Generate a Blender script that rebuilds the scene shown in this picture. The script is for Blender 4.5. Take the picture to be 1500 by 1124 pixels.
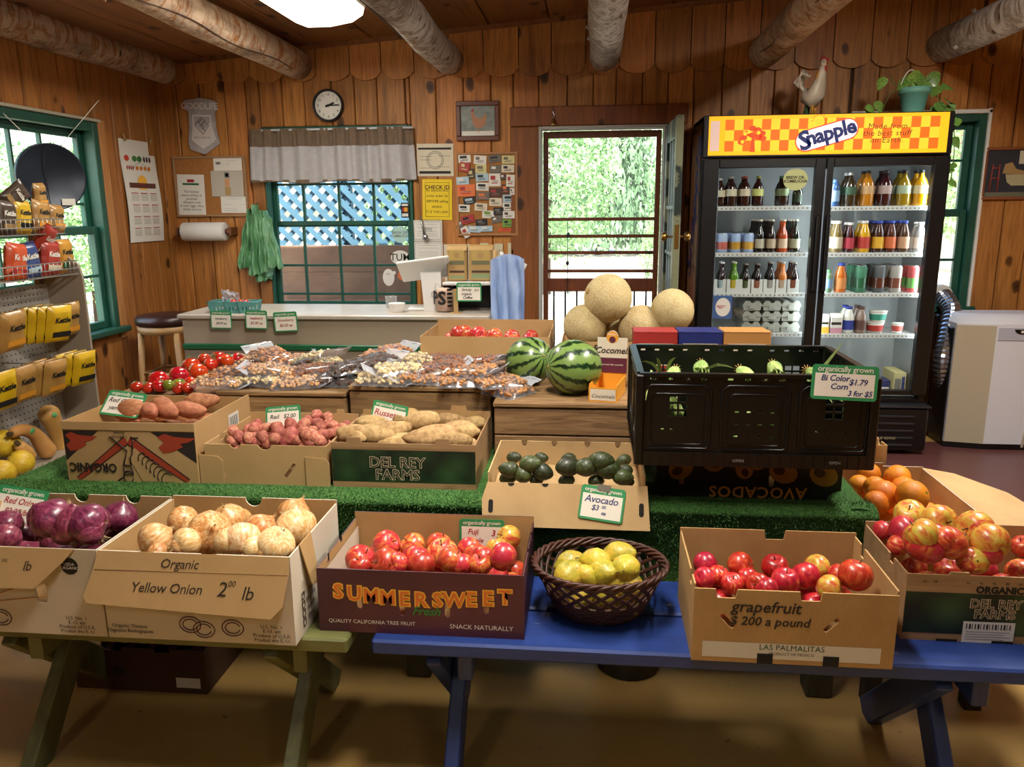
import bpy, math, random
from mathutils import Vector as V, Matrix as MX, noise as NZ
from mathutils.geometry import tessellate_polygon
SC = bpy.context.scene; COL = SC.collection; PI = math.pi
for _o in list(bpy.data.objects): bpy.data.objects.remove(_o)
random.seed(7)
# ---------------------------------------------------------------- camera, sky, sun, exposure
FPX, EYE = 1158.0, 1.5
_yaw = math.atan(119/FPX); _pit = math.atan(256/FPX); _rol = .0085
CF = V((-math.sin(_yaw)*math.cos(_pit), math.cos(_yaw)*math.cos(_pit), -math.sin(_pit)))
_r0 = CF.cross(V((0, 0, 1))).normalized(); _u0 = _r0.cross(CF)
CR = (_r0*math.cos(_rol) - _u0*math.sin(_rol)).normalized(); CU = CR.cross(CF)
cam = bpy.data.cameras.new('camera'); camo = bpy.data.objects.new('camera', cam); COL.objects.link(camo)
cam.sensor_width = 36; cam.lens = 36*FPX/1500; cam.clip_start = .05; cam.clip_end = 300
camo.matrix_world = MX(((CR.x, CU.x, -CF.x, 0), (CR.y, CU.y, -CF.y, 0), (CR.z, CU.z, -CF.z, EYE), (0, 0, 0, 1)))
SC.camera = camo
SC.view_settings.view_transform = 'Standard'; SC.view_settings.look = 'None'
SC.view_settings.exposure = 0.0; SC.view_settings.gamma = 1; SC.view_settings.use_curve_mapping = False
W = bpy.data.worlds.new('sky'); SC.world = W; W.use_nodes = True
_n = W.node_tree.nodes; _bg = _n['Background']
_sk = _n.new('ShaderNodeTexSky'); _sk.sky_type = 'NISHITA'; _sk.sun_disc = False
_sk.sun_elevation = math.radians(52); _sk.sun_rotation = math.radians(200); _sk.air_density = 1.3; _sk.dust_density = 2.0
W.node_tree.links.new(_sk.outputs[0], _bg.inputs[0]); _bg.inputs[1].default_value = .8
_sl = bpy.data.lights.new('sun', 'SUN'); _sl.energy = 22; _sl.color = (1, .95, .85); _sl.angle = .01
_so = bpy.data.objects.new('sun', _sl); COL.objects.link(_so); _so.rotation_euler = (math.radians(38), 0, math.radians(22))
def area(loc, rot, sx, sy, e, col=(1, .95, .86)):
    l = bpy.data.lights.new('ceiling_tube_light', 'AREA'); l.shape = 'RECTANGLE'; l.size = sx; l.size_y = sy; l.energy = e; l.color = col
    o = bpy.data.objects.new('ceiling_tube_light', l); COL.objects.link(o); o.location = loc; o.rotation_euler = rot
    return o
# fluorescent ceiling fixtures: the first is the one in the photograph, the others are added out of view to light cartons and walls
FIXT = [(-1.46, 3.93, 0), (-.1, 1.62, 0), (1.6, 2.9, 0), (1.5, -.6, 0), (-1.5, -.8, 0)]
def ceil_z(x): return 2.497 + .0755*(x + 2.92)
FPOW = [32, 90, 78, 5, 5]
for (fx, fy, _), _e in zip(FIXT, FPOW): area((fx, fy, ceil_z(fx) - .16), (0, 0, 0), .3, 1.1, _e)
# ---------------------------------------------------------------- picture rays -> real points (measured from the photograph)
EYEP = V((0, 0, EYE))
def ray(x, y): return CF + CR*((x-750)/FPX) - CU*((y-562)/FPX)
def onz(x, y, z): d = ray(x, y); return EYEP + d*((z-EYE)/d.z)
def ony(x, y, Y): d = ray(x, y); return EYEP + d*(Y/d.y)
def onx(x, y, X): d = ray(x, y); return EYEP + d*(X/d.x)
# ---------------------------------------------------------------- helpers: objects
def link(o, parent=None):
    COL.objects.link(o)
    if parent is not None: o.parent = parent
    return o
def tag(o, label=None, cat=None, group=None, kind=None):
    if label: o['label'] = label
    if cat: o['category'] = cat
    if group: o['group'] = group
    if kind: o['kind'] = kind
    return o
def thing(name, label, cat, loc=(0, 0, 0), rot=(0, 0, 0), group=None, sc=1):
    o = bpy.data.objects.new(name, None); link(o); o.empty_display_size = .05
    o.location = loc; o.rotation_euler = rot; o.scale = (sc, sc, sc)
    return tag(o, label, cat, group)
def dup(root, loc=None, rot=None, label=None, group=None, sc=None, mats=None):
    r = root.copy(); COL.objects.link(r)
    if loc is not None: r.location = loc
    if rot is not None: r.rotation_euler = rot
    if sc is not None: r.scale = (sc, sc, sc) if not hasattr(sc, '__len__') else sc
    if label: r['label'] = label
    if group: r['group'] = group
    for ch in KIDS.get(root.name, []):
        c = ch.copy(); COL.objects.link(c); c.parent = r; KIDS.setdefault(r.name, []).append(c)
        for g in KIDS.get(ch.name, []):
            d = g.copy(); COL.objects.link(d); d.parent = c; KIDS.setdefault(c.name, []).append(d)
    return r
KIDS = {}
class B:
    """collects faces of one mesh"""
    def __init__(s): s.v = []; s.f = []; s.m = []; s.s = []
    def add(s, vs, fs, mi=0, sm=False, M=None):
        o = len(s.v)
        s.v += [tuple(M @ V(p)) for p in vs] if M is not None else [tuple(p) for p in vs]
        for f in fs: s.f.append(tuple(i+o for i in f)); s.m.append(mi); s.s.append(sm)
        return s
    def bb(s, x0, x1, y0, y1, z0, z1, mi=0, M=None, ch=0):
        if x1 < x0: x0, x1 = x1, x0
        if y1 < y0: y0, y1 = y1, y0
        if z1 < z0: z0, z1 = z1, z0
        if ch:   # chamfered edges
            c = min(ch, (x1-x0)/3, (y1-y0)/3, (z1-z0)/3); vs = []
            for z, i in ((z0, 1), (z0+c, 0), (z1-c, 0), (z1, 1)):
                a0, a1, b0, b1 = x0+c*i, x1-c*i, y0+c*i, y1-c*i
                e = c*(1-i)+.0001
                vs += [(a0+e, b0, z), (a1-e, b0, z), (a1, b0+e, z), (a1, b1-e, z), (a1-e, b1, z), (a0+e, b1, z), (a0, b1-e, z), (a0, b0+e, z)]
            fs = [tuple(range(7, -1, -1)), tuple(range(24, 32))]
            for k in range(3):
                for j in range(8): fs.append((k*8+j, k*8+(j+1) % 8, k*8+8+(j+1) % 8, k*8+8+j))
            return s.add(vs, fs, mi, False, M)
        vs = [(x0, y0, z0), (x1, y0, z0), (x1, y1, z0), (x0, y1, z0), (x0, y0, z1), (x1, y0, z1), (x1, y1, z1), (x0, y1, z1)]
        return s.add(vs, [(3, 2, 1, 0), (4, 5, 6, 7), (0, 1, 5, 4), (1, 2, 6, 5), (2, 3, 7, 6), (3, 0, 4, 7)], mi, False, M)
    def panel(s, outer, holes=(), t=.004, mi=0, M=None, mback=None):
        """flat plate in x,y with holes, thickness t along +z"""
        loops = [[V((x, y, 0)) for x, y in outer]] + [[V((x, y, 0)) for x, y in h] for h in holes]
        flat = [p for l in loops for p in l]; tr = tessellate_polygon(loops); n = len(flat)
        vs = [tuple(p) for p in flat] + [(p.x, p.y, t) for p in flat]; fs = []; ms = []
        o = len(s.v)
        for a, b, c in tr:
            A, Bb, C = flat[a], flat[b], flat[c]
            if (Bb-A).cross(C-A).z < 0: a, c = c, a
            s_f = (a+n, b+n, c+n); fs.append(s_f); ms.append(mi); fs.append((c, b, a)); ms.append(mi if mback is None else mback)
        k = 0
        for l in loops:
            m = len(l); ar = sum(l[i].x*l[(i+1) % m].y - l[(i+1) % m].x*l[i].y for i in range(m)); inner = k > 0
            for i in range(m):
                a, b = k+i, k+(i+1) % m
                if (ar < 0) != inner: a, b = b, a
                fs.append((a, b, b+n, a+n)); ms.append(mi)
            k += m
        s.v += [tuple(M @ V(p)) for p in vs] if M is not None else vs
        for f, q in zip(fs, ms): s.f.append(tuple(i+o for i in f)); s.m.append(q); s.s.append(False)
        return s
    def lathe(s, prof, n=14, mi=0, M=None, sm=True, cap=True, fn=None):
        """prof [(r,z[,mat])] turned about z"""
        o = len(s.v); k = len(prof)
        for p in prof:
            for j in range(n):
                a = 2*PI*j/n; q = V((p[0]*math.cos(a), p[0]*math.sin(a), p[1]))
                if fn: q = fn(q, a)
                if M is not None: q = M @ q
                s.v.append(tuple(q))
        for i in range(k-1):
            mm = prof[i+1][2] if len(prof[i+1]) > 2 else mi
            for j in range(n):
                s.f.append((o+i*n+j, o+i*n+(j+1) % n, o+(i+1)*n+(j+1) % n, o+(i+1)*n+j)); s.m.append(mm); s.s.append(sm)
        if cap:
            s.f.append(tuple(o+j for j in range(n-1, -1, -1))); s.m.append(mi); s.s.append(False)
            s.f.append(tuple(o+(k-1)*n+j for j in range(n))); s.m.append(prof[-1][2] if len(prof[-1]) > 2 else mi); s.s.append(False)
        return s
    def tube(s, pts, r, n=6, mi=0, closed=False, M=None, sm=True):
        pts = [V(p) for p in pts]; k = len(pts); o = len(s.v)
        rs = r if hasattr(r, '__len__') else [r]*k; up = V((0, 0, 1)); prev = None
        for i, p in enumerate(pts):
            t = (pts[(i+1) % k] - pts[i-1]) if closed else (pts[min(i+1, k-1)] - pts[max(i-1, 0)])
            t.normalize()
            if prev is None:
                a = t.cross(up if abs(t.z) < .9 else V((1, 0, 0))).normalized()
            else:
                a = prev - t*prev.dot(t)
                a = a.normalized() if a.length > 1e-6 else t.cross(V((1, 0, 0))).normalized()
            prev = a; b = t.cross(a)
            for j in range(n):
                g = 2*PI*j/n; q = p + (a*math.cos(g) + b*math.sin(g))*rs[i]
                s.v.append(tuple(M @ q) if M is not None else tuple(q))
        for i in range(k if closed else k-1):
            i2 = (i+1) % k
            for j in range(n): s.f.append((o+i*n+j, o+i2*n+j, o+i2*n+(j+1) % n, o+i*n+(j+1) % n)); s.m.append(mi); s.s.append(sm)
        if not closed:
            s.f.append(tuple(o+j for j in range(n))); s.m.append(mi); s.s.append(False)
            s.f.append(tuple(o+(k-1)*n+j for j in range(n-1, -1, -1))); s.m.append(mi); s.s.append(False)
        return s
    def ball(s, c, rx, ry=None, rz=None, n=14, m=9, mi=0, M=None, fn=None):
        ry = ry or rx; rz = rz or rx; o = len(s.v); c = V(c)
        vs = [V((0, 0, -1))]
        for i in range(1, m):
            t = PI*i/m
            for j in range(n): a = 2*PI*j/n; vs.append(V((math.sin(t)*math.cos(a), math.sin(t)*math.sin(a), -math.cos(t))))
        vs.append(V((0, 0, 1)))
        for q in vs:
            p = V((q.x*rx, q.y*ry, q.z*rz))
            if fn: p = fn(p, q)
            p = p + c
            s.v.append(tuple(M @ p) if M is not None else tuple(p))
        fs = [(0, 1+(j+1) % n, 1+j) for j in range(n)]
        for i in range(m-2):
            for j in range(n): a = 1+i*n; fs.append((a+j, a+(j+1) % n, a+n+(j+1) % n, a+n+j))
        l = len(vs)-1; fs += [(l, l-n+j, l-n+(j+1) % n) for j in range(n)]
        for f in fs: s.f.append(tuple(i+o for i in f)); s.m.append(mi); s.s.append(True)
        return s
    def grid(s, fn, nu, nv, mi=0, sm=True, M=None, closed=False):
        o = len(s.v)
        for i in range(nu+1):
            for j in range(nv+1):
                p = V(fn(i/nu, j/nv)); s.v.append(tuple(M @ p) if M is not None else tuple(p))
        for i in range(nu):
            for j in range(nv):
                a = o+i*(nv+1)+j; s.f.append((a, a+nv+1, a+nv+2, a+1)); s.m.append(mi); s.s.append(sm)
        return s
    def mesh(s, name, mats):
        me = bpy.data.meshes.new(name); me.from_pydata(s.v, [], s.f)
        for m in (mats if isinstance(mats, (list, tuple)) else [mats]): me.materials.append(m)
        me.polygons.foreach_set('material_index', s.m); me.polygons.foreach_set('use_smooth', s.s); me.update()
        return me
    def build(s, name, mats, parent=None, loc=None, rot=None, kind=None, label=None):
        o = bpy.data.objects.new(name, s.mesh(name, mats)); link(o, parent)
        if parent is not None: KIDS.setdefault(parent.name, []).append(o)
        if loc is not None: o.location = loc
        if rot is not None: o.rotation_euler = rot
        return tag(o, label=label, kind=kind)
def put(me, name, parent=None, loc=None, rot=None, sc=None, kind=None, mat=None):
    o = bpy.data.objects.new(name, me); link(o, parent)
    if parent is not None: KIDS.setdefault(parent.name, []).append(o)
    if loc is not None: o.location = loc
    if rot is not None: o.rotation_euler = rot
    if sc is not None: o.scale = sc
    if kind: o['kind'] = kind
    return o
def T(x, y, z): return MX.Translation((x, y, z))
def R(ax, a): return MX.Rotation(a, 4, ax)
def TR(loc, rot=(0, 0, 0)): return MX.Translation(loc) @ R('Z', rot[2]) @ R('Y', rot[1]) @ R('X', rot[0])
FRONT = R('X', PI/2)     # x stays x, y becomes up (z), the plate faces -y
_tc = {}
def textmesh(body, size=.1, align='CENTER', shear=0, off=0, ext=0, lsp=.9, csp=1):
    k = (body, size, align, shear, off, ext, lsp, csp)
    if k in _tc: return _tc[k]
    c = bpy.data.curves.new('writing', 'FONT'); c.body = body; c.size = size; c.align_x = align; c.align_y = 'CENTER'
    c.shear = shear; c.offset = off; c.extrude = ext; c.resolution_u = 2; c.space_line = lsp; c.space_character = csp
    o = bpy.data.objects.new('writing', c); me = bpy.data.meshes.new_from_object(o)
    bpy.data.objects.remove(o); bpy.data.curves.remove(c); _tc[k] = me
    return me
def text(body, size, mat, parent, M, name='lettering', **kw):
    """writing lying in the x,y plane of matrix M, facing +z of M"""
    me = textmesh(body, size, **kw).copy(); me.materials.clear(); me.materials.append(mat)
    o = put(me, name, parent); o.matrix_local = M
    return o
# ---------------------------------------------------------------- helpers: materials
def lin(h):
    if isinstance(h, str):
        h = h.lstrip('#'); c = [int(h[i:i+2], 16)/255 for i in (0, 2, 4)]
    else: c = h
    return tuple((x/12.92 if x <= .04045 else ((x+.055)/1.055)**2.4) for x in c) + (1,)
MATS = {}
class NT:
    def __init__(s, name):
        s.m = bpy.data.materials.new(name); s.m.use_nodes = True; s.t = s.m.node_tree; s.n = s.t.nodes
        s.b = s.n['Principled BSDF']; s.out = s.n['Material Output']
    def new(s, ty, **kw):
        x = s.n.new('ShaderNode'+ty)
        for k, v in kw.items(): setattr(x, k, v)
        return x
    def l(s, a, b): s.t.links.new(a, b)
    def coord(s, which='Object', scale=(1, 1, 1), rnd=0):
        c = s.new('TexCoord'); mp = s.new('Mapping'); mp.inputs['Scale'].default_value = scale; s.l(c.outputs[which], mp.inputs[0])
        if rnd:
            oi = s.new('ObjectInfo'); mu = s.new('VectorMath', operation='SCALE'); mu.inputs[0].default_value = (17.3, 9.1, 23.7)
            s.l(oi.outputs['Random'], mu.inputs['Scale']); s.l(mu.outputs[0], mp.inputs['Location'])
        return mp.outputs[0]
    def noise(s, vec, scale=5, detail=3, rough=.5, dist=0):
        x = s.new('TexNoise'); x.inputs['Scale'].default_value = scale; x.inputs['Detail'].default_value = detail
        x.inputs['Roughness'].default_value = rough; x.inputs['Distortion'].default_value = dist; s.l(vec, x.inputs['Vector'])
        return x.outputs['Fac']
    def ramp(s, fac, stops, interp='LINEAR'):
        x = s.new('ValToRGB'); e = x.color_ramp.elements; x.color_ramp.interpolation = interp
        while len(e) < len(stops): e.new(.5)
        for k, (p, c) in zip(e, stops):
            k.position = p; k.color = lin(c) if isinstance(c, str) else ((c, c, c, 1) if isinstance(c, (int, float)) else c)
        s.l(fac, x.inputs[0]); return x.outputs[0]
    def mix(s, fac, a, b, mode='MIX'):
        x = s.new('Mix', data_type='RGBA', blend_type=mode)
        for v, i in ((fac, 0), (a, 6), (b, 7)):
            if hasattr(v, 'links') or hasattr(v, 'is_output'): s.l(v, x.inputs[i])
            elif i == 0: x.inputs[0].default_value = v
            else: x.inputs[i].default_value = lin(v) if isinstance(v, str) else v
        return x.outputs[2]
    def math(s, op, a, b=None, c=None):
        x = s.new('Math', operation=op)
        for i, v in enumerate((a, b, c)):
            if v is None: continue
            if isinstance(v, (int, float)): x.inputs[i].default_value = v
            else: s.l(v, x.inputs[i])
        return x.outputs[0]
    def vary(s, col, hue=.0, val=.2, sat=0):
        """per-object variation"""
        oi = s.new('ObjectInfo'); h = s.new('HueSaturation'); s.l(col, h.inputs['Color'])
        s.l(s.math('MULTIPLY_ADD', oi.outputs['Random'], val, 1-val/2), h.inputs['Value'])
        if hue:
            w = s.new('TexWhiteNoise', noise_dimensions='1D'); s.l(oi.outputs['Random'], w.inputs['W'])
            s.l(s.math('MULTIPLY_ADD', w.outputs['Value'], hue, .5-hue/2), h.inputs['Hue'])
        return h.outputs[0]
    def bump(s, h, strength=.3, dist=.01):
        x = s.new('Bump'); x.inputs['Strength'].default_value = strength; x.inputs['Distance'].default_value = dist
        s.l(h, x.inputs['Height']); s.l(x.outputs[0], s.b.inputs['Normal'])
    def fin(s, col=None, rough=.6, metal=0, spec=None, coat=0, sss=0):
        if col is not None:
            if hasattr(col, 'is_output') or hasattr(col, 'links'): s.l(col, s.b.inputs['Base Color'])
            else: s.b.inputs['Base Color'].default_value = lin(col) if isinstance(col, str) else col
        if isinstance(rough, (int, float)): s.b.inputs['Roughness'].default_value = rough
        else: s.l(rough, s.b.inputs['Roughness'])
        s.b.inputs['Metallic'].default_value = metal
        if spec is not None: s.b.inputs['Specular IOR Level'].default_value = spec
        if coat: s.b.inputs['Coat Weight'].default_value = coat; s.b.inputs['Coat Roughness'].default_value = .15
        return s.m
def mat(name, col, rough=.6, metal=0, c2=None, ns=8, amt=.5, var=0, bs=0, bstr=.2, spec=None, coat=0, stretch=(1, 1, 1)):
    if name in MATS: return MATS[name]
    s = NT(name); c = None
    vec = s.coord('Object', stretch, rnd=1) if (c2 or bs) else None
    if c2:
        f = s.noise(vec, ns, 4, .6); c = s.mix(s.ramp(f, [(.5-amt/2, 0.), (.5+amt/2, 1.)]), col, c2)
    if var:
        if c is None: r = s.new('RGB'); r.outputs[0].default_value = lin(col); c = r.outputs[0]
        c = s.vary(c, 0, var)
    if bs: s.bump(s.noise(vec, bs, 3), bstr, .005)
    MATS[name] = s.fin(c if c is not None else col, rough, metal, spec, coat)
    return MATS[name]
def emit(name, col, st):
    if name in MATS: return MATS[name]
    s = NT(name); s.b.inputs['Emission Color'].default_value = lin(col); s.b.inputs['Emission Strength'].default_value = st
    MATS[name] = s.fin(col, .6); return MATS[name]
def glass(name, tint=(1, 1, 1, 1), refl=.06, rough=.0, solid=0, dif=(.8, .8, .8, 1)):
    """thin pane: transparent + a little glossy (+ some diffuse haze)"""
    if name in MATS: return MATS[name]
    s = NT(name); s.n.remove(s.b); tr = s.new('BsdfTransparent'); tr.inputs[0].default_value = tint
    gl = s.new('BsdfGlossy'); gl.inputs['Roughness'].default_value = rough; fr = s.new('LayerWeight'); fr.inputs[0].default_value = .25
    f = s.math('MULTIPLY_ADD', fr.outputs['Fresnel'], .5, refl); m1 = s.new('MixShader'); s.l(f, m1.inputs[0]); s.l(tr.outputs[0], m1.inputs[1]); s.l(gl.outputs[0], m1.inputs[2])
    o = m1.outputs[0]
    if solid:
        df = s.new('BsdfDiffuse'); df.inputs[0].default_value = dif; m2 = s.new('MixShader'); m2.inputs[0].default_value = solid
        s.l(o, m2.inputs[1]); s.l(df.outputs[0], m2.inputs[2]); o = m2.outputs[0]
    s.l(o, s.out.inputs[0]); MATS[name] = s.m; return s.m
def m_pine(name='knotty_pine', a='#bd7e40', b='#8c5828', dark='#3c200c', axis=2, val=.45):
    s = NT(name); sc = [16, 16, 16]; sc[axis] = 1.0; vec = s.coord('Object', tuple(sc), rnd=1)
    g = s.noise(vec, 3.0, 5, .6, 1.2); c = s.mix(s.ramp(g, [(.3, 0.), (.72, 1.)]), a, b)
    sc2 = [6.5, 6.5, 6.5]; sc2[axis] = 4.2; v2 = s.coord('Object', tuple(sc2), rnd=1)
    nz = s.new('TexNoise'); nz.inputs['Scale'].default_value = 3; s.l(v2, nz.inputs['Vector'])
    mv = s.mix(.12, v2, nz.outputs['Color'])
    vo = s.new('TexVoronoi'); vo.inputs['Scale'].default_value = 1; s.l(mv, vo.inputs['Vector'])
    kn = s.ramp(vo.outputs['Distance'], [(.04, 1.), (.14, .8), (.19, 0.)]); c = s.mix(kn, c, dark)
    v3 = s.coord('Object', tuple(x*.35 for x in sc), rnd=1); st = s.noise(v3, 4, 3); c = s.mix(s.ramp(st, [(.55, 0.), (.75, .55)]), c, dark)
    s.bump(g, .15, .003); return s.fin(s.vary(c, .008, val), .5, spec=.35)
def m_log(name='peeled_log', cs=('#5c3a22', '#a06b40', '#b09a84', '#c2a78c', '#7a5a3e')):
    s = NT(name); vec = s.coord('Object', (6, 1.1, 6), rnd=1); g = s.noise(vec, 2.5, 6, .65, 1.5)
    c = s.ramp(g, [(.25, cs[0]), (.42, cs[1]), (.5, cs[2]), (.62, cs[3]), (.78, cs[4])])
    v2 = s.coord('Object', (5, 2.5, 5), rnd=1); vo = s.new('TexVoronoi'); s.l(v2, vo.inputs['Vector']); vo.inputs['Scale'].default_value = 1.6
    c = s.mix(s.ramp(vo.outputs['Distance'], [(.05, 1.), (.13, 0.)]), c, '#2c180c'); v3 = s.coord('Object', (2.2, 2.2, .9), rnd=1); c = s.mix(s.ramp(s.noise(v3, 2.2, 5, .7), [(.48, 0.), (.66, .75)]), c, '#5a4230')
    s.bump(g, .6, .02); return s.fin(s.vary(c, 0, .3), .6, spec=.3)
PINE = m_pine(); LOG = m_log(); LOGG = m_log('grey_peeled_log', ('#5a4638', '#8f7c6a', '#b3aaa2', '#c9c3bc', '#80705f'))
GREEN = mat('green_window_paint', '#1e5a48', .45, c2='#174438', ns=6)
GLASS = glass('window_glass', (.93, .97, 1, 1), .03)
BLACK = mat('black_plastic', '#0c0c0d', .4); WHITE = mat('white_paint', '#e8e6e0', .45)
STEEL = mat('steel', '#b8b8bb', .3, 1); PAPER = mat('white_paper', '#dcd8cf', .8); INK = mat('black_ink', '#15130f', .7)
INKG = mat('grey_print', '#77746e', .8); INKR = mat('red_ink', '#a5252b', .6); INKB = mat('blue_ink', '#27356f', .6)
# ---------------------------------------------------------------- room shell
WY, WX, RX, FY = 5.5, -3.03, 3.4, -3.2
fl = NT('painted_concrete'); _v = fl.coord('Object'); _g = fl.noise(_v, .8, 5, .6)
_c = fl.ramp(_g, [(.3, '#9c7f4c'), (.55, '#c19a58'), (.75, '#a98a58')])
_sep = fl.new('SeparateXYZ'); _co = fl.new('TexCoord'); fl.l(_co.outputs['Object'], _sep.inputs[0])
_edge = fl.math('ADD', _sep.outputs['Y'], fl.math('MULTIPLY', fl.noise(_v, 3, 3), .1))
_c = fl.mix(fl.ramp(_edge, [(.0, 0.), (1, 1.)]), _c, _c)
_m = fl.math('GREATER_THAN', _edge, 3.9); _m2 = fl.math('LESS_THAN', _edge, 5.22)
_c = fl.mix(fl.math('MULTIPLY', _m, _m2), _c, '#6a4140')
_sp = fl.noise(_v, 26, 3, .5); _c = fl.mix(fl.ramp(_sp, [(.70, 0.), (.74, .6)]), _c, '#3a2a1a')
fl.bump(_g, .1); FLM = fl.fin(_c, .32, spec=.5)
b = B(); b.bb(WX-.1, RX+.1, FY-.1, WY+.1, -.1, 0); tag(b.build('floor', FLM), kind='structure')
def wall_planks(wall, u0, u1, w, spans_fn, to_M, zt_fn, seed):
    """upright boards with V gaps; spans_fn(ua, ub) -> list of (z0, z1)"""
    rnd = random.Random(seed); u = u0; k = 0
    while u < u1-.02:
        ww = min(w*rnd.uniform(.86, 1.14), u1-u); ua, ub = u, u+ww; u = ub
        for z0, z1 in spans_fn(ua, ub):
            if z1-z0 < .02: continue
            b = B(); b.bb(ua+.0025-(ua+ub)/2, ub-.0025-(ua+ub)/2, -.018-rnd.uniform(0, .004), 0, z0, z1, ch=.006)
            o = b.build('plank', PINE, wall); o.matrix_local = to_M((ua+ub)/2)
# openings on back wall (x0,x1,z0,z1)
W1 = (-2.28, -1.235, .80, 2.06); D1 = (-.37, .47, 0, 2.03); W3 = (1.62, 2.45, .82, 2.06)
OPB = [W1, D1, W3]
W2 = (3.45, 4.74, .76, 2.03)     # left wall: y0,y1,z0,z1
TRT = 2.36
def spans(op, zt):
    def fn(a, b):
        m = (a+b)/2; z = 0; out = []
        for (x0, x1, z0, z1) in sorted(op, key=lambda q: q[2]):
            if a < x1-.001 and b > x0+.001:
                # boards straddling an opening edge are cut at the opening
                if z0 > z: out.append((z, z0))
                z = z1
        out.append((z, zt(m))); return out
    return fn
def wall_core(name, u0, u1, op, zt, M, th=.1, matl=None):
    """solid wall with real openings, made of boxes behind the boards"""
    b = B(); us = sorted({u0, u1, *[o[0] for o in op], *[o[1] for o in op]})
    for a, c in zip(us, us[1:]):
        z = 0
        for (x0, x1, z0, z1) in op:
            if a >= x0-1e-6 and c <= x1+1e-6:
                if z0 > z: b.bb(a, c, 0, th, z, z0, M=M)
                z = z1
        b.bb(a, c, 0, th, z, zt(max(a, c)), M=M)
    return tag(b.build(name, matl or DARKW), kind='structure')
DARKW = mat('dark_stud_wood', '#3a2212', .8)
wb = wall_core('wall_back', WX-.1, RX+.1, OPB, lambda x: ceil_z(x)+.05, T(0, WY, 0))
# boards: split opening-straddlers by cutting plank ranges at the opening edges
edges = sorted([WX, RX] + [e for o in OPB for e in o[:2]])
for i, (a, c) in enumerate(zip(edges, edges[1:])):
    inop = [o for o in OPB if a >= o[0]-1e-6 and c <= o[1]+1e-6]
    wall_planks(wb, a, c, .172, spans(inop, lambda x: TRT+.06), lambda u: T(u, WY, 0), None, 3+i)
wl = wall_core('wall_left', FY, WY, [W2], lambda x: ceil_z(WX)+.06, T(WX, 0, 0) @ R('Z', PI/2))
ML = lambda u: T(WX, u, 0) @ R('Z', PI/2)
for i, (a, c) in enumerate(((1.2, W2[0]), W2[:2], (W2[1], WY))):
    inop = [W2] if i == 1 else []
    wall_planks(wl, a, c, .165, spans(inop, lambda x: ceil_z(WX)), ML, None, 13+i)
b = B(); b.bb(RX, RX+.1, FY, WY, 0, ceil_z(RX)+.1); tag(b.build('wall_right', mat('plain_pine', '#a06c38', .6)), kind='structure')
b = B(); b.bb(WX-.1, RX+.1, FY-.1, FY, 0, ceil_z(RX)+.1); tag(b.build('wall_front', mat('plain_pine', '#a06c38', .6)), kind='structure')
# scalloped boards above
TRIM = struct = tag(bpy.data.objects.new('trim_1', None), kind='structure'); link(TRIM)
u = WX+.02; rnd = random.Random(5); x = u
while x < RX-.1:
    w = .222*rnd.uniform(.95, 1.06); zt = ceil_z(x)-.005; zt2 = ceil_z(x+w)-.005; pts = []
    for k in range(9): t = k/8; pts.append((x+.003+(w-.006)*t, TRT+.035-.05*math.sin(PI*t)**.6))
    pts += [(x+w-.003, zt2), (x+.003, zt)]
    cx = x+w/2; b = B(); b.panel([(p[0]-cx, p[1]) for p in pts], t=.02, M=FRONT)
    b.build('plank', PINE, TRIM, loc=(cx, WY-.024, 0)); x += w
# ceiling: sloped, wide boards running front to back with battens
ce = B(); e = .05
ce.add([(WX-.1, FY-.1, ceil_z(WX-.1)+.02), (RX+.1, FY-.1, ceil_z(RX+.1)+.02), (RX+.1, WY+.1, ceil_z(RX+.1)+.02), (WX-.1, WY+.1, ceil_z(WX-.1)+.02),
        (WX-.1, FY-.1, ceil_z(WX-.1)+.1), (RX+.1, FY-.1, ceil_z(RX+.1)+.1), (RX+.1, WY+.1, ceil_z(RX+.1)+.1), (WX-.1, WY+.1, ceil_z(WX-.1)+.1)],
       [(3, 2, 1, 0), (4, 5, 6, 7), (0, 1, 5, 4), (1, 2, 6, 5), (2, 3, 7, 6), (3, 0, 4, 7)])
CEIL = ce.build('ceiling', DARKW); tag(CEIL, kind='structure')
PINEC = m_pine('ceiling_pine', '#8e5c30', '#704420', '#3a2010', axis=1, val=.3)
sl = math.atan(.0755)
for i in range(17):
    xa = WX+.39*i
    if xa > RX: break
    for (ya, yb) in ((1.2+.5*(i % 2), 3.4+.4*(i % 2)), (3.4+.4*(i % 2), WY)):
        b = B(); b.bb(.003, .387, -(yb-ya)/2+.003, (yb-ya)/2-.003, 0, .014, ch=.004)
        b.build('plank', PINEC, CEIL, loc=(xa, (ya+yb)/2, ceil_z(xa)), rot=(0, -sl, 0))
# ceiling edge strip on the back wall
b = B()
b.add([(WX, WY-.05, ceil_z(WX)-.03), (RX, WY-.05, ceil_z(RX)-.03), (RX, WY-.024, ceil_z(RX)-.03), (WX, WY-.024, ceil_z(WX)-.03),
       (WX, WY-.05, ceil_z(WX)), (RX, WY-.05, ceil_z(RX)), (RX, WY-.024, ceil_z(RX)), (WX, WY-.024, ceil_z(WX))],
      [(3, 2, 1, 0), (4, 5, 6, 7), (0, 1, 5, 4), (1, 2, 6, 5), (2, 3, 7, 6), (3, 0, 4, 7)])
tag(b.build('trim_2', PINEC), kind='structure')
# baseboard at the back
b = B(); b.bb(2.1, RX, WY-.035, WY-.02, 0, .11, ch=.004); tag(b.build('baseboard_back', mat('pale_base', '#a9907c', .6)), kind='structure')
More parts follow.
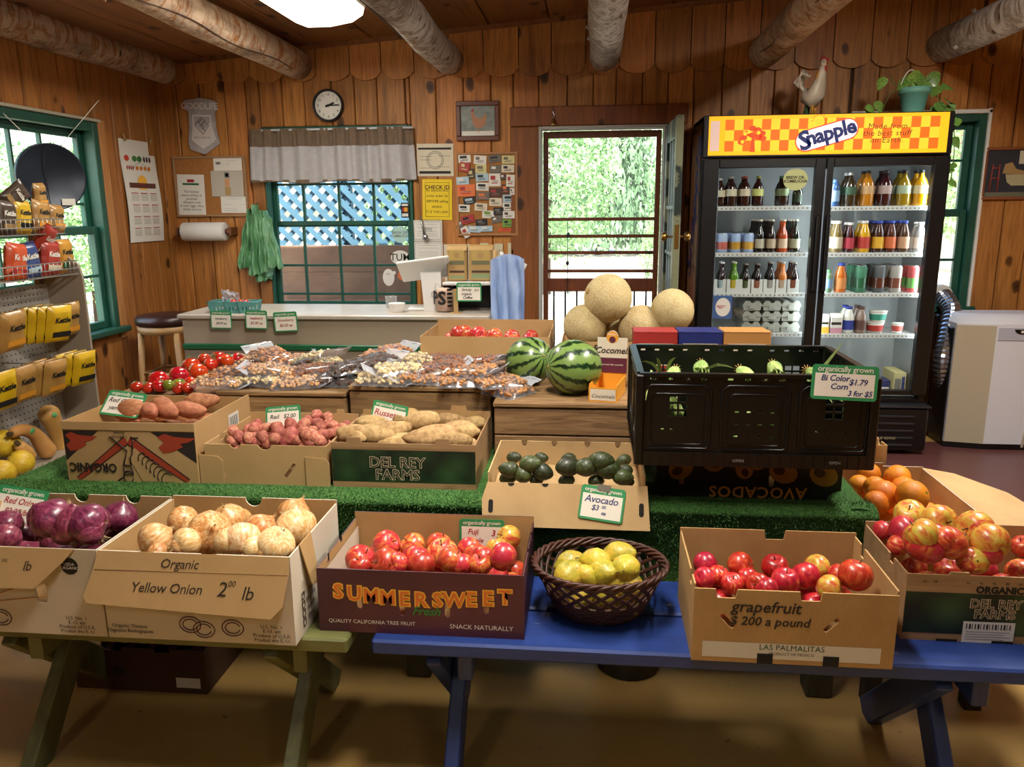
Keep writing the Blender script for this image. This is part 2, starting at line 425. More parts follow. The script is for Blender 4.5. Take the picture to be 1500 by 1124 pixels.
# log beams
def knob(p, q):
    return p
LX = [-2.93, -1.98, -.955, .055, 1.06, 2.12]
LD = ['against the corner over the left wall window', 'above the wall clock, left of the ceiling light', 'right of the ceiling light above the framed hen',
      'whitish, straight above the screen door', 'ending above the left part of the drink cooler', 'ending above the potted plant on the cooler']
for i, lx in enumerate(LX):
    rnd = random.Random(40+i); b = B(); n = 18; L = WY-.02+1.6; pts = []; rr = []
    ph = rnd.uniform(0, 6)
    def lf(q, a, ph=ph):
        y = q.z; w = .006*math.sin(y*2.3+ph)+.004*math.sin(y*5.1+ph*2); k = 1+.05*NZ.noise(V((math.cos(a)*1.5, math.sin(a)*1.5, y*2+ph)))
        return V((q.x*k+w, q.y*k+w*.6, q.z))
    r0 = .093+.006*rnd.random(); prof = [(r0*.86, 0)] + [(r0, .02)] + [(r0*(1-.02*j/30), L*j/30) for j in range(1, 31)]
    b.lathe(prof, n, fn=lf)
    for q in range(5):      # branch stubs
        y = rnd.uniform(.3, 3.5); a = rnd.uniform(0, 6.28); p = V((math.cos(a)*r0*.93, math.sin(a)*r0*.93, y))
        b.tube([p, p+V((math.cos(a)*.025, math.sin(a)*.025, -.004))], [.014, .011], 7)
    t = thing('log_beam', 'peeled log ceiling beam '+LD[i], 'beam', (lx, WY-.022, 2.455), (PI/2, 0, 0), 'log beams under the ceiling')
    b.build('log', LOGG if i in (2, 3, 5) else LOG, t)
    if i in (1, 2, 4):     # split running along the log
        c = B(); a0 = {1: -.9, 2: -2.2, 4: -2.6}[i]; pts = [(math.cos(a0+.15*math.sin(k*.7))*r0*.985, math.sin(a0+.15*math.sin(k*.7))*r0*.985, .3+.12*k) for k in range(18)]
        c.tube(pts, .0035, 5); c.build('crack', DARKW, t)
# ceiling fixture, and added ones out of view that carry the extra light
DIF = emit('lit_diffuser', '#fff4dc', 3.2)
for i, (fx, fy, _) in enumerate(FIXT):
    z = ceil_z(fx); t = thing('ceiling_light', ['wide fluorescent ceiling light glowing between two log beams', 'added unseen fluorescent ceiling light over the front tables', 'added unseen fluorescent ceiling light over the cooler aisle', 'added unseen fluorescent ceiling light at the shop front by the side wall', 'added unseen fluorescent ceiling light at the shop front by the window wall'][i], 'ceiling light', (fx, fy, z), (0, -sl, 0))
    w, L = .21, .62
    b = B(); b.bb(-w, w, -L, L, -.05, 0, ch=.01); b.build('housing', WHITE, t)
    d = B(); pr = [(-w*.96, -.05), (-w*.9, -.085), (-w*.6, -.115), (0, -.125), (w*.6, -.115), (w*.9, -.085), (w*.96, -.05)]
    d.grid(lambda a, c: (pr[int(round(a*6))][0], -L*.97+2*L*.97*c, pr[int(round(a*6))][1]), 6, 8)
    for s_ in (-1, 1): d.add([(p[0], s_*L*.97, p[1]) for p in pr], [tuple(range(7))[::s_]])
    d.build('diffuser', DIF, t)
# ---------------------------------------------------------------- windows
def sash(t, x0, x1, z0, z1, y, cols, rows, fw=.045, mw=.016, name='sash', gl=True, vm=None, hm=None, matl=None):
    """frame with muntins in x,z; separate glass panes"""
    g = matl or GREEN; s = B(); d = .035
    s.bb(x0, x0+fw, y, y+d, z0, z1, ch=.004); s.bb(x1-fw, x1, y, y+d, z0, z1, ch=.004)
    s.bb(x0+fw, x1-fw, y+.001, y+d-.001, z0, z0+fw, ch=.004); s.bb(x0+fw, x1-fw, y+.001, y+d-.001, z1-fw, z1, ch=.004)
    o = s.build(name, g, t)
    xs = [x0+fw+(x1-x0-2*fw)*k/cols for k in range(cols+1)]; zs = [z0+fw+(z1-z0-2*fw)*k/rows for k in range(rows+1)]
    if vm: xs = [x0+fw]+list(vm)+[x1-fw]
    if hm: zs = [z0+fw]+list(hm)+[z1-fw]
    for x in xs[1:-1]: m = B(); m.bb(x-mw/2, x+mw/2, y+.006, y+d-.006, z0+fw, z1-fw); m.build('muntin', g, o)
    for z in zs[1:-1]: m = B(); m.bb(x0+fw, x1-fw, y+.008, y+d-.008, z-mw/2, z+mw/2); m.build('muntin', g, o)
    if gl:
        for xa, xb in zip(xs, xs[1:]):
            for za, zb in zip(zs, zs[1:]):
                p = B(); p.add([(xa, y+d/2, za), (xb, y+d/2, za), (xb, y+d/2, zb), (xa, y+d/2, zb)], [(0, 1, 2, 3)]); p.build('pane', GLASS, o)
    return o
def casing(t, x0, x1, z0, z1, w=.04, d=.03, matl=None, sill=True):
    g = matl or GREEN
    for nm, a in (('jamb', (x0-.0, x0+w, -d, .09, z0, z1)), ('jamb', (x1-w, x1, -d, .09, z0, z1)), ('head_jamb', (x0+w, x1-w, -d, .09, z1-w, z1))):
        b = B(); b.bb(*a, ch=.004); b.build(nm, g, t)
    if sill: b = B(); b.bb(x0-.04, x1+.04, -.08, .09, z0-.005, z0+.03, ch=.006); b.build('sill', g, t)
z_rail = ony(500, 328, WY).z
t = tag(bpy.data.objects.new('window_1', None), kind='structure'); link(t); t.location = (0, WY, 0)
casing(t, *W1, w=.02)
vm = [ony(x, 350, WY+.04).x for x in (447, 498.5, 549)]
sash(t, W1[0]+.02, W1[1]-.02, z_rail-.02, W1[3]-.02, .05, 4, 2, fw=.032, vm=vm, hm=[1.68])
sash(t, W1[0]+.02, W1[1]-.02, W1[2]+.03, z_rail+.02, .01, 4, 3, fw=.032, vm=vm, hm=[ony(500, 431, WY).z, ony(500, 389, WY).z])
t = tag(bpy.data.objects.new('window_2', None), kind='structure'); link(t); t.location = (WX, 0, 0); t.rotation_euler = (0, 0, PI/2)
casing(t, *W2, w=.05)
zr2 = onx(120, 338, WX).z
vm2 = [W2[0]+.09+.262*k for k in (1, 2, 3)]; vm2 = [onx(26, 180, WX).y, onx(70, 180, WX).y]; vm2 = [2*vm2[0]-vm2[1]] + vm2
vm2 = [v for v in vm2 if v > W2[0]+.15]
sash(t, W2[0]+.05, W2[1]-.05, zr2-.02, W2[3]-.05, .05, 4, 2, vm=vm2, hm=[1.85-.3])
sash(t, W2[0]+.05, W2[1]-.05, W2[2]+.03, zr2+.02, .01, 4, 2, vm=vm2, hm=[onx(140, 405, WX).z])
t = tag(bpy.data.objects.new('window_3', None), kind='structure'); link(t); t.location = (0, WY, 0)
casing(t, *W3, w=.045)
b = B(); b.bb(W3[1], W3[1]+.02, -.045, .0, W3[2], W3[3]+.03, ch=.004); b.bb(W3[0], W3[1]+.02, -.045, 0, W3[3], W3[3]+.025, ch=.004); b.build('trim', WHITE, t)
z3 = ony(1400, 312, WY).z
sash(t, W3[0]+.045, W3[1]-.045, z3-.02, W3[3]-.045, .05, 2, 2, hm=[1.78])
sash(t, W3[0]+.045, W3[1]-.045, W3[2]+.03, z3+.02, .01, 2, 2, hm=[ony(1400, 381, WY).z])
# light boards beside the left wall window
t = tag(bpy.data.objects.new('trim_3', None), kind='structure'); link(t); t.location = (WX, 0, 0); t.rotation_euler = (0, 0, PI/2)
b = B(); b.bb(W2[1], W2[1]+.07, -.035, -.021, W2[2]-.05, W2[3]+.02, ch=.004); b.build('board', m_pine('side_board', '#bd8950', '#a36e3c', '#6b421e', val=.1), t)
b = B(); b.bb(W2[0]-.05, W2[1]+.02, -.045, -.021, W2[3]+.002, W2[3]+.02, ch=.004); b.build('cap_strip', mat('pale_strip', '#b9b19c', .5), t)
# ---------------------------------------------------------------- doorway
t = tag(bpy.data.objects.new('door_1', None), kind='structure'); link(t); t.location = (0, WY, 0)
CAS = m_pine('door_casing_pine', '#8c5226', '#6f3d1a', '#2f170a', val=.1)
x0, x1, _, z1 = D1
for a in ((x0-.19, x0, -.04, -.019, 0, z1+.0), (x1, x1+.13, -.04, -.019, 0, z1)): b = B(); b.bb(*a, ch=.005); b.build('casing_board', CAS, t)
b = B(); b.bb(x0-.19, x1+.13, -.045, -.019, z1+.002, z1+.125, ch=.005); b.build('header_board', CAS, t)
JM = mat('pale_jamb', '#a7a39c', .45)
for a in ((x0, x0+.02, -.05, .1, 0, z1), (x1-.02, x1, -.05, .1, 0, z1), (x0+.02, x1-.02, -.05, .1, z1-.02, z1)): b = B(); b.bb(*a, ch=.003); b.build('jamb', JM, t)
SCR = m_pine('screen_door_wood', '#7a4222', '#5d2f18', '#2a140a', val=.05)
sx0, sx1 = x0+.025, x1-.025; zs = lambda y: ony(880, y, WY+.06).z
sd = B(); f = .035
sd.bb(sx0, sx0+f, .05, .08, .02, z1-.025, ch=.003); o = sd.build('stile', SCR, t)
sd = B(); sd.bb(sx1-f, sx1, .05, .08, .02, z1-.025, ch=.003); sd.build('stile', SCR, t)
for za, zb in ((z1-.07, z1-.025), (zs(427), zs(408)), (.02, .2)):
    b = B(); b.bb(sx0+f, sx1-f, .052, .078, za, zb, ch=.003); b.build('rail', SCR, t)
for y in (321, 346, 370, 397):
    b = B(); z = zs(y); b.bb(sx0+f, sx1-f, .045, .062, z-.011, z+.011, ch=.003); b.build('bar', SCR, t)
for k in range(9):
    x = sx0+f+(sx1-sx0-2*f)*(k+.5)/9; b = B()
    b.lathe([(.006, .2), (.01, .26), (.006, .34), (.011, .42), (.006, .5), (.010, .58), (.006, zs(427))], 8, M=T(x, .065, 0)); b.build('spindle', BLACK, t)
b = B(); b.add([(sx0, .07, .2), (sx1, .07, .2), (sx1, .07, z1-.07), (sx0, .07, z1-.07)], [(0, 1, 2, 3)])
b.build('fly_screen', glass('fly_screen_mesh', (.88, .95, 1, 1),   .0, .3, solid=.18, dif=(.75, .85, .95, 1)), t)
# cord with small clip hanging inside the screen
p = ony(832, 322, WY+.03); q = ony(831, 430, WY+.03)
b = B(); b.tube([(p.x, .03, p.z), ((p.x+q.x)/2, .03, (p.z+q.z)/2), (q.x, .03, q.z)], .0025, 5); b.ball((p.x+.002, .03, ony(834, 345, WY).z), .012, .008, .02, 8, 6); b.ball((q.x, .03, ony(833, 386, WY).z), .012, .008, .016, 8, 6); b.build('latch_cord', BLACK, t)
# inner door standing open into the room
DG = mat('old_green_door_paint', '#10241c', .5, c2='#7d8163', ns=4.5, amt=.06)
DGR = mat('door_inner_face', '#52626b', .45, c2='#43525c')
dr = thing('open_door', 'dark green half glazed door standing open beside the drink cooler', 'door', (x1-.01, WY-.05, 0), (0, 0, -PI/2+math.radians(1)))
b = B(); Wd = .62
b.bb(0, .1, 0, .04, .02, z1-.01, ch=.003); b.bb(Wd-.1, Wd, 0, .04, .02, z1-.01, ch=.003)
b.bb(.1, Wd-.1, .001, .039, .02, .95, ch=.003); b.bb(.1, Wd-.1, .001, .039, z1-.13, z1-.01, ch=.003)
b.build('door_frame', DG, dr)
for k in range(1, 3): m = B(); x = .1+(Wd-.2)*k/3; m.bb(x-.012, x+.012, .006, .034, .95, z1-.13); m.build('muntin', mat('muntin_grey', '#6d7b80', .4), dr)
for z in (1.22, 1.5): m = B(); m.bb(.1, Wd-.1, .008, .032, z-.01, z+.01); m.build('muntin', MATS['muntin_grey'], dr)
for i in range(3):
    for za, zb in ((.95, 1.22), (1.22, 1.5), (1.5, z1-.13)):
        m = B(); xa = .1+(Wd-.2)*i/3; xb = xa+(Wd-.2)/3; m.add([(xa, .02, za), (xb, .02, za), (xb, .02, zb), (xa, .02, zb)], [(0, 1, 2, 3)]); m.build('pane', GLASS, dr)
m = B(); m.tube([(Wd-.05, -.04, 1.33), (Wd-.05, .08, 1.33)], .008, 8); m.lathe([(.012, 0), (.027, .008), (.03, .022), (.022, .036)], 12, M=T(Wd-.05, -.03, 1.33) @ R('X', PI/2)); m.lathe([(.012, 0), (.027, .008), (.03, .022), (.022, .036)], 12, M=T(Wd-.05, .07, 1.33) @ R('X', -PI/2))
m.bb(Wd-.002, Wd+.003, .008, .032, 1.26, 1.4); m.build('knob', mat('brass', '#b08d4e', .3, 1), dr)
bell = thing('door_bell', 'small brass bell clipped above the screen door', 'bell', (ony(811, 185, WY-.05).x, WY-.05, ony(811, 184, WY-.05).z))
b = B(); b.lathe([(.026, 0), (.02, .01), (.014, .03), (.012, .04), (.004, .046)], 14); b.build('bell_cup', mat('brass', '#b08d4e', .3, 1), bell)
b = B(); b.tube([(0, 0, .045), (.006, 0, .065), (-.006, 0, .085), (.004, 0, .1), (0, .02, .105)], .003, 6); b.build('spring', STEEL, bell)
# ---------------------------------------------------------------- outside
GR = mat('dry_gravel', '#cdc3ae', .9, c2='#a89c82', ns=2)
b = B(); b.bb(-45, 45, -12, 70, -.5, -.14); tag(b.build('ground_outside', GR), kind='structure')
LEAF = NT('leaf_green'); _oi = LEAF.coord('Object'); _f = LEAF.noise(_oi, 1.4, 3)
LEAFM = LEAF.fin(LEAF.vary(LEAF.ramp(_f, [(.3, '#5f8a4c'), (.55, '#93b878'), (.75, '#c8dab0')]), .03, .3), .6); LEAF.b.inputs['Transmission Weight'].default_value = 0
CONI = mat('conifer_green', '#4c6e48', .8, c2='#7d9a72', ns=2)
BARK = mat('bark', '#5b4634', .9, c2='#3c2c20')
def leafmass(seed, n, rx, ry, rz, s, cone=False):
    r = random.Random(seed); b = B()
    for i in range(n):
        while True:
            p = V((r.uniform(-1, 1), r.uniform(-1, 1), r.uniform(-1, 1)))
            if cone:
                h = (p.z+1)/2
                if math.hypot(p.x, p.y) < (1-h)*1.0 and math.hypot(p.x, p.y) > (1-h)*.5: break
            elif .55 < p.length < 1: break
        k = 1 if cone else .82+.3*NZ.noise(p*2.2+V((seed, 0, 0)))*1.2
        c = V((p.x*rx*k, p.y*ry*k, p.z*rz*k)); a = V((r.gauss(0, 1), r.gauss(0, 1), r.gauss(0, 1))).normalized(); d = a.cross(V((r.gauss(0, 1), r.gauss(0, 1), r.gauss(0, 1)))).normalized()
        q = s*r.uniform(.6, 1.3); b.add([c-a*q, c+d*q*.5, c+a*q, c-d*q*.5], [(0, 1, 2, 3)])
    return b
LM = [leafmass(1, 11000, 1, 1, 1, .028).mesh('foliage', LEAFM), leafmass(2, 11000, 1, 1, 1, .028).mesh('foliage', LEAFM), leafmass(3, 7000, 1, 1, 1, .04, True).mesh('foliage', CONI)]
def tree(name, label, x, y, w, h, k, z0=0, grp='trees and shrubs outside'):
    t = thing(name, label, 'tree' if 'tree' in name else 'shrub', (x, y, -.14), (0, 0, x), grp)
    b = B(); b.tube([(0, 0, 0), (.02*w, 0, h*.35), (0, .03*w, h*.7)], [.05*w, .04*w, .015*w], 8); b.build('trunk', BARK, t)
    if k == 2: put(LM[2], 'foliage', t, (0, 0, h*.52), sc=(w, w, h*.5), kind='stuff')
    else: put(LM[k], 'foliage', t, (0, 0, h*.53), sc=(w, w, h*.47), kind='stuff')
for a in [('shrub', 'large pale green shrub filling the left of the screen door view', -.9, 15.5, 1.7, 4.0, 0), ('shrub', 'large pale green shrub filling the right of the screen door view', 2.3, 16.2, 1.5, 3.8, 1),
          ('shrub', 'small round clipped shrub outside the screen door', 1.15, 12.2, .5, 1.9, 0),
          ('conifer_tree', 'tall grey green conifer behind the shrubs, left one', -5.5, 27, 2.6, 13, 2), ('conifer_tree', 'tall grey green conifer behind the shrubs, middle one', 0.2, 29, 2.6, 12, 2), ('conifer_tree', 'tall grey green conifer behind the shrubs, right one', 5.7, 28, 2.6, 13, 2),
          
          ('shade_tree', 'leafy tree close outside the left wall window', -7.2, 6.6, 2.0, 5.5, 1), ('shade_tree', 'leafy tree further along outside the left wall window', -11.5, 10.5, 2.4, 6, 0), ('shrub', 'low shrub under the left wall window', -5.1, 5.2, .8, 1.5, 1),
          ('shrub', 'round shrub filling the lower panes of the left wall window', -7.2, 10.9, 1.7, 2.9, 0), ('shade_tree', 'leafy tree outside the narrow window beside the cooler', 7.0, 15, 1.7, 4.6, 0)]:
    tree(*a)
# lattice fence outside window 1
FB = mat('weathered_lattice', '#41687c', .8, c2='#375565', ns=5); FBB = mat('fence_board_brown', '#8b6a52', .8, c2='#6c5242', ns=4)
t = thing('lattice_fence', 'diagonal lattice fence above brown boards outside the curtained window', 'fence', (-2.1, 6.7, -.14))
zl = ony(500, 368, 6.7).z+.14; LW, LH = 2.6, 1.15
me = B().bb(-.022, .022, -.005, .005, -.9, .9).mesh('slat', FB)
for k in range(-14, 22):
    for s_ in (1, -1):
        # clip each slat to the panel
        c = k*.128; x0_, x1_ = c, c+s_*LH; a, e2 = 0., 1.
        for t_ in (0,):
            pass
        xs = sorted((x0_, x1_)); lo, hi = -LW/2, LW/2
        if s_ > 0: a = max(0, (lo-c)/LH); e2 = min(1, (hi-c)/LH)
        else: a = max(0, (c-hi)/LH); e2 = min(1, (c-lo)/LH)
        if e2-a < .05: continue
        za, zb = LH*a, LH*e2; L = (zb-za)*math.sqrt(2)
        put(me, 'slat', t, (c+s_*(za+zb)/2, .012*s_, zl+(za+zb)/2), (0, s_*PI/4, 0), (1, 1, L/1.8))
for k in range(5):
    z = zl+.05-.2275*k; b = B(); b.bb(-LW/2, LW/2, -.03, -.008, z-.228, z, ch=.004); b.build('fence_board', FBB, t)
for x in (-LW/2-.05, .0, LW/2+.05): b = B(); b.bb(x-.045, x+.045, .02, .1, 0, zl+LH+.05, ch=.004); b.build('post', FB, t)
b = B(); b.bb(-LW/2-.1, LW/2+.1, -.03, .03, zl+LH, zl+LH+.09, ch=.004); b.build('top_rail', FB, t)
# neighbouring house roof right
t = thing('neighbour_house', 'low house with tan shingled roof outside the narrow window', 'house', (11.6, 20, -.14))
b = B(); b.bb(-2.5, 3, 0, 4, 0, 2.6); b.build('wall', mat('pale_siding', '#cfc8ba', .8), t)
b = B(); b.add([(-2.9, -.4, 2.6), (3.4, -.4, 2.6), (3.4, 2, 4.4), (-2.9, 2, 4.4), (3.4, 4.4, 2.6), (-2.9, 4.4, 2.6)], [(0, 1, 2, 3), (3, 2, 4, 5), (0, 3, 5), (1, 4, 2), (0, 5, 4, 1)]); b.build('roof', mat('tan_shingles', '#b08a70', .8, c2='#8c6a54', ns=10), t)
# ================================================================ benches, turf table, crates
def m_painted(name, a, b_, under, axis=0, wear=.12, rough=.45):
    s = NT(name); sc = [14, 14, 14]; sc[axis] = 1.2; v = s.coord('Object', tuple(sc), rnd=1); g = s.noise(v, 2, 4, .6, .6)
    c = s.mix(s.ramp(g, [(.35, 0.), (.7, 1.)]), a, b_); v2 = s.coord('Object', tuple(3 if i == axis else 8 for i in range(3)), rnd=1); w = s.noise(v2, 3, 5, .7)
    c = s.mix(s.ramp(w, [(.72-wear*.3, 0.), (.76-wear*.3, 1.)]), c, under); s.bump(g, .12, .003); return s.fin(s.vary(c, 0, .15), rough)
BLUE = m_painted('worn_blue_paint', '#223c80', '#1a2f68', '#8d8fa0'); OLIVE = m_painted('worn_olive_paint', '#6f7040', '#585a34', '#a59a6a')
BLUEZ = m_painted('worn_blue_paint_upright', '#23397a', '#1b2d62', '#777a90', axis=2, wear=.05); OLIVEZ = m_painted('worn_olive_paint_upright', '#6a6a40', '#525438', '#98906a', axis=2, wear=.05)
def beam_between(p, q, w, d, ax):
    """rectangular bar from p to q; w along world x, d in the other direction"""
    p, q = V(p), V(q); t = (q-p); L = t.length; t.normalize(); x = V((1, 0, 0)); n = t.cross(x).normalized()
    M = MX(((x.x, n.x, t.x, p.x), (x.y, n.y, t.y, p.y), (x.z, n.z, t.z, p.z), (0, 0, 0, 1)))
    return B().bb(-w/2, w/2, -d/2, d/2, 0, L, M=M, ch=.004)
def xbench(name, label, x0, x1, ys, zt, lx, m, mz):
    t = thing(name, label, 'bench', ((x0+x1)/2, 1.9, 0)); cx = (x0+x1)/2
    for (a, c) in ys:
        b = B(); b.bb(x0-cx, x1-cx, a-1.9, c-1.9, zt-.04, zt, ch=.006); b.build('plank', m, t)
    ya, yb = ys[0][0]-1.9+.03, ys[-1][1]-1.9-.03
    for x in lx:
        for (p, q, o) in (((x-cx-.02, ya+.03, zt-.05), (x-cx-.02, yb+.12, 0), 0), ((x-cx+.021, yb-.03, zt-.05), (x-cx+.021, ya-.02, 0), 1)):
            beam_between(q, p, .04, .085, 0).build('leg', mz, t)
        b = B(); b.bb(x-cx+.042, x-cx+.08, ya, yb, zt-.12, zt-.04, ch=.004); b.build('cleat', mz, t)
    b = B(); b.bb(lx[0]-cx+.08, lx[1]-cx-.045, (ya+yb)/2-.02, (ya+yb)/2+.02, zt-.13, zt-.05, ch=.004); b.build('stretcher', mz, t)
    return t
xbench('olive_bench', 'worn olive green plank bench on crossed legs carrying the onion boxes', -2.0, -.60, ((1.74, 1.93), (1.945, 2.14)), .45, (-1.53, -.80), OLIVE, OLIVEZ)
xbench('blue_bench', 'scuffed blue plank bench on crossed legs carrying the fruit boxes and basket', -.54, 1.07, ((1.745, 1.93), (1.945, 2.135)), .45, (-.37, .87), BLUE, BLUEZ)
# turf covered display table
TURF = NT('artificial_turf'); _v = TURF.coord('Object', (1, 1, 1)); _g = TURF.noise(_v, 130, 3, .6); _g2 = TURF.noise(_v, 6, 3)
TURF.bump(_g, .9, .01); TURFM = TURF.fin(TURF.mix(TURF.ramp(_g2, [(.3, 0.), (.7, .6)]), TURF.ramp(_g, [(.35, '#24481c'), (.65, '#55803f')]), '#365f29'), .75, spec=.2)
TX0, TX1, TY0, TY1, TZ = -1.9, .82, 2.20, 3.80, .62
tt = thing('display_table', 'long display table wrapped in green artificial turf with a raised edge', 'table', ((TX0+TX1)/2, 3.0, 0)); cx, cy = (TX0+TX1)/2, 3.0
b = B(); b.bb(TX0-cx+.03, TX1-cx-.03, TY0-cy+.03, TY1-cy, TZ-.04, TZ); b.build('tabletop', TURFM, tt)
def roll(p, q, w, zt, h):
    """rounded turf wrapped rail with a skirt hanging down outside"""
    p, q = V(p), V(q); d = (q-p); L = d.length; d.normalize(); n = V((d.y, -d.x, 0))
    pr = [(w/2-.002, -h)] + [(w/2-.002, zt-.03)] + [(math.cos(a)*(w/2), zt-.03+math.sin(a)*.03) for a in [PI*k/8 for k in range(9)]] + [(-w/2, TZ-.01)]
    b = B(); k = 26
    def fn(u, v):
        j = int(round(v*(len(pr)-1))); o, z = pr[j]; z = z if j > 0 else h
        wob = .004*NZ.noise(V((p.x+d.x*L*u*1, p.y+d.y*L*u, z))*9); c = p+d*(L*u)+n*(o+wob); return (c.x, c.y, z+wob)
    b.grid(fn, k, len(pr)-1)
    return b, pr, p, d, L, n
bl = []
for nm, a in (('front_rail', ((TX0, TY0+.05, 0), (TX1, TY0+.05, 0), .1, .655, .40)), ('side_rail', ((TX1-.05, TY0+.02, 0), (TX1-.05, TY1, 0), .1, .655, .45)), ('side_rail', ((TX0+.05, TY1, 0), (TX0+.05, TY0+.02, 0), .1, .655, .45))):
    b, *info = roll(*a); o = b.build(nm, TURFM, tt, loc=(-cx, -cy, 0)); bl.append((o, info, a[-1]))
# short pile on the visible rails
rnd = random.Random(3); BLD = mat('turf_blades', '#51803f', .7, c2='#335d28', ns=14)
for (o, (pr, p, d, L, n), h), cnt in zip(bl, (26000, 7000, 5000)):
    b = B(); zt = .655
    for i in range(cnt):
        u = rnd.random()*L; v = rnd.random()
        if v < .6: off, z, nn = pr[1][0], h+(zt-.03-h)*rnd.random(), n
        else:
            a = PI*rnd.random(); off, z = math.cos(a)*.05, zt-.03+math.sin(a)*.03; nn = (n*math.cos(a)+V((0, 0, math.sin(a)))).normalized()
        c = p+d*u+n*off+V((0, 0, z)); t_ = V((rnd.uniform(-1, 1), rnd.uniform(-1, 1), rnd.uniform(-1, 1)))*.004; s_ = d*.0011
        e = c+nn*.006+t_; b.add([c-s_, c+s_, e], [(0, 1, 2)])
    b.build('turf_pile', BLD, tt, loc=(-cx, -cy, 0), kind='stuff')
for x in (TX0+.1, -.55, TX1-.1):
    for y in (TY0+.12, TY1-.1): b = B(); b.bb(x-cx-.04, x-cx+.04, y-cy-.04, y-cy+.04, 0, TZ-.04, ch=.005); b.build('leg', m_painted('worn_dark_paint', '#3a3a30', '#2c2c26', '#5a5446', axis=2) if 'wdp' not in MATS else MATS['wdp'], tt)
# wooden crates turned over as the upper step
CRW = NT('old_crate_wood'); _v = CRW.coord('Object', (1.2, 14, 14), rnd=1); _g = CRW.noise(_v, 3, 5, .65, 1)
_c = CRW.ramp(_g, [(.25, '#4e3722'), (.5, '#87663f'), (.75, '#a5845a')]); CRW.bump(_g, .4, .006); CRWM = CRW.fin(CRW.vary(_c, .02, .25), .75)
def wcrate(label, x0, x1, y0, y1, z0, z1, planks=2):
    t = thing('wooden_crate', label, 'crate', ((x0+x1)/2, (y0+y1)/2, z0), (0, 0, 0), 'old wooden crates forming the upper step'); w = (x1-x0)/2; d = (y1-y0)/2; h = z1-z0
    b = B(); b.bb(-w, w, -d, d, h-.018, h, ch=.004); b.build('top_board', CRWM, t)
    hh = (h-.02)/planks
    for k in range(planks):
        for s_ in (-1, 1): b = B(); b.bb(-w+.004, w-.004, s_*(d-.012)-.006, s_*(d-.012)+.006, .002+k*hh, (k+1)*hh-.003, ch=.003); b.build('plank', CRWM, t)
    for s_ in (-1, 1): b = B(); b.bb(s_*(w-.014)-.01, s_*(w-.014)+.01, -d+.02, d-.02, 0, h-.019, ch=.003); b.build('end_board', CRWM, t)
CRATES = [('old wooden crate behind the yam and red potato boxes', -1.42, -.912, 2.79, 3.24, .835), ('old wooden crate behind the russet potato box, holding nut bags', -.902, -.362, 2.79, 3.24, .862),
          ('old wooden crate under the watermelons beside the black crate', -.343, .20, 2.67, 3.14, .838), ('old wooden crate hidden behind the black plastic crate', .21, .76, 2.80, 3.24, .838),
          ('old wooden crate under the tomatoes behind the yam box', -1.87, -1.43, 2.83, 3.3, .80), ('old wooden crate under the open carton of apples at the back', -.75, -.16, 3.27, 3.72, .80),
          ('old wooden crate under the cantaloupe carton at the back', -.15, .70, 3.27, 3.72, .80)]
for c in CRATES: wcrate(c[0], *c[1:5], .62, c[5])
# ================================================================ cartons
def m_card(name, a='#b89463', b_='#a58152', axis=0, cor=220):
    s = NT(name); v = s.coord('Object'); g = s.noise(v, 5, 4, .6); c = s.mix(s.ramp(g, [(.3, 0.), (.7, 1.)]), a, b_)
    w = s.new('TexWave', wave_type='BANDS', bands_direction='X'); w.inputs['Scale'].default_value = 60; w.inputs['Distortion'].default_value = .3; s.l(v, w.inputs['Vector'])
    c = s.mix(s.math('MULTIPLY', w.outputs['Fac'], .12), c, '#7c5832'); s.bump(w.outputs['Fac'], .12, .002); return s.fin(c, .8, spec=.2)
CARD = m_card('brown_cardboard'); CARDL = m_card('light_cardboard', '#c4a576', '#b5956a'); CARDP = mat('plain_cardboard', '#bb9868', .8, c2='#ac8957', ns=4)
CWH = mat('white_printed_card', '#cfc4b2', .7, c2='#c4b69f', ns=4)
def outline(w, h, notches=(), bow=0, hr=None):
    """front-view outline, x centred, y up; notches: (xc, width, depth, round)"""
    pts = [(-w/2, 0), (w/2, 0), (w/2, h if hr is None else hr)]
    for xc, nw, dp, rd in sorted(notches, key=lambda q: -q[0]):
        if rd: pts += [(xc+nw/2*math.cos(PI*k/8), h-dp*math.sin(PI*k/8)) for k in range(9)]
        else: pts += [(xc+nw/2, h), (xc+nw/2*.85, h-dp), (xc-nw/2*.85, h-dp), (xc-nw/2, h)]
    pts.append((-w/2, h)); return pts
def slot(cx, cy, w, h, rot=0):
    r = min(w, h)/2; L = max(w, h)/2-r; pts = []
    for s_, a0 in ((1, -PI/2), (-1, PI/2)):
        for k in range(6): a = a0+PI*k/5; pts.append((s_*L+r*math.cos(a), r*math.sin(a)))
    if h > w: pts = [(-y, x) for x, y in pts]
    c, s = math.cos(rot), math.sin(rot)
    return [(cx+c*x-s*y, cy+s*x+c*y) for x, y in pts]
TH = .004
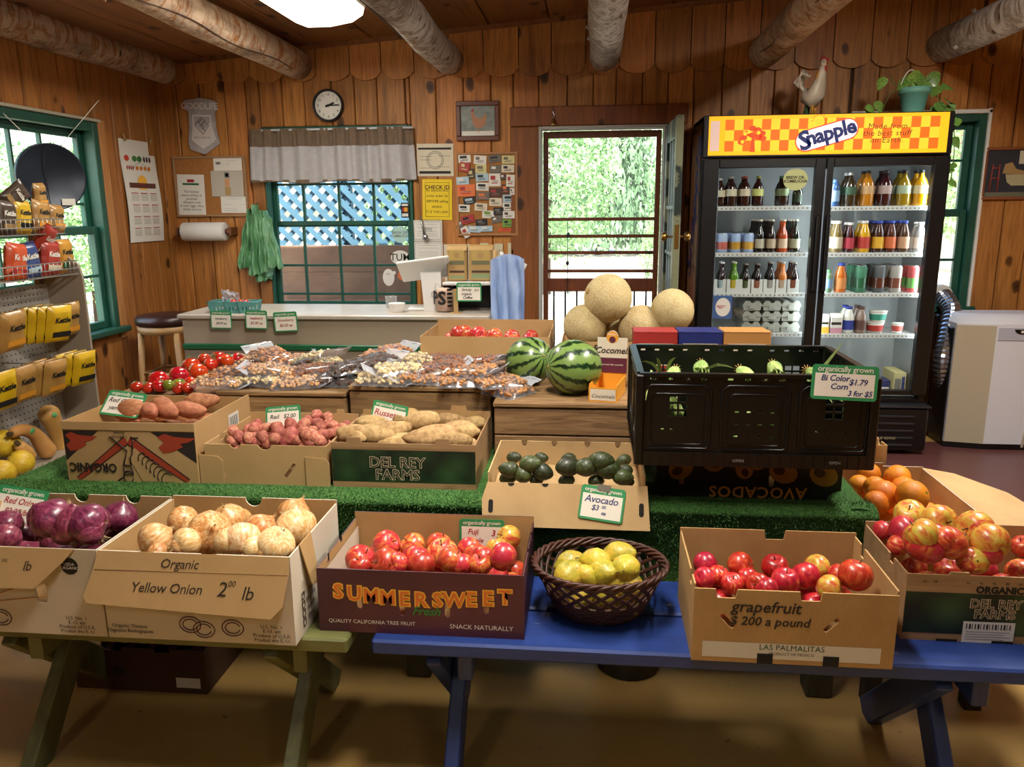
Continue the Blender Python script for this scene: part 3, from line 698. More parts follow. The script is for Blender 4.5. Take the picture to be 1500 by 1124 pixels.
def carton(name, label, x0, x1, y0, y1, z0, h, outer=None, inner=None, hb=None, hs=None, nf=(), nb=(), ns=(), holes=(), sholes=(), cat='box', rz=0, group=None, hleft=None):
    outer = outer or CARD; inner = inner or CARD; w = x1-x0; d = y1-y0
    t = thing(name, label, cat, ((x0+x1)/2, (y0+y1)/2, z0), (0, 0, rz), group); P = {}; m = [outer, inner]
    hb = hb or h; hs = hs or h
    F = {'front': T(0, -d/2+TH, 0) @ FRONT, 'back': T(0, d/2-TH, 0) @ R('Z', PI) @ FRONT, 'left': T(-w/2+TH, 0, 0) @ R('Z', -PI/2) @ FRONT, 'right': T(w/2-TH, 0, 0) @ R('Z', PI/2) @ FRONT}
    for k, ww, hh, n_, ho in (('front', w, h, nf, holes), ('back', w, hb, nb, ()), ('left', d-2*TH, hleft or hs, ns, sholes), ('right', d-2*TH, hs, ns, sholes)):
        b = B(); b.panel(outline(ww, hh, n_), ho, TH, M=F[k], mback=1); P[k] = b.build(k+'_panel' if k in ('front', 'back') else 'side_panel', m, t)
    b = B(); b.bb(-w/2+TH, w/2-TH, -d/2+TH, d/2-TH, 0, TH); P['base'] = b.build('base_panel', [inner], t)
    return t, P, F
def patch(parent, F, x0, x1, y0, y1, m, name='printed_panel', lift=.0006, pts=None):
    b = B(); pts = pts or [(x0, y0), (x1, y0), (x1, y1), (x0, y1)]
    b.add([tuple(F @ V((x, y, TH+lift))) for x, y in pts], [tuple(range(len(pts)))]); return b.build(name, m, parent)
def write(parent, F, body, x, y, size, m, rot=0, lift=.0012, **kw):
    return text(body, size, m, parent, F @ T(x, y, TH+lift) @ R('Z', rot), **kw)
def strokes(parent, F, lines, r, m, name='drawn_line', lift=.0012):
    b = B()
    for l in lines: b.tube([F @ V((x, y, TH+lift)) for x, y in l], r, 4)
    return b.build(name, m, parent)
def arc(cx, cy, r, a0, a1, n=10, ry=None): return [(cx+r*math.cos(a0+(a1-a0)*k/n), cy+(ry or r)*math.sin(a0+(a1-a0)*k/n)) for k in range(n+1)]
def P(name): return bpy.data.materials[name]
# ---- red onion carton, on the olive bench
HAND = dict(shear=.25, csp=.95)
INKM = mat('marker_ink', '#2a211b', .7); GRN = mat('sign_green', '#2f8a52', .6); SIGNW = mat('sign_white', '#e8e0d2', .7); GLD = mat('print_gold', '#c98436', .7); MAR = mat('print_maroon', '#5a2026', .7)
OB = dict(outer=CWH, inner=CARD)
def onion_art(Pn, F, cx, cy, right_x, hb):
    for a in range(-3, 4):
        if a == 0: continue
        th = PI/2+a*.42
        for s_ in (0,): strokes(Pn, F, [[(cx+.06*math.cos(th), cy+.04*math.sin(th)), (cx+.2*math.cos(th), cy+.10*math.sin(th)-.0)]], .0011, GLD)
    for (dx, dy) in ((-.055, 0), (-.02, -.012), (.055, -.004)):
        strokes(Pn, F, [arc(cx+dx, cy+dy-.03, .028, 0, 2*PI, 14, .022), arc(cx+dx, cy+dy-.03, .019, .3, 6, 12, .015)], .0012, MAR)
t, P1, F1 = carton('onion_carton', 'white printed carton holding red onions on the olive bench', -1.70, -1.208, 1.70, 2.06, .452, .235, hb=.24, nf=((-.13, .04, .018, 1),), nb=((-.13, .045, .024, 1), (.03, .045, .024, 1)), holes=(slot(.085, .115, .03, .06),), **OB)
onion_art(P1['front'], F1['front'], -.09, .075, 0, 0)
write(P1['front'], F1['front'], 'U.S. No. 1\nE.-U. est\nProduce of U.S.A.\nProduit des E.-U.', .17, .03, .0135, INK)
patch(P1['front'], F1['front'], 0, 0, 0, 0, INK, 'round_stamp', pts=arc(.17, .19, .023, 0, 2*PI, 16)[:-1]); write(P1['front'], F1['front'], 'USDA\nORGANIC', .17, .19, .011, SIGNW, lift=.0016)
# torn flap leaning out over the front
def flap(t, F, pts, th, m=None, name='flap', z=.0, t_=.003, oy=.0):
    """flap hinged at the top front edge (local y = z), turned outward by th from upright"""
    b = B(); M = F @ T(0, z, TH+oy) @ R('X', th); b.panel(pts, (), t_, M=M); o = b.build(name, m or CARDP, t); return o, M
fo, FM = flap(t, F1['front'], [(-.24, 0), (.19, 0), (.16, -.035), (.09, -.10), (-.24, -.105)], -.28, z=.236, oy=.001)
for s_, x, y, q in (('2.', -.02, -.04, .03), ('OC', .01, -.033, .012), ('lb', .07, -.045, .034)): text(s_, q, INKM, fo, FM @ T(x, y, .0042), **HAND)
# ---- yellow onion carton
t, P2, F2 = carton('onion_carton', 'white printed carton of yellow onions with a handwritten brown flap', -1.203, -.715, 1.70, 2.06, .452, .235, hb=.245, nf=((-.12, .04, .016, 1), (.04, .04, .016, 1)), nb=((0, .05, .026, 1),), **OB)
onion_art(P2['front'], F2['front'], .03, .075, 0, 0)
write(P2['front'], F2['front'], 'Organic Onions\nOignons Biologiques', -.185, .027, .0145, INK, align='CENTER'); write(P2['front'], F2['front'], 'U.S. No. 1\nE.-U. est\nProduce of U.S.A.\nProduit des E.-U.', .185, .03, .0135, INK)
for k, w_ in enumerate(('SMALL', 'WHITE', 'YELLOW', 'RED')):
    write(P2['right'], F2['right'], w_, -.065, .03+.024*k, .018, INK); y = .03+.024*k
    strokes(P2['right'], F2['right'], [[(-.125, y-.008), (-.108, y-.008), (-.108, y+.008), (-.125, y+.008), (-.125, y-.008)]], .001, INK)
fo, FM = flap(t, F2['front'], [(-.243, 0), (.243, 0), (.245, -.04), (.232, -.12), (.205, -.148), (-.262, -.128), (-.272, -.112), (-.248, -.035)], -.30, z=.236, oy=.002)
for s_, x, y, q in (('Organic', -.03, -.026, .032), ('Yellow Onion', -.06, -.085, .034), ('2', .08, -.083, .05), ('00', .105, -.068, .02), ('lb', .145, -.09, .045)): text(s_, q, INKM, fo, FM @ T(x, y, .0042), **HAND)
strokes(fo, FM, [[(-.247, -.046), (.242, -.042)]], .0009, mat('fold_line', '#8e6a42', .8), 'fold_crease', lift=-.001)
# side strap flap on the right
b = B(); b.panel([(-.03, 0), (.05, 0), (.05, -.09), (.03, -.13), (.0, -.12)], (), .003, M=F2['right'] @ T(-.09, .24, TH) @ R('X', -.12)); b.build('side_flap', CARDP, t)
# ---- summer fruit carton
PUR = NT('plum_print'); _v = PUR.coord('Object'); PURM = PUR.fin(PUR.mix(PUR.ramp(PUR.noise(_v, 2.2, 2), [(.35, 0.), (.7, 1.)]), '#3c1c28', '#5e2c36'), .5)
t, P3, F3 = carton('fruit_carton', 'dark plum carton with orange lettering full of red and yellow apples', -.682, -.158, 1.78, 2.12, .45, .172, outer=PURM, inner=CARD, hb=.19, ns=((-.02, .02, .012, 0), (.09, .02, .02, 0)),
                   holes=(slot(-.155, .088, .014, .045, .02), slot(-.045, .073, .014, .045), (slot(.07, .073, .014, .045)), slot(.168, .088, .014, .045)))
O1 = mat('print_orange', '#e0762a', .6); Y1 = mat('print_yellow', '#f0b43c', .6)
for i, ch in enumerate('SUMMERSWEET'):
    x = -.208+.0423*i; y = .112-.016*math.sin(PI*(i+.3)/10.4); kw = dict(csp=1)
    text(ch, .054, Y1, P3['front'], F3['front'] @ T(x, y, TH+.001), off=.0042); text(ch, .054, O1, P3['front'], F3['front'] @ T(x, y, TH+.0018), off=.0008)
write(P3['front'], F3['front'], 'Fresh', .015, .066, .032, mat('print_green', '#3f7a35', .6), shear=.4, off=.0008)
write(P3['front'], F3['front'], 'QUALITY CALIFORNIA TREE FRUIT', -.125, .03, .0145, SIGNW); write(P3['front'], F3['front'], 'SNACK NATURALLY', .155, .028, .0175, SIGNW)
for k in ('left', 'right'): patch(P3[k], F3[k] @ T(0, 0, -TH-.0012) @ R('Y', PI) @ T(0, 0, -TH), -.16, .16, .01, .15, CWH, 'white_liner')
# ---- grapefruit carton
t, P4, F4 = carton('produce_carton', 'brown carton marked grapefruit but holding shiny red apples', .245, .703, 1.725, 2.04, .45, .185, outer=CARD, inner=CARD, hb=.205, hs=.195, nf=((-.155, .05, .022, 0), (.035, .05, .022, 0)), nb=((-.02, .055, .026, 0),),
                   ns=((.09, .03, .03, 0),), holes=(slot(-.15, .105, .012, .045, .75), slot(.085, .105, .012, .045, -.75)), sholes=())
for s_, x, y, q in (('grapefruit', -.065, .143, .04), ('$ 200 a pound', -.055, .107, .031)): write(P4['front'], F4['front'], s_, x, y, q, INKM, shear=.2, off=.0006)
patch(P4['front'], F4['front'], -.205, .2, .012, .052, mat('white_patch', '#c9c2b4', .8)); write(P4['front'], F4['front'], 'LAS PALMALITAS', 0, .042, .02, mat('print_darkgreen', '#2c4a3a', .7)); write(P4['front'], F4['front'], 'PRODUCT OF MEXICO', 0, .026, .01, INK)
for x in (-.06, .09): patch(P4['front'], F4['front'], x-.018, x+.018, 0, .026, mat('dark_gap', '#17120e', .9), 'cut_out', lift=.0016)
# ---- avocado style cartons (dark green print)
DKG = NT('dark_leaf_print'); _v = DKG.coord('Object'); _vo = DKG.new('TexVoronoi'); _vo.inputs['Scale'].default_value = 11; DKG.l(_v, _vo.inputs['Vector'])
DKGM = DKG.fin(DKG.ramp(_vo.outputs['Distance'], [(.1, '#33502a'), (.5, '#1b3018'), (.8, '#0c1510')]), .5)
WPR = m_pine('wood_print', '#a88560', '#93704e', '#6b4a30', axis=0, val=.05)
def farm(F, Pn, w, h, dk=True, s=1.0, cx=0, band=.022, up=0):
    patch(Pn, F, -w/2+.001, w/2-.001, .02, h-band, DKGM, 'printed_panel'); SG = mat('letter_sand', '#b9a98a', .6)
    for ln, y in (('DEL REY', h*.5+up+.008*s), ('FARMS', h*.5+up-.024*s)):
        text(ln, .038*s, SG, Pn, F @ T(cx, y, TH+.0014), off=.0018); text(ln, .038*s, mat('letter_dark', '#1d1a14', .6), Pn, F @ T(cx, y, TH+.002), off=-.0004)
t, P5, F5 = carton('avocado_carton', 'green printed carton on the blue bench full of mixed apples', .772, 1.235, 1.865, 2.175, .45, .175, outer=WPR, inner=CARD, hb=.185, nf=((-.11, .05, -.008, 0), (.11, .05, -.008, 0)), holes=(slot(-.125, .09, .018, .036), slot(.09, .09, .018, .036)), ns=((.05, .03, .02, 0),))
farm(F5['front'], P5['front'], .463, .175, cx=-.02, band=.046, s=.85, up=.008)
write(P5['front'], F5['front'], 'ORGANIC', -.015, .139, .024, INK, off=.0012); write(P5['front'], F5['front'], '1/2', .055, .139, .022, INK); write(P5['front'], F5['front'], 'etro', .10, .139, .024, INKM, shear=.3)
for g in ((-.19, '24'), (-.165, '28'), (-.09, '32'), (-.06, '36'), (-.03, '40'), (0, '48'), (.03, '60')): write(P5['front'], F5['front'], g[1], g[0], .157, .009, INK)
patch(P5['front'], F5['front'], -.09, .03, -.001, .056, PAPER, 'barcode_sticker', lift=.002)
for k in range(16): patch(P5['front'], F5['front'], -.083+.0067*k, -.083+.0067*k+(.0025, .004, .0015)[k % 3], .036, .05, INK, 'barcode_bar', lift=.0026)
for k in range(4): patch(P5['front'], F5['front'], -.083, .02-.012*(k % 2), .028-.0065*k, .0295-.0065*k, INKG, 'printed_line', lift=.0026)
patch(P5['front'], F5['front'], 0, 0, 0, 0, mat('stamp_brown', '#3c2a1e', .7), 'round_stamp', pts=arc(.07, .022, .012, 0, 2*PI, 14)[:-1])
for k in range(3): patch(P5['front'], F5['front'], -.15+.13*k, -.10+.13*k, 0, .007, P('dark_gap'), 'cut_out', lift=.003)
# russet carton on the turf table
t, P6, F6 = carton('avocado_carton', 'green printed carton on the turf table full of russet potatoes', -.833, -.362, 2.375, 2.75, .62, .15, outer=WPR, inner=CARD, hb=.165, nf=((-.16, .05, -.018, 0), (.13, .05, -.018, 0)), nb=((-.12, .06, -.02, 0), (.13, .06, -.02, 0)), holes=(slot(.125, .062, .016, .034),))
farm(F6['front'], P6['front'], .471, .15, cx=-.02, s=1.3)
# avocado carton with open flap and avocado photo carton
t, P7, F7 = carton('avocado_tray', 'open light cardboard tray of avocados at the middle of the turf table', -.30, .16, 2.195, 2.53, .658, .054, outer=CARDL, inner=CARDL, hb=.085, hs=.085, nb=((-.16, .02, .02, 1), (-.06, .02, .02, 1), (.05, .02, .02, 1), (.15, .02, .02, 1)))
fo, FM = flap(t, F7['front'], [(-.23, 0), (.235, 0), (.243, -.128), (-.24, -.128), (-.245, -.05)], -.42, z=.056, m=CARDL, t_=.004, oy=.001)
for s_ in (-1, 1): patch(fo, FM, 0, 0, 0, 0, P('dark_gap'), 'hand_slot', pts=[(s_*.218+x, y) for x, y in slot(0, -.07, .014, .04)], lift=.0003)
for x in (-.16, -.06): patch(fo, FM, 0, 0, 0, 0, P('dark_gap'), 'notch', pts=arc(x, -.001, .01, PI, 2*PI, 8), lift=.0003)
AVP = (T(*t.location) @ FM, fo)
b = B(); b.bb(-.2, .2, -.09, .09, 0, .034); o = b.build('cardboard_spacer', CARD, None, loc=(-.07, 2.42, .622)); tag(o, 'folded cardboard spacer under the rear of the avocado tray', 'spacer')
t, P8, F8 = carton('avocado_carton', 'dark carton printed with halved avocados under the black plastic crate', .205, .76, 2.365, 2.75, .62, .165, outer=mat('print_black', '#17130f', .5), inner=CARD, holes=(slot(-.20, .06, .016, .04), slot(.07, .06, .016, .04)), sholes=(slot(0, .08, .06, .02),))
AVY = mat('print_avocado', '#b08a3a', .6); AVS = mat('print_seed', '#4a2f1a', .5); AVO_ = mat('print_dull', '#3d3420', .6)
def av_art(Pn, F):
    for (x, y, a, s_) in ((-.215, .085, .6, 1), (-.10, .115, 2.4, 1.1), (.02, .12, .9, 1), (.09, .095, -.4, 1.1), (.21, .09, -.5, 1.1), (-.01, .085, 1.9, .8)):
        for m, k, lf in ((AVY, 1, .001), (AVS, .42, .0016)):
            pts = []
            for i in range(18):
                g = 2*PI*i/18; rr = .036*s_*k*(1+.35*(math.cos(g) if k == 1 else 0)); px, py = rr*math.cos(g)*1.1, rr*math.sin(g)*.85
                c, s2 = math.cos(a), math.sin(a); pts.append((x+c*px-s2*py, min(.163, max(.035, y+s2*px+c*py))))
            patch(Pn, F, 0, 0, 0, 0, m, 'printed_avocado' if k == 1 else 'printed_seed', pts=pts, lift=lf)
av_art(P8['front'], F8['front']); text('AVOCADOS', .05, GLD, P8['front'], F8['front'] @ T(.03, .024, TH+.002) @ R('Z', PI), off=.001, csp=1.1)
# red potato carton
t, P9, F9 = carton('produce_carton', 'plain brown carton of small red potatoes on the turf table', -1.262, -.85, 2.375, 2.74, .62, .135, outer=CARDP, inner=CARDP, hb=.15, nf=((-.10, .035, .014, 1), (.0, .045, .016, 1)), nb=((-.14, .03, -.015, 0),), ns=((.06, .03, .02, 0),), holes=(slot(-.155, .045, .012, .05, .7), slot(.08, .05, .012, .06, -.65)))
for s_ in (-1, 1): b = B(); b.panel([(-.05, 0), (.03, 0), (.03, .08), (.015, .095), (-.05, .1)], (), .003, M=F9['front'] @ T(s_*.185+(.01 if s_ < 0 else 0), 0, TH+.002)); b.build('corner_tab', CARDP, t)
# yam carton with artwork
t, PA, FA = carton('yam_carton', 'tall brown carton with upside down orange and black artwork holding yams', -1.745, -1.285, 2.365, 2.79, .62, .205, outer=CARDP, inner=CARD, hb=.195, hs=.205, sholes=(slot(0.03, .1, .07, .026),))
b = B(); b.bb(-.232, .232, -.2155, -.2125, .178, .207, ch=.001); b.build('rim_band', CARDP, t)
Fy = FA['front'] @ MX.Diagonal((.87, 1, 1, 1)); Pf = PA['front']; ORR = mat('print_brick_red', '#a03a22', .6); BK = mat('print_charcoal', '#2a1f1c', .6)
patch(Pf, Fy, 0, 0, 0, 0, BK, pts=[(-.262, .175), (-.12, .175), (-.262, .07)]); patch(Pf, Fy, 0, 0, 0, 0, BK, pts=[(.262, .175), (.09, .175), (.262, .07)])
for sx in (-1, 1):
    cx_ = -.2 if sx < 0 else .18
    patch(Pf, Fy, 0, 0, 0, 0, ORR, 'printed_yam', pts=[(cx_+x*(1.15 if sx > 0 else 1), .148+y) for x, y in [(-.055, .01), (-.03, .022), (0, .012), (.03, .01), (.075, .008), (.05, -.006), (.02, -.012), (.03, -.022), (-.01, -.04), (-.04, -.045), (-.055, -.025), (-.035, -.008)]], lift=.0012)
for p0, p1, w_ in (((-.01, .145), (-.22, -.0), .016), ((0.0, .145), (.22, .0), .018)):
    dx, dy = p1[0]-p0[0], p1[1]-p0[1]; L = math.hypot(dx, dy); nx, ny = -dy/L*w_, dx/L*w_
    q = [(p0[0]-nx, p0[1]-ny), (p1[0]-nx, max(.003, p1[1]-ny)), (p1[0]+nx, max(.003, p1[1]+ny)), (p0[0]+nx, p0[1]+ny)]
    patch(Pf, Fy, 0, 0, 0, 0, BK, pts=[(x*1.0, y) for x, y in q], lift=.001); patch(Pf, Fy, 0, 0, 0, 0, ORR, pts=[(p0[0]-nx*.75, p0[1]-ny*.75), (p1[0]-nx*.75, max(.004, p1[1]-ny*.75)), (p1[0]+nx*.75, max(.004, p1[1]+ny*.75)), (p0[0]+nx*.75, p0[1]+ny*.75)], lift=.0014)
patch(Pf, Fy, 0, 0, 0, 0, CARDP, pts=[(.02, .12), (.17, .004), (.04, .004), (-.01, .09)], lift=.0018)
strokes(Pf, Fy, [arc(.05+.016*k, .085-.013*k, .018+.002*k, 1.0, 3.6, 8) for k in range(7)], .0016, BK, lift=.003)
strokes(Pf, Fy, [[(-.065, .15), (-.03, .125), (-.01, .11), (-.02, .085), (-.03, .06)], [(.02, .15), (.012, .12), (.01, .1), (0, .085), (0, .06)], [(-.03, .06), (0, .058), (.005, .03), (-.03, .028), (-.03, .06)], arc(-.015, .02, .02, .2, 6), [(-.035, .02), (-.06, .004)], [(-.075, .158), (-.06, .148)], [(.01, .152), (.04, .156)]], .0022, BK, lift=.003)
text('ORGANIC', .042, BK, Pf, Fy @ T(-.155, .05, TH+.003) @ R('Z', PI), off=.0015); text('California\nGrown', .016, BK, Pf, Fy @ T(-.035, .163, TH+.002) @ R('Z', PI))
patch(PA['right'], FA['right'], .03, .11, .1, .17, PAPER, 'barcode_sticker')
for k in range(9): patch(PA['right'], FA['right'], .037+.0075*k, .037+.0075*k+(.002, .004)[k % 2], .11, .16, INK, 'barcode_bar', lift=.0012)
# orange cartons on the table end
t, PB, FB_ = carton('orange_carton', 'open carton of oranges at the table end with a wide flap folded outward', .835, 1.18, 2.24, 2.82, .42, .165, outer=CWH, inner=CARD, hb=.17, nb=((-.02, .03, -.012, 0),))
b = B(); b.panel([(-.29, 0), (.29, 0), (.27, .10), (.12, .21), (-.14, .235), (-.27, .19), (-.29, .14)], (), .003, M=FB_['right'] @ T(0, .166, TH) @ R('X', PI/2+.12-PI*0)); 
b.build('flap', CARDL, t)
patch(PB['left'], FB_['left'], -.28, .28, .0, .16, PAPER, 'white_panel'); write(PB['left'], FB_['left'], 'PRODUCE OF CALIFORNIA', 0, .08, .03, INK)
t, PC, FC = carton('orange_carton', 'brown carton of grapefruit standing behind the open orange carton', .80, 1.06, 2.84, 3.16, .42, .24, outer=CARD, inner=CARD, ns=((0, .05, .03, 0), (-.09, .03, .02, 1)), nb=((0, .05, .03, 0),))
# low stand under the orange cartons
t = thing('low_stand', 'low dark stand under the orange cartons beside the turf table', 'stand', (1.0, 2.7, 0)); DKW = mat('dark_stand_wood', '#33261b', .7, c2='#251b13')
b = B(); b.bb(-.165, .2, -.46, .48, .385, .418, ch=.005); b.build('top', DKW, t)
for x in (-.13, .165):
    for y in (-.42, .44): b = B(); b.bb(x-.025, x+.025, y-.025, y+.025, 0, .385, ch=.003); b.build('leg', DKW, t)
# back cartons
ft = onz(615, 493, .972); bt = onz(805, 493, .972)
t, PD, FD = carton('produce_carton', 'long brown carton of red apples behind the nut bags', ft.x, bt.x, ft.y, ft.y+.4, .802, .17, outer=CARDP, inner=CARDP, hb=.19, ns=((0, .03, .03, 0),))
t, PE, FE = carton('cantaloupe_carton', 'brown carton with marker writing holding the cantaloupes', -.13, .64, 3.29, 3.66, .802, .15, outer=CARDP, inner=CARDP, hb=.12, hs=.14)
write(PE['front'], FE['front'], "BC's", -.21, .12, .045, INKM, shear=.2, off=.001)
# ================================================================ black folding crate with corn
BP = mat('black_crate_plastic', '#080808', .35, spec=.5)
def plastic_crate(label, x0, x1, y0, y1, z0, h):
    t = thing('plastic_crate', label, 'crate', ((x0+x1)/2, (y0+y1)/2, z0)); w = x1-x0; d = y1-y0
    def wall(ww, F, nm, step=0):
        holes = []; n = 3 if ww > .5 else 2
        for k in range(n):
            c = -ww/2+ww*(k+.5)/n; pw = ww/n
            win = ((-1, 0, 1, 2) if k == 1 else (-.5, .5)) 
            if k == 1 and n == 3:
                for i in range(4):
                    for j in range(3): holes.append(slot(c-.048+.032*i, h*.60-.035*j, .012, .005))
            else:
                for i in range(2):
                    for j in range(3): a, e = c-.022+.026*i, h*.70-.021*j; holes.append([(a, e), (a+.021, e), (a+.021, e+.015), (a, e+.015)])
                for i in range(4): holes.append(slot(c-.04+.026*i, h*.40, .010, .004))
            for i in range(4): holes.append(slot(c-pw*.33+pw*.22*i, h-.013, .016, .006))
        b = B(); b.panel([(-ww/2, .0), (ww/2, 0), (ww/2, h), (-ww/2, h)], holes, .005, M=F); o = b.build(nm, BP, t)
        r = B()
        for k in range(n):
            a, e = -ww/2+ww*k/n+.012, -ww/2+ww*(k+1)/n-.012
            loop = [(a+.012, .05), (e-.012, .05), (e-.004, .06), (e-.002, h-.045), (e-.02, h-.03), (a+.02, h-.03), (a+.002, h-.045), (a+.004, .06)]
            r.tube([F @ V((x, y, .007)) for x, y in loop], .0035, 6, closed=True)
            q = [(x*.8+(a+e)*.1, y*.8+.022) for x, y in loop]; r.tube([F @ V((x, y, .006)) for x, y in q], .002, 5, closed=True)
        r.bb(-ww/2, ww/2, .0, .04, 0, .012, M=F @ T(0, 0, 0)); r.bb(-ww/2, ww/2, h-.006, h+.004, -.006, .014, M=F)
        for k in range(int(ww/.03)): x = -ww/2+.03*k; r.bb(x, x+.004, .004, .036, .012, .016, M=F)
        r.build('rib', BP, o); return o
    fr = wall(w, T(0, -d/2+.005, 0) @ FRONT, 'front_wall'); wall(w, T(0, d/2-.005, 0) @ R('Z', PI) @ FRONT, 'back_wall')
    wall(d-.02, T(-w/2+.005, 0, 0) @ R('Z', -PI/2) @ FRONT, 'side_wall'); wall(d-.02, T(w/2-.005, 0, 0) @ R('Z', PI/2) @ FRONT, 'side_wall')
    b = B(); b.bb(-w/2+.006, w/2-.006, -d/2+.006, d/2-.006, 0, .006); b.build('base', BP, t)
    for sx in (-1, 1):
        for sy in (-1, 1): b = B(); b.bb(sx*(w/2)-.012, sx*(w/2)+.012, sy*(d/2)-.012, sy*(d/2)+.012, 0, h, ch=.004); b.build('corner_post', BP, t)
    for k in (-.04, .22): text('OPEN', .012, mat('grey_mark', '#8f8f8f', .6), fr, T(0, -d/2+.005, 0) @ FRONT @ T(k, .02, .0175))
    return t
plastic_crate('large black folding plastic crate of corn on the avocado carton', .135, .765, 2.17, 2.64, .788, .262)
# ================================================================ produce
def m_fruit(name, stops, ns=3, det=3, rough=.35, coat=.3, stretch=(1, 1, 1), hue=.02, val=.2, bumps=0, spec=.5, shift=.25, speck=None, dist=0):
    s = NT(name); v = s.coord('Object', stretch, rnd=1); f = s.noise(v, ns, det, .6, dist)
    oi = s.new('ObjectInfo'); f = s.math('ADD', f, s.math('MULTIPLY_ADD', oi.outputs['Random'], shift, -shift/2)); c = s.ramp(f, stops)
    if speck:
        v2 = s.coord('Object', (1, 1, 1), rnd=1); n2 = s.noise(v2, speck[0], 2); c = s.mix(s.ramp(n2, [(speck[2], 0.), (speck[2]+.06, 1.)]), c, speck[1])
    if bumps: s.bump(s.noise(s.coord('Object', (1, 1, 1)), bumps, 3), .35, .004)
    return s.fin(s.vary(c, hue, val), rough, 0, spec, coat)
MAP_ = m_fruit('apple_skin_mixed', [(.36, '#a81c26'), (.52, '#bd352a'), (.64, '#cd7038'), (.76, '#dab05a')], 1.5, 4, stretch=(2, 2, .45), shift=.16, dist=.6, speck=(30, '#e8c890', .70))
MAR_ = m_fruit('apple_skin_red', [(.30, '#8e0f1c'), (.52, '#b81a24'), (.66, '#cc4a30'), (.78, '#dcae58')], 1.5, 4, stretch=(2, 2, .45), shift=.12, dist=.6, speck=(30, '#e8b890', .72))
MAY = m_fruit('apple_skin_yellow', [(.34, '#bd3f2a'), (.45, '#cf8236'), (.58, '#d0b048'), (.78, '#b3b048')], 1.4, 4, stretch=(2, 2, .6), shift=.06, dist=.5)
MOR = m_fruit('orange_skin', [(.3, '#e07810'), (.7, '#f0951e')], 2, 3, .45, .1, bumps=26, shift=.1, hue=.015)
MYO = m_fruit('onion_skin_yellow', [(.28, '#a8662c'), (.42, '#c98f4e'), (.55, '#d9b27c'), (.72, '#e6d5ae')], 2.2, 5, .42, .15, stretch=(3, 3, .4), shift=.2, dist=.5)
MRO = m_fruit('onion_skin_red', [(.3, '#3d1024'), (.5, '#6e2440'), (.68, '#94485c'), (.8, '#b98a86')], 2.2, 5, .35, .3, stretch=(3, 3, .4), shift=.12, dist=.4)
MPR = m_fruit('red_potato_skin', [(.3, '#8a4238'), (.5, '#a8594a'), (.7, '#c08a6a')], 2, 4, .7, 0, bumps=6, shift=.16, speck=(7, '#5e3426', .66))
MPB = m_fruit('russet_skin', [(.3, '#80603a'), (.5, '#a78455'), (.7, '#bb9a6c')], 2, 4, .75, 0, bumps=7, shift=.12, speck=(8, '#5e4427', .66))
MAV = m_fruit('avocado_skin', [(.3, '#1c2012'), (.5, '#333c1e'), (.7, '#4c5a2c')], 3, 4, .45, .15, bumps=9, shift=.2)
MYM = m_fruit('yam_skin', [(.3, '#9a5a3c'), (.5, '#b87550'), (.7, '#c88c64')], 2, 4, .7, 0, bumps=6, shift=.12, stretch=(1, 1, 2))
MTO = m_fruit('tomato_skin', [(.35, '#b31c12'), (.6, '#cf2c18'), (.8, '#dc4a20')], 1.5, 2, .2, .6, shift=.15)
MTG = m_fruit('tomato_skin_green', [(.35, '#6f7d20'), (.65, '#9a9a30')], 8, 2, .2, .6)
MPE = m_fruit('pear_skin', [(.32, '#8f8a24'), (.46, '#b3a32e'), (.6, '#c8ab38'), (.8, '#b98a34')], 1.4, 3, .45, .15, shift=.16, speck=(7, '#4e3a1a', .68), bumps=6)
MBS = m_fruit('butternut_skin', [(.3, '#b9803f'), (.7, '#d09a58')], 6, 3, .55, .05, shift=.1)
MYS = m_fruit('yellow_squash_skin', [(.3, '#c99a1c'), (.7, '#e0ba34')], 2, 3, .5, .1, bumps=7, shift=.1)
STEM = mat('fruit_stem', '#5a4426', .8, c2='#3d2e18', ns=30); STEMG = mat('green_stem', '#5d7431', .7); ROOT = mat('dry_root', '#b9a276', .9)
STICK = mat('fruit_sticker', '#e3dfd2', .5); STG = mat('sticker_green', '#5fae6a', .5)
def shaped(profile_fn, n=16, m=12, fn=None):
    b = B(); b.ball((0, 0, 0), 1, n=n, m=m, fn=lambda p, q: profile_fn(q)); return b
def apple_fn(q, lob=.035):
    t = math.acos(max(-1, min(1, -q.z))); a = math.atan2(q.y, q.x); r = 1.0*(1+.06*q.z); k = 1+lob*math.cos(5*a)*max(0, -q.z)
    z = q.z*.93; d = math.hypot(q.x, q.y)
    z -= (.30*math.exp(-(d/.25)**2) if q.z > 0 else -.16*math.exp(-(d/.22)**2)); return V((q.x*r*k, q.y*r*k, z))
def proto(name, me_mats, parts=()):
    """prototype as data: list of (part name, mesh, offset)"""
    return (name, me_mats, parts)
PR = {}
def reg(kind, bm, mats, parts=()): PR[kind] = dict(me={k: (lambda c: c)(bm.mesh(kind, m)) for k, m in mats.items()}, parts=parts)
stem = B().tube([(0, 0, .62), (.03, 0, .85), (.09, .02, 1.05)], [.045, .035, .045], 6).mesh('stem', STEM)
reg('apple', shaped(apple_fn), dict(mix=MAP_, red=MAR_, yel=MAY), [('stem', stem)])
st2 = B().lathe([(.03, .985), (.10, 1.0), (.08, 1.02), (.02, 1.0)], 8).mesh('stem_scar', STEMG)
reg('orange', shaped(lambda q: V((q.x, q.y, q.z*.95-(.04*math.exp(-(math.hypot(q.x, q.y)/.2)**2) if q.z > 0 else 0))), 18, 12), dict(o=MOR), [('stem_scar', B().lathe([(.09, .90), (.10, .925), (.03, .93)], 8).mesh('stem_scar', STEMG))])
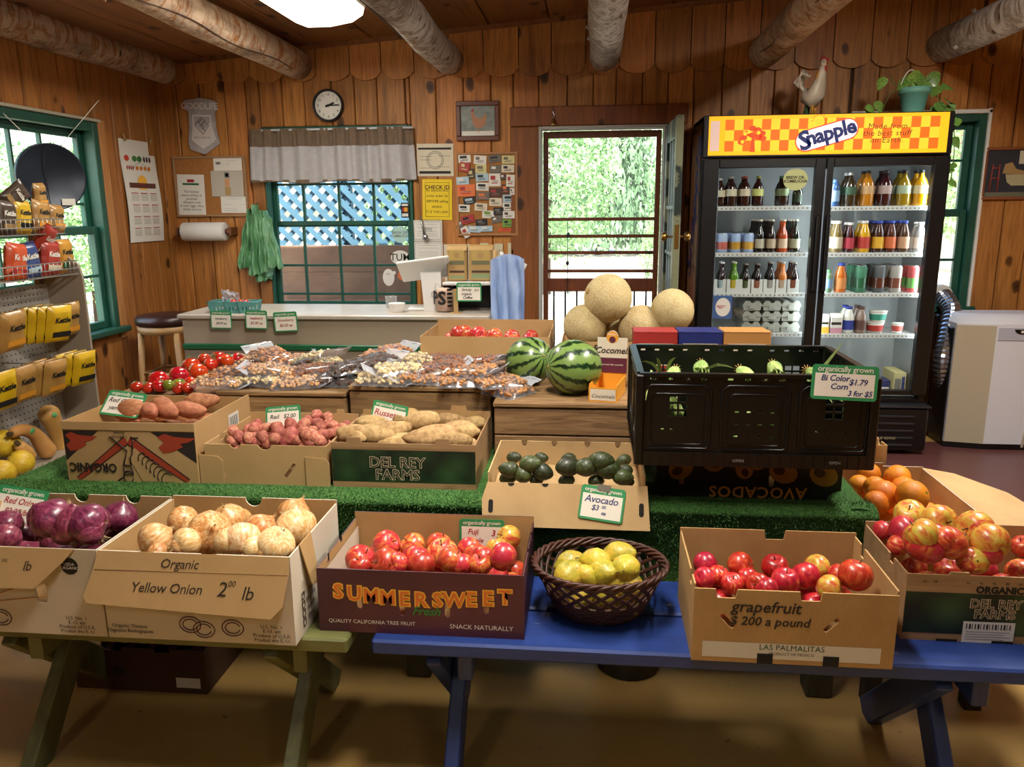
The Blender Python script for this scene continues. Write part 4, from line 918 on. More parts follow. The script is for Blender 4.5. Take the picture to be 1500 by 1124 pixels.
def onion_fn(q):
    d = math.hypot(q.x, q.y); z = q.z*.86; 
    if q.z > 0: z += .27*math.exp(-(d/.2)**2)
    else: z -= .10*math.exp(-(d/.25)**2)
    a = math.atan2(q.y, q.x); k = 1+.02*math.sin(7*a+q.z*2)+.05*NZ.noise(q*1.3); return V((q.x*k, q.y*k, z))
rr_ = random.Random(9); ob = B()
for i in range(26):
    a = rr_.uniform(0, 6.28); l = rr_.uniform(.1, .32); ob.tube([(.06*math.cos(a), .06*math.sin(a), -.93), (.14*math.cos(a), .14*math.sin(a), -.98-l*.4), (.3*l*3*math.cos(a+.4), .3*l*3*math.sin(a+.4), -.98-l)], [.014, .01, .006], 4)
rootm = ob.mesh('roots', ROOT); ob = B()
for i in range(9):
    a = rr_.uniform(0, 6.28); e = .07; ob.add([(e*math.cos(a), e*math.sin(a), 1.0), (e*math.cos(a+.8), e*math.sin(a+.8), 1.0), (.16*math.cos(a+.4)+.03, .16*math.sin(a+.4), 1.2+rr_.uniform(0, .2))], [(0, 1, 2)])
neckm = ob.mesh('dry_neck', ROOT)
reg('onion', shaped(onion_fn, 18, 14), dict(yel=MYO, red=MRO), [('roots', rootm), ('dry_neck', neckm)])
def lumpy(sx, sy, sz, amp, fr, seed, taper=0, bend=0):
    def f(q):
        k = 1+amp*NZ.noise(q*fr+V((seed, seed*1.7, 0))); t = 1+taper*q.x
        return V((q.x*sx*k, q.y*sy*k*t, q.z*sz*k*t+bend*(q.x*q.x-.3)))
    return f
for i in range(3):
    reg('red potato%d' % i, shaped(lumpy(1.15+.12*i, 1, .95, .22, 1.4, 3*i+1), 14, 9), dict(p=MPR)); reg('russet%d' % i, shaped(lumpy(1.75+.15*i, 1, .92, .22, 1.2, 5*i+2, .08*(i-1)), 16, 10), dict(p=MPB))
    reg('yam%d' % i, shaped(lumpy(2.1, .95, .95, .2, 1.1, 7*i+3, .22, .12), 16, 10, ), dict(p=MYM))
reg('avocado', shaped(lambda q: V(((q.x*1.32), q.y*(1-.22*max(0, q.x)), q.z*(1-.22*max(0, q.x)))), 16, 10), dict(a=MAV), [('stem', B().ball((1.3, 0, 0), .07, n=6, m=4).mesh('stem', STEM))])
cal = B()
for i in range(6):
    a = i*PI/3; cal.add([(0, 0, .95), (.22*math.cos(a-.3), .22*math.sin(a-.3), .93), (.55*math.cos(a), .55*math.sin(a), .86), (.22*math.cos(a+.3), .22*math.sin(a+.3), .93)], [(0, 1, 2, 3)])
cal.tube([(0, 0, .9), (.02, 0, 1.1)], .04, 5)
reg('tomato', shaped(lambda q: V((q.x*(1+.03*math.cos(5*math.atan2(q.y, q.x))), q.y*(1+.03*math.cos(5*math.atan2(q.y, q.x))), q.z*.86-(.06*math.exp(-(math.hypot(q.x, q.y)/.25)**2) if q.z > 0 else 0))), 16, 10), dict(r=MTO, g=MTG), [('calyx', cal.mesh('calyx', STEMG))])
def pear_fn(q): k = 1-.38*max(0, q.x)**1.2; n = 1+.08*NZ.noise(q*2); return V((q.x*1.28*n, q.y*k*n, q.z*k*n))
reg('pear', shaped(pear_fn, 16, 12), dict(p=MPE), [('stem', B().tube([(1.22, 0, 0), (1.42, .03, .02), (1.55, .1, .02)], [.05, .04, .05], 6).mesh('stem', STEM))])
ORD = ['first', 'second', 'third', 'fourth', 'fifth', 'sixth', 'seventh', 'eighth', 'ninth', 'tenth', 'eleventh', 'twelfth', 'thirteenth', 'fourteenth', 'fifteenth', 'sixteenth']
def item(kind, var, name, loc, r, rot, label, cat, group, parts=True):
    d = PR[kind]; me = d['me'][var]
    if not d['parts'] or not parts:
        o = bpy.data.objects.new(name, me); link(o); o.location = loc; o.rotation_euler = rot; o.scale = (r, r, r); return tag(o, label, cat, group)
    o = bpy.data.objects.new(name, me); link(o); o.location = loc; o.rotation_euler = rot; o.scale = (r, r, r); tag(o, label, cat, group)
    for nm, pm in d['parts']:
        c = bpy.data.objects.new(nm, pm); link(c, o)
    return o
def rows_label(items):
    """items: (px,py,...) -> list of 'back row, third from left' strings"""
    ys = sorted(i[1] for i in items); n = len(items); nr = 1 if n < 5 else (2 if n < 9 else (3 if n < 18 else 4)); names = {1: ['row'], 2: ['back row', 'front row'], 3: ['back row', 'middle row', 'front row'], 4: ['back row', 'second row', 'third row', 'front row']}[nr]
    order = sorted(range(n), key=lambda k: items[k][1]); row = {}
    for q, k in enumerate(order): row[k] = min(nr-1, q*nr//n)
    out = [None]*n
    for r in range(nr):
        m = sorted([k for k in range(n) if row[k] == r], key=lambda k: items[k][0])
        for q, k in enumerate(m): out[k] = '%s, %s from left' % (names[r], ORD[q]) if nr > 1 else '%s from left' % ORD[q]
    return out
class Pile:
    def __init__(s, x0, x1, y0, y1, z, seed=1): s.b = (x0, x1, y0, y1, z); s.s = []; s.r = random.Random(seed)
    def fill(s, r, layers=1, jit=.2, dx=2.05):
        x0, x1, y0, y1, z = s.b; out = []
        nx = max(1, int((x1-x0)/(dx*r))); ny = max(1, int((y1-y0)/(dx*r))); sx = (x1-x0)/nx; sy = (y1-y0)/ny
        for l in range(layers):
            for i in range(nx - (l % 2)):
                for j in range(ny - (l % 2)):
                    p = V((x0+sx*(i+.5+.5*(l % 2)), y0+sy*(j+.5+.5*(l % 2)), z+r+l*r*1.45)); s.s.append((p, r*.98)); out.append((p, r*.98))
        return out
    def throw(s, px, py, r, ov=.96, ex=.95, ey=1.0):
        x0, x1, y0, y1, z = s.b; d = ray(px, py).normalized(); t = (EYE-(z+.45))/-d.z if d.z < 0 else 1.5
        t = max(.8, t)
        while True:
            p = EYEP+d*t; hit = p.z-r <= z or p.y+r*.9 >= y1
            if not hit and t > .8:
                for q, rq in s.s:
                    if (p-q).length < ov*(r+rq): hit = True; break
            if hit or t > 8: break
            t += .0025
        p.x = min(max(p.x, x0+r*ex), x1-r*ex); p.y = min(max(p.y, y0+r*ey), y1-r*ey); p.z = max(p.z, z+r*.9)
        s.s.append((p, r)); return p
def pxr(px, py, r_px, Y): return r_px*(ony(px, py, Y)-EYEP).dot(CF)/FPX
def heap(pile, kinds, cat, name, box, items, Y, fill_r, group, adj, fill_layers=1, flat=0, rmin=0, rmax=9, rotmode='any', shrink=1.0, fillvar=None):
    """kinds: fn(item, rnd) -> (kind, variant, adjective)"""
    rnd = pile.r; lab = rows_label(items); fl = pile.fill(fill_r, fill_layers) if fill_r else []
    def rot():
        if rotmode == 'flat': return (rnd.uniform(-.3, .3), rnd.uniform(-.2, .2), rnd.gauss(0, .35)+(PI if rnd.random() < .5 else 0))
        if rotmode == 'up': return (rnd.gauss(0, .5), rnd.gauss(0, .5), rnd.uniform(0, 6.28))
        return (rnd.uniform(-1.5, 1.2), rnd.uniform(-1.3, 1.3), rnd.uniform(0, 6.28))
    for p, r in fl[-(len(fl)//fill_layers if fill_layers > 1 else len(fl)):]:
        k, v, a = kinds(fillvar or (0, 0, 0), rnd); item(k, v, name, p, r*shrink*(.58 if rotmode == 'flat' else 1), rot(), '%s underneath the top layer in %s' % (cat, box), cat, group+' underneath', parts=False)
    for q in sorted(range(len(items)), key=lambda q: items[q][1]):
        it = items[q]; r = min(rmax, max(rmin, pxr(it[0], it[1], it[2], Y))); p = pile.throw(it[0], it[1], r, ex=1.75 if rotmode == 'flat' else .95, ey=1.3 if rotmode == 'flat' else 1.0)
        k, v, a = kinds(it, rnd); item(k, v, name, p, r*shrink, rot(), '%s in %s, %s' % (a, box, lab[q]), cat, group)
def zz(*n, s=3.75, ox=0, oy=0): return [(ox+a/s, oy+b_/s, c/s) for a, b_, c in n]
def K_apple(base, adj):
    def f(it, rnd):
        v = it[3] if len(it) > 3 else base; return ('apple', v, {'mix': adj, 'red': 'glossy red apple', 'yel': 'yellow apple'}[v] if v != base else adj)
    return f
FUJI = [(528, 821, 22), (566, 798, 22), (605, 800, 20), (565, 827, 22), (574, 840, 17), (609, 820, 21), (615, 833, 20), (643, 799, 20), (648, 811, 23), (654, 836, 19), (674, 833, 17), (687, 805, 18), (697, 817, 20), (707, 820, 19), (700, 838, 14), (736, 822, 20), (746, 787, 20, 'yel'), (728, 803, 13, 'yel'), (522, 838, 12)]
GRA = [(1033, 827, 19), (1032, 847, 16), (1053, 844, 14), (1084, 828, 20), (1073, 855, 14), (1095, 848, 16), (1135, 831, 20), (1150, 851, 20), (1180, 844, 21), (1197, 832, 20, 'yel'), (1215, 862, 19, 'yel'), (1228, 843, 14), (1253, 843, 24), (1111, 857, 17), (1124, 864, 14)]
MIX = [(1291, 777, 13), (1325, 778, 24), (1332, 753, 24, 'yel'), (1375, 765, 27, 'yel'), (1429, 775, 27, 'yel'), (1346, 789, 23), (1370, 787, 20), (1297, 799, 15), (1331, 812, 26), (1345, 793, 23, 'yel'), (1380, 823, 22), (1412, 815, 24), (1393, 799, 13), (1431, 831, 19), (1447, 838, 19, 'yel'), (1449, 807, 20), (1476, 815, 26, 'yel'), (1496, 838, 14), (1497, 800, 18)]
heap(Pile(-.675, -.165, 1.79, 2.11, .455, 1), K_apple('mix', 'red and yellow streaked apple'), 'apple', 'apple', 'the plum fruit carton', FUJI, 1.95, .036, 'apples in the plum fruit carton', '', 2, rmin=.03, rmax=.042)
heap(Pile(.252, .696, 1.735, 2.03, .455, 2), K_apple('red', 'glossy dark red apple'), 'apple', 'apple', 'the grapefruit carton', GRA, 1.9, .036, 'apples in the grapefruit marked carton', '', 2, rmin=.028, rmax=.043)
heap(Pile(.78, 1.228, 1.875, 2.165, .455, 3), K_apple('mix', 'red and yellow apple'), 'apple', 'apple', 'the green bench carton', MIX, 2.0, .037, 'apples in the green carton on the bench', '', 2, rmin=.03, rmax=.047)
ORA = [(1272, 694, 18), (1314, 700, 20), (1282, 715, 17), (1293, 726, 22), (1325, 717, 19), (1336, 727, 22), (1270, 737, 17), (1259, 712, 15)]
heap(Pile(.842, 1.172, 2.25, 2.81, .425, 4), lambda it, r: ('orange', 'o', 'navel orange'), 'orange', 'orange', 'the open orange carton', ORA, 2.6, .04, 'oranges in the open carton', '', 2, rmin=.038, rmax=.05)
heap(Pile(.81, 1.05, 2.85, 3.15, .425, 5), lambda it, r: ('orange', 'o', 'large grapefruit'), 'grapefruit', 'grapefruit', 'the brown carton behind the oranges', [(1290, 657, 22), (1268, 664, 22)], 2.95, .052, 'grapefruit in the rear carton', '', 1, rmin=.05, rmax=.06)
YO = [(228, 791, 24), (268, 764, 22), (283, 775, 18), (307, 780, 30), (335, 761, 24), (267, 800, 20), (317, 809, 19), (352, 793, 24), (382, 776, 23), (360, 815, 16), (229, 813, 14), (401, 801, 25), (438, 775, 33), (432, 752, 25), (357, 758, 9), (250, 812, 13), (378, 820, 13)]
heap(Pile(-1.195, -.723, 1.71, 2.05, .50, 6), lambda it, r: ('onion', 'yel', 'yellow onion'), 'onion', 'onion', 'the yellow onion carton', YO, 1.98, .042, 'yellow onions in the carton', '', 2, rmin=.026, rmax=.058)
RO = [(13, 767, 20), (63, 757, 22), (45, 777, 28), (8, 788, 20), (107, 769, 27), (139, 764, 22), (176, 757, 24), (93, 789, 28), (70, 795, 20), (130, 785, 20)]
heap(Pile(-1.69, -1.216, 1.71, 2.05, .50, 7), lambda it, r: ('onion', 'red', 'purple red onion'), 'onion', 'onion', 'the red onion carton', RO, 2.0, .043, 'red onions in the carton', '', 2, rmin=.032, rmax=.052)
RP = [(85, 560, 42), (3, 600, 36), (45, 615, 32), (85, 600, 30), (130, 605, 40), (150, 550, 34), (205, 550, 40), (220, 585, 44), (285, 540, 40), (285, 600, 46), (350, 570, 30), (355, 535, 38), (380, 515, 30), (425, 485, 38), (487, 495, 34), (425, 525, 36), (450, 550, 34), (405, 570, 34), (485, 535, 32), (460, 595, 44), (410, 600, 30), (520, 540, 36), (570, 565, 32), (520, 585, 36), (180, 630, 42), (235, 655, 42), (140, 655, 34), (100, 640, 34), (75, 650, 30), (20, 660, 36), (360, 640, 60), (440, 640, 38), (330, 670, 34), (605, 550, 30), (350, 600, 38), (300, 640, 34), (-30, 570, 36), (-50, 640, 34)]
heap(Pile(-1.255, -.858, 2.385, 2.73, .625, 8), lambda it, r: ('red potato%d' % r.randrange(3), 'p', 'small red potato'), 'potato', 'potato', 'the plain brown carton', zz(*RP, ox=350, oy=480), 2.5, .026, 'red potatoes in the carton', '', 3, rmin=.017, rmax=.034, shrink=.92)
RU = [(720, 530, 55), (790, 560, 55), (735, 590, 52), (650, 590, 58), (870, 565, 48), (1000, 515, 62), (930, 485, 55), (1165, 510, 55), (1300, 520, 45), (1200, 565, 58), (1305, 580, 58), (1080, 590, 62), (880, 640, 66), (1190, 620, 50), (710, 615, 60), (1010, 625, 58), (1290, 640, 46), (620, 620, 40)]
heap(Pile(-.825, -.37, 2.385, 2.74, .625, 9), lambda it, r: ('russet%d' % r.randrange(3), 'p', 'brown russet potato'), 'potato', 'potato', 'the green carton on turf', zz(*RU, ox=350, oy=480), 2.5, .036, 'russet potatoes in the green carton', '', 2, rmin=.026, rmax=.037, rotmode='flat')
AVO = [(150, 805, 50), (285, 765, 54), (235, 830, 50), (350, 820, 54), (490, 795, 66), (590, 790, 58), (680, 740, 60), (715, 815, 70), (800, 850, 50)]
heap(Pile(-.293, .152, 2.205, 2.52, .663, 10), lambda it, r: ('avocado', 'a', 'dark green avocado'), 'avocado', 'avocado', 'the open cardboard tray', zz(*AVO, ox=700, oy=480), 2.4, .040, 'avocados in the open tray', '', 1, rmin=.026, rmax=.036, rotmode='flat', shrink=.86)
YM = [(141, 604, 14), (187, 601, 16), (220, 603, 10), (243, 600, 15), (277, 601, 13), (165, 597, 12), (297, 588, 13)]
heap(Pile(-1.735, -1.295, 2.38, 2.78, .70, 11), lambda it, r: ('yam%d' % r.randrange(3), 'p', 'reddish yam'), 'yam', 'yam', 'the artwork carton', YM, 2.6, .042, 'yams in the artwork carton', '', 1, rmin=.028, rmax=.04, rotmode='flat')
b = B(); b.bb(-.215, .215, -.2, .2, 0, .07); o = b.build('carton_insert', CARD, None, loc=(-1.515, 2.58, .625)); tag(o, 'folded cardboard insert under the yams in the artwork carton', 'insert')
TO = [(280, 536, 15), (291, 545, 16), (263, 551, 15), (233, 558, 15), (227, 568, 10), (200, 567, 9), (212, 570, 9), (244, 566, 9, 1), (263, 564, 10, 1), (279, 562, 10), (251, 573, 9), (263, 574, 9), (320, 526, 13), (333, 528, 11), (309, 534, 11), (349, 524, 9), (300, 525, 10)]
heap(Pile(-1.87, -1.35, 2.84, 3.28, .802, 12), lambda it, r: ('tomato', 'g' if len(it) > 3 else 'r', 'green cherry tomato' if len(it) > 3 else 'ripe red tomato'), 'tomato', 'tomato', 'the heap beside the nut bags', TO, 3.0, 0, 'tomatoes beside the nut bags', '', 1, rmin=.02, rmax=.042, rotmode='up')
HC = [(682, 489, 12), (700, 492, 12), (668, 491, 10), (725, 492, 10)]
pz = onz(710, 493, 1.06); heap(Pile(ft.x+.01, bt.x-.01, ft.y+.01, ft.y+.39, .83, 13), K_apple('mix', 'red apple'), 'apple', 'apple', 'the long carton at the back', HC, 3.5, .038, 'apples in the long back carton', '', 2, rmin=.034, rmax=.04)
# ---- melons
CAN = NT('cantaloupe_rind'); _v = CAN.coord('Object', rnd=1); _vo = CAN.new('TexVoronoi', feature='DISTANCE_TO_EDGE'); _vo.inputs['Scale'].default_value = 9; CAN.l(CAN.mix(.2, _v, CAN.noise(_v, 6, 3)), _vo.inputs['Vector'])
_e = CAN.ramp(_vo.outputs['Distance'], [(.0, 1.), (.12, 0.)]); CAN.bump(_e, .4, .01); CANM = CAN.fin(CAN.vary(CAN.mix(_e, CAN.ramp(CAN.noise(_v, 2, 3), [(.35, '#b39a64'), (.65, '#c7b27c')]), '#d2c298'), .01, .15), .7)
reg('cantaloupe', shaped(lambda q: V((q.x, q.y, q.z*.97)), 28, 18), dict(c=CANM), [('stem_scar', B().lathe([(.0, .94), (.13, .955), (.14, .975), (.05, .98)], 10).mesh('stem_scar', mat('melon_scar', '#a98a55', .9)))])
WM = NT('watermelon_rind'); _c = WM.new('TexCoord'); _s = WM.new('SeparateXYZ'); WM.l(_c.outputs['Object'], _s.inputs[0]); _v = WM.coord('Object')
_a = WM.math('ARCTAN2', _s.outputs['Y'], _s.outputs['X']); _nn = WM.noise(_v, 5, 4, .6); _st = WM.math('SINE', WM.math('ADD', WM.math('MULTIPLY', _a, 11), WM.math('MULTIPLY', _nn, 5.0)))
_n2 = WM.noise(_v, 14, 3); WMM = WM.fin(WM.ramp(WM.math('ADD', _st, WM.math('MULTIPLY_ADD', _n2, 1.4, -.7)), [(.15, '#708a44'), (.4, '#53703a'), (.62, '#1d3a18'), (.9, '#12290f')]), .32, coat=.3)
reg('watermelon', shaped(lambda q: V((q.x, q.y, q.z*1.06)), 30, 20), dict(w=WMM), [('stem_scar', B().lathe([(.02, 1.05), (.06, 1.06), (.02, 1.07)], 8).mesh('stem_scar', mat('melon_scar', '#a98a55', .9)))])
pl = Pile(-.12, .63, 3.30, 3.66, .872, 14)
b = B(); b.bb(-.37, .37, -.17, .17, 0, .062); o = b.build('carton_insert', CARD, None, loc=(.255, 3.475, .807)); tag(o, 'folded cardboard insert under the cantaloupes in their carton', 'insert')
for (px, py, r, lb) in [(892, 486, .088, 'pale cantaloupe wedged low in the middle of the cantaloupe carton'), (849, 477, .094, 'pale cantaloupe with a stem scar, nearest the screen door latch side of carton'), (939, 480, .098, 'pale cantaloupe under and beside the topmost one'), (988, 459, .093, 'pale cantaloupe nearest the drink cooler'), (891, 441, .105, 'pale cantaloupe balanced on top of the others')]:
    p = pl.throw(px, py, r, .97); item('cantaloupe', 'c', 'cantaloupe', p, r, (.4 if px == 849 else 1.2, .3, px), lb, 'melon', 'cantaloupes on the back carton')
for (px, py, r, rot, lb) in [(776, 529, .092, (1.2, 0, .7), 'striped watermelon behind the other one, touching the nut bags'), (840, 538, .1, (1.45, .3, -1.05), 'striped watermelon with its stem end facing the shop front')]:
    p = onz(px, py, .838+r*.98); item('watermelon', 'w', 'watermelon', p, r, rot, lb, 'melon', 'watermelons on the wooden crate')
# ---- squash on the rack deck (built with the rack, positions on its deck)
def squash(path, X, label, sticker=None):
    P_ = [onx(x, y, X) for x, y, r in path]; o = P_[0].copy(); t = thing('butternut_squash', label, 'squash', o, (0, 0, 0), 'butternut squash on the rack')
    Rr = [r*(q-EYEP).dot(CF)/FPX for q, (x, y, r) in zip(P_, path)]; pts = []; rs = []; n = len(P_)
    for i in range(n-1):
        a, b_, c, d = P_[max(0, i-1)], P_[i], P_[i+1], P_[min(n-1, i+2)]
        for k in range(6): u = k/6; pts.append(.5*((2*b_)+(-a+c)*u+(2*a-5*b_+4*c-d)*u*u+(-a+3*b_-3*c+d)*u**3)-o); rs.append(Rr[i]+(Rr[i+1]-Rr[i])*u)
    pts.append(P_[-1]-o); rs.append(Rr[-1]); d0 = (pts[0]-pts[1]).normalized(); d1 = (pts[-1]-pts[-2]).normalized(); r0, r1 = rs[0], rs[-1]
    pts = [pts[0]+d0*r0*q for q in (.62, .58, .45, .25)]+pts+[pts[-1]+d1*r1*q for q in (.4, .7, .9, .97)]; rs = [r0*q for q in (.02, .45, .8, .95)]+rs+[r1*q for q in (.93, .72, .42, .05)]
    b = B(); b.tube(pts, rs, 18); b.build('rind', MBS, t); s_ = B(); s_.tube([pts[0]-d0*.004, pts[0]+d0*.016], [.009, .011], 7); s_.build('stem', STEM, t)
    if sticker: q = B(); k = int(len(pts)*sticker); q.ball(pts[k]+V((rs[k]*.86, -rs[k]*.35, rs[k]*.2)), .006, .017, .012, 10, 6); q.build('sticker', STG, t, label='pale green oval sticker')
squash([(20, 634, 8), (34, 630, 9), (50, 636, 9.5), (61, 649, 12), (68, 659, 13)], -2.27, 'curved butternut squash lying behind the yellow squash', .4)
squash([(87, 656, 8), (83, 640, 9), (77, 620, 13), (72, 608, 15)], -2.31, 'butternut squash standing upright against the pegboard', .8)
squash([(30, 654, 8), (38, 662, 10), (43, 668, 9)], -2.25, 'small butternut squash peeking out between the yellow squash')
reg('yellow squash', shaped(lambda q: V((q.x*1.05, q.y*.95, q.z*.95*(1-.1*q.x))), 16, 12), dict(y=MYS), [('blossom_scar', B().lathe([(.02, .9), (.1, .94), (.03, .97)], 8).mesh('blossom_scar', STEM))])
for (px, py, z, r, lb) in [(30, 679, .535, .052, 'round yellow squash at the deck edge beside the turf'), (2, 694, .535, .054, 'round yellow squash cut by the picture edge, lowest of the three'), (7, 650, .60, .058, 'round yellow squash resting on top of the other two')]:
    item('yellow squash', 'y', 'yellow_squash', onz(px, py, z), r, (.5, .4, px), lb, 'squash', 'yellow squash on the rack deck')
# ---- wicker basket of pears
WK = mat('dark_wicker', '#4a2314', .45, c2='#2e140b', ns=30); bc = onz(877, 898, .45); bx, by = bc.x, 1.945
t = thing('wicker_basket', 'dark brown open weave wicker basket of yellow pears on the blue bench', 'basket', (bx, by, .45)); H_ = .135
def rimp(z, a, k=1): r = (.095+(.168-.095)*(z/H_)**.8)*k; return V((r*1.02*math.cos(a), r*.86*math.sin(a), z))
b = B()
for z0_, cnt, rad in ((.004, 4, .006), (H_, 4, .0065)):
    for j in range(cnt):
        pts = []
        for k in range(72): a = 2*PI*k/72; g = a*9+j*PI/2; q = rimp(min(max(z0_+.0075*math.sin(g)+(.012 if z0_ < .05 else 0), 0.006), H_+.01), a, 1+.035*math.cos(g)); pts.append(q)
        b.tube(pts, rad*.8, 5, closed=True)
b.build('braided_rim', WK, t)
b = B()
for j in range(5): b.tube([rimp(.03+.007*j, 2*PI*k/60, 1+.015*math.sin(30*PI*k/60+PI*(j % 2))) for k in range(60)], .0045, 5, closed=True)
b.lathe([(.001, .004), (.09, .004), (.092, .012)], 24, fn=lambda q, a: V((q.x, q.y*.86, q.z)), cap=False); b.build('woven_base', WK, t)
for s_ in (1, -1):
    for j in range(22):
        a0 = 2*PI*j/22
        for e in (0, .045):
            c = B(); c.tube([rimp(.05+(H_-.05)*k/8, a0+e+s_*.75*k/8, 1.0+.006*s_) for k in range(9)], .0032, 4); c.build('cane', WK, t)
PE = [(815, 824, 21), (821, 847, 24), (872, 822, 20), (884, 841, 22), (908, 813, 23), (845, 838, 13), (861, 853, 13), (916, 841, 17), (919, 852, 21), (849, 887, 25), (889, 892, 25), (810, 866, 18), (927, 876, 22), (903, 868, 19)]
pp = Pile(bx-.115, bx+.115, by-.085, by+.095, .465, 15)
heap(pp, lambda it, r: ('pear', 'p', 'speckled yellow green pear'), 'pear', 'pear', 'the wicker basket', PE, 1.95, .033, 'pears in the wicker basket', '', 1, rmin=.026, rmax=.045, rotmode='up', shrink=.97)
# ---- corn in the black crate
HUSK = m_fruit('corn_husk', [(.3, '#5f8038'), (.5, '#8fa857'), (.7, '#b9c27e')], 12, 4, .6, 0, stretch=(1, 8, 8), shift=.15); HL = mat('husk_leaf', '#7f9a4e', .6, c2='#a8b070', ns=20, stretch=(1, 6, 6))
b = B(); b.ball((0, 0, 0), 1, n=14, m=12, fn=lambda p, q: V((q.x*.1, q.y*.024*(1+.1*math.sin(4*math.atan2(q.z, q.y))), q.z*.024))) ; hm = b.mesh('husk', HUSK)
b = B(); r_ = random.Random(4)
for k in range(7):
    a = 6.28*k/7; L = r_.uniform(.03, .06); w = .008; y, z = math.cos(a), math.sin(a); sp = r_.uniform(.01, .03)
    pts = [(.05, y*.02, z*.02), (.1, y*.022, z*.022), (.1+L*.5, y*(.02+sp*.5), z*(.02+sp*.5)), (.1+L, y*(.02+sp), z*(.02+sp)-.01)]
    for (p, q, w0, w1) in zip(pts, pts[1:], (w, w, w*.7), (w, w*.7, .001)): p, q = V(p), V(q); n = V((0, -z, y)); b.add([p-n*w0, p+n*w0, q+n*w1, q-n*w1], [(0, 1, 2, 3)])
lm = b.mesh('leaves', HL); sk = B()
for k in range(10): a = .63*k; sk.tube([(-.095, 0, 0), (-.115, .008*math.cos(a), .008*math.sin(a)), (-.13, .016*math.cos(a), .016*math.sin(a)-.004)], .001, 3)
skm = sk.mesh('silk', mat('corn_silk', '#b48f4a', .7)); r_ = random.Random(21); n = 0
for l in range(5):
    for k in range(5):
        x = .24+.105*k+r_.uniform(-.01, .01); y = 2.34+.11*((l+k) % 2)+r_.uniform(0, .03); z = .822+.046*l
        o = bpy.data.objects.new('corn_cob', hm); link(o); o.location = (x, y, z); o.rotation_euler = (r_.uniform(-1, 1), 0, PI/2+r_.uniform(-.15, .15)+(PI if r_.random() < .5 else 0))
        tag(o, ('green husked corn cob in the top layer of the black crate, %s from left' % ORD[k]) if l == 4 else 'green husked corn cob in the lower layers of the black crate', 'corn', 'corn cobs in the black crate')
        if l < 4: continue
        for nm, me in (('leaves', lm), ('silk', skm)): c = bpy.data.objects.new(nm, me); link(c, o)
def blade(name, pts, w, label):
    b = B(); pts = [V(p) for p in pts]
    for i, (p, q) in enumerate(zip(pts, pts[1:])):
        n = (q-p).cross(V((0, 1, .2))).normalized(); w0 = w*(1-i/(len(pts)-1)) if i else w*.6; w1 = w*(1-(i+1)/(len(pts)-1))+.0003
        b.add([p-n*w0, p+n*w0, q+n*w1, q-n*w1], [(0, 1, 2, 3)])
    tag(b.build(name, HL), label, 'leaf')
blade('corn_leaf', [(.66, 2.35, 1.0), (.68, 2.36, 1.04), (.715, 2.38, 1.08), (.745, 2.40, 1.115)], .009, 'long pointed corn leaf sticking up behind the corn price tag')
for k, (a, c) in enumerate((((.2, 2.3, 1.03), (.14, 2.25, 1.07)), ((.2, 2.3, 1.03), (.18, 2.2, 1.09)), ((.22, 2.32, 1.03), (.24, 2.24, 1.085)), ((.17, 2.22, 1.05), (.15, 2.15, .98)), ((.33, 2.3, 1.04), (.40, 2.24, 1.055)))):
    a, c = V(a), V(c); blade('corn_leaf', [a, a.lerp(c, .4)+V((0, 0, .012)), a.lerp(c, .75)+V((0, 0, .008)), c], .007, 'narrow corn leaf curling over the crate rim, %s from left corner' % ORD[k])
# ================================================================ nut bags
FILM = glass('clear_film', (.98, .98, 1, 1), .04, .12, solid=.08, dif=(.8, .82, .88, 1))
ZIP = glass('zip_strip_film', (.9, .92, 1, 1), .14, .15, solid=.42, dif=(.82, .84, .92, 1))
NUTM = [m_fruit('nuts_'+n, [(.3, a), (.7, c)], 40, 3, .55, .1, shift=0, hue=0, val=0) for n, a, c in (('peanut', '#b98450', '#dcb484'), ('almond', '#6e3c1e', '#9c6238'), ('cashew', '#cdb27c', '#e4d2a4'), ('hazel', '#96602f', '#c48f58'), ('dark', '#2e1a10', '#5c3a22'), ('banana', '#a86c3c', '#c98c58'))]
def nutbag(v, L=.20, Wd=.145, Hh=.034, seed=0, chip=False):
    r = random.Random(seed)
    def env(x, y): e = max(0, 1-(2*x/L)**4)*max(0, 1-(2*y/Wd)**4); return e**.5
    f = B(); NX, NYY = 16, 12
    for s_ in (1, -1):
        def fn(u, v_):
            x = -L/2+L*u; y = -Wd/2+Wd*v_; e = env(x, y); n = .5*NZ.noise(V((x*38+seed, y*38, s_)))+.35*NZ.noise(V((x*90+seed, y*90, s_))); z = (Hh*(e*(1 if s_ > 0 else 0)+.06)+n*.007*(1 if s_ > 0 else .1)); return (x*(1+.02*n), y*(1+.03*n), max(.001, z))
        f.grid(fn, NX, NYY)
    fl = f.mesh('clear_bag', FILM)
    z = B(); z.grid(lambda u, v_: (L/2-.004+.045*u, -Wd/2+Wd*v_, .006+.022*u+.006*NZ.noise(V((u*4, v_*7, seed)))), 3, 10); z.tube([(L/2+.03, -Wd/2+Wd*k/8, .024+.004*math.sin(k)) for k in range(9)], .0018, 4); zm = z.mesh('zip_strip', ZIP)
    nb = B(); nr = .0075 if not chip else .009
    for i in range(190):
        x, y = r.uniform(-L/2*.9, L/2*.88), r.uniform(-Wd/2*.9, Wd/2*.9); e = env(x, y); zz_ = r.uniform(.45, .97)*Hh*e+.002
        M = T(x, y, zz_) @ R('Z', r.uniform(0, 6)) @ R('Y', r.uniform(-.8, .8))
        if chip: nb.ball((0, 0, 0), nr*1.4, nr*1.1, nr*.3, 7, 4, M=M)
        else: nb.ball((0, 0, 0), nr*1.25, nr*.9, nr*.85, 7, 5, M=M)
    return fl, zm, nb.mesh('nuts', NUTM[v])
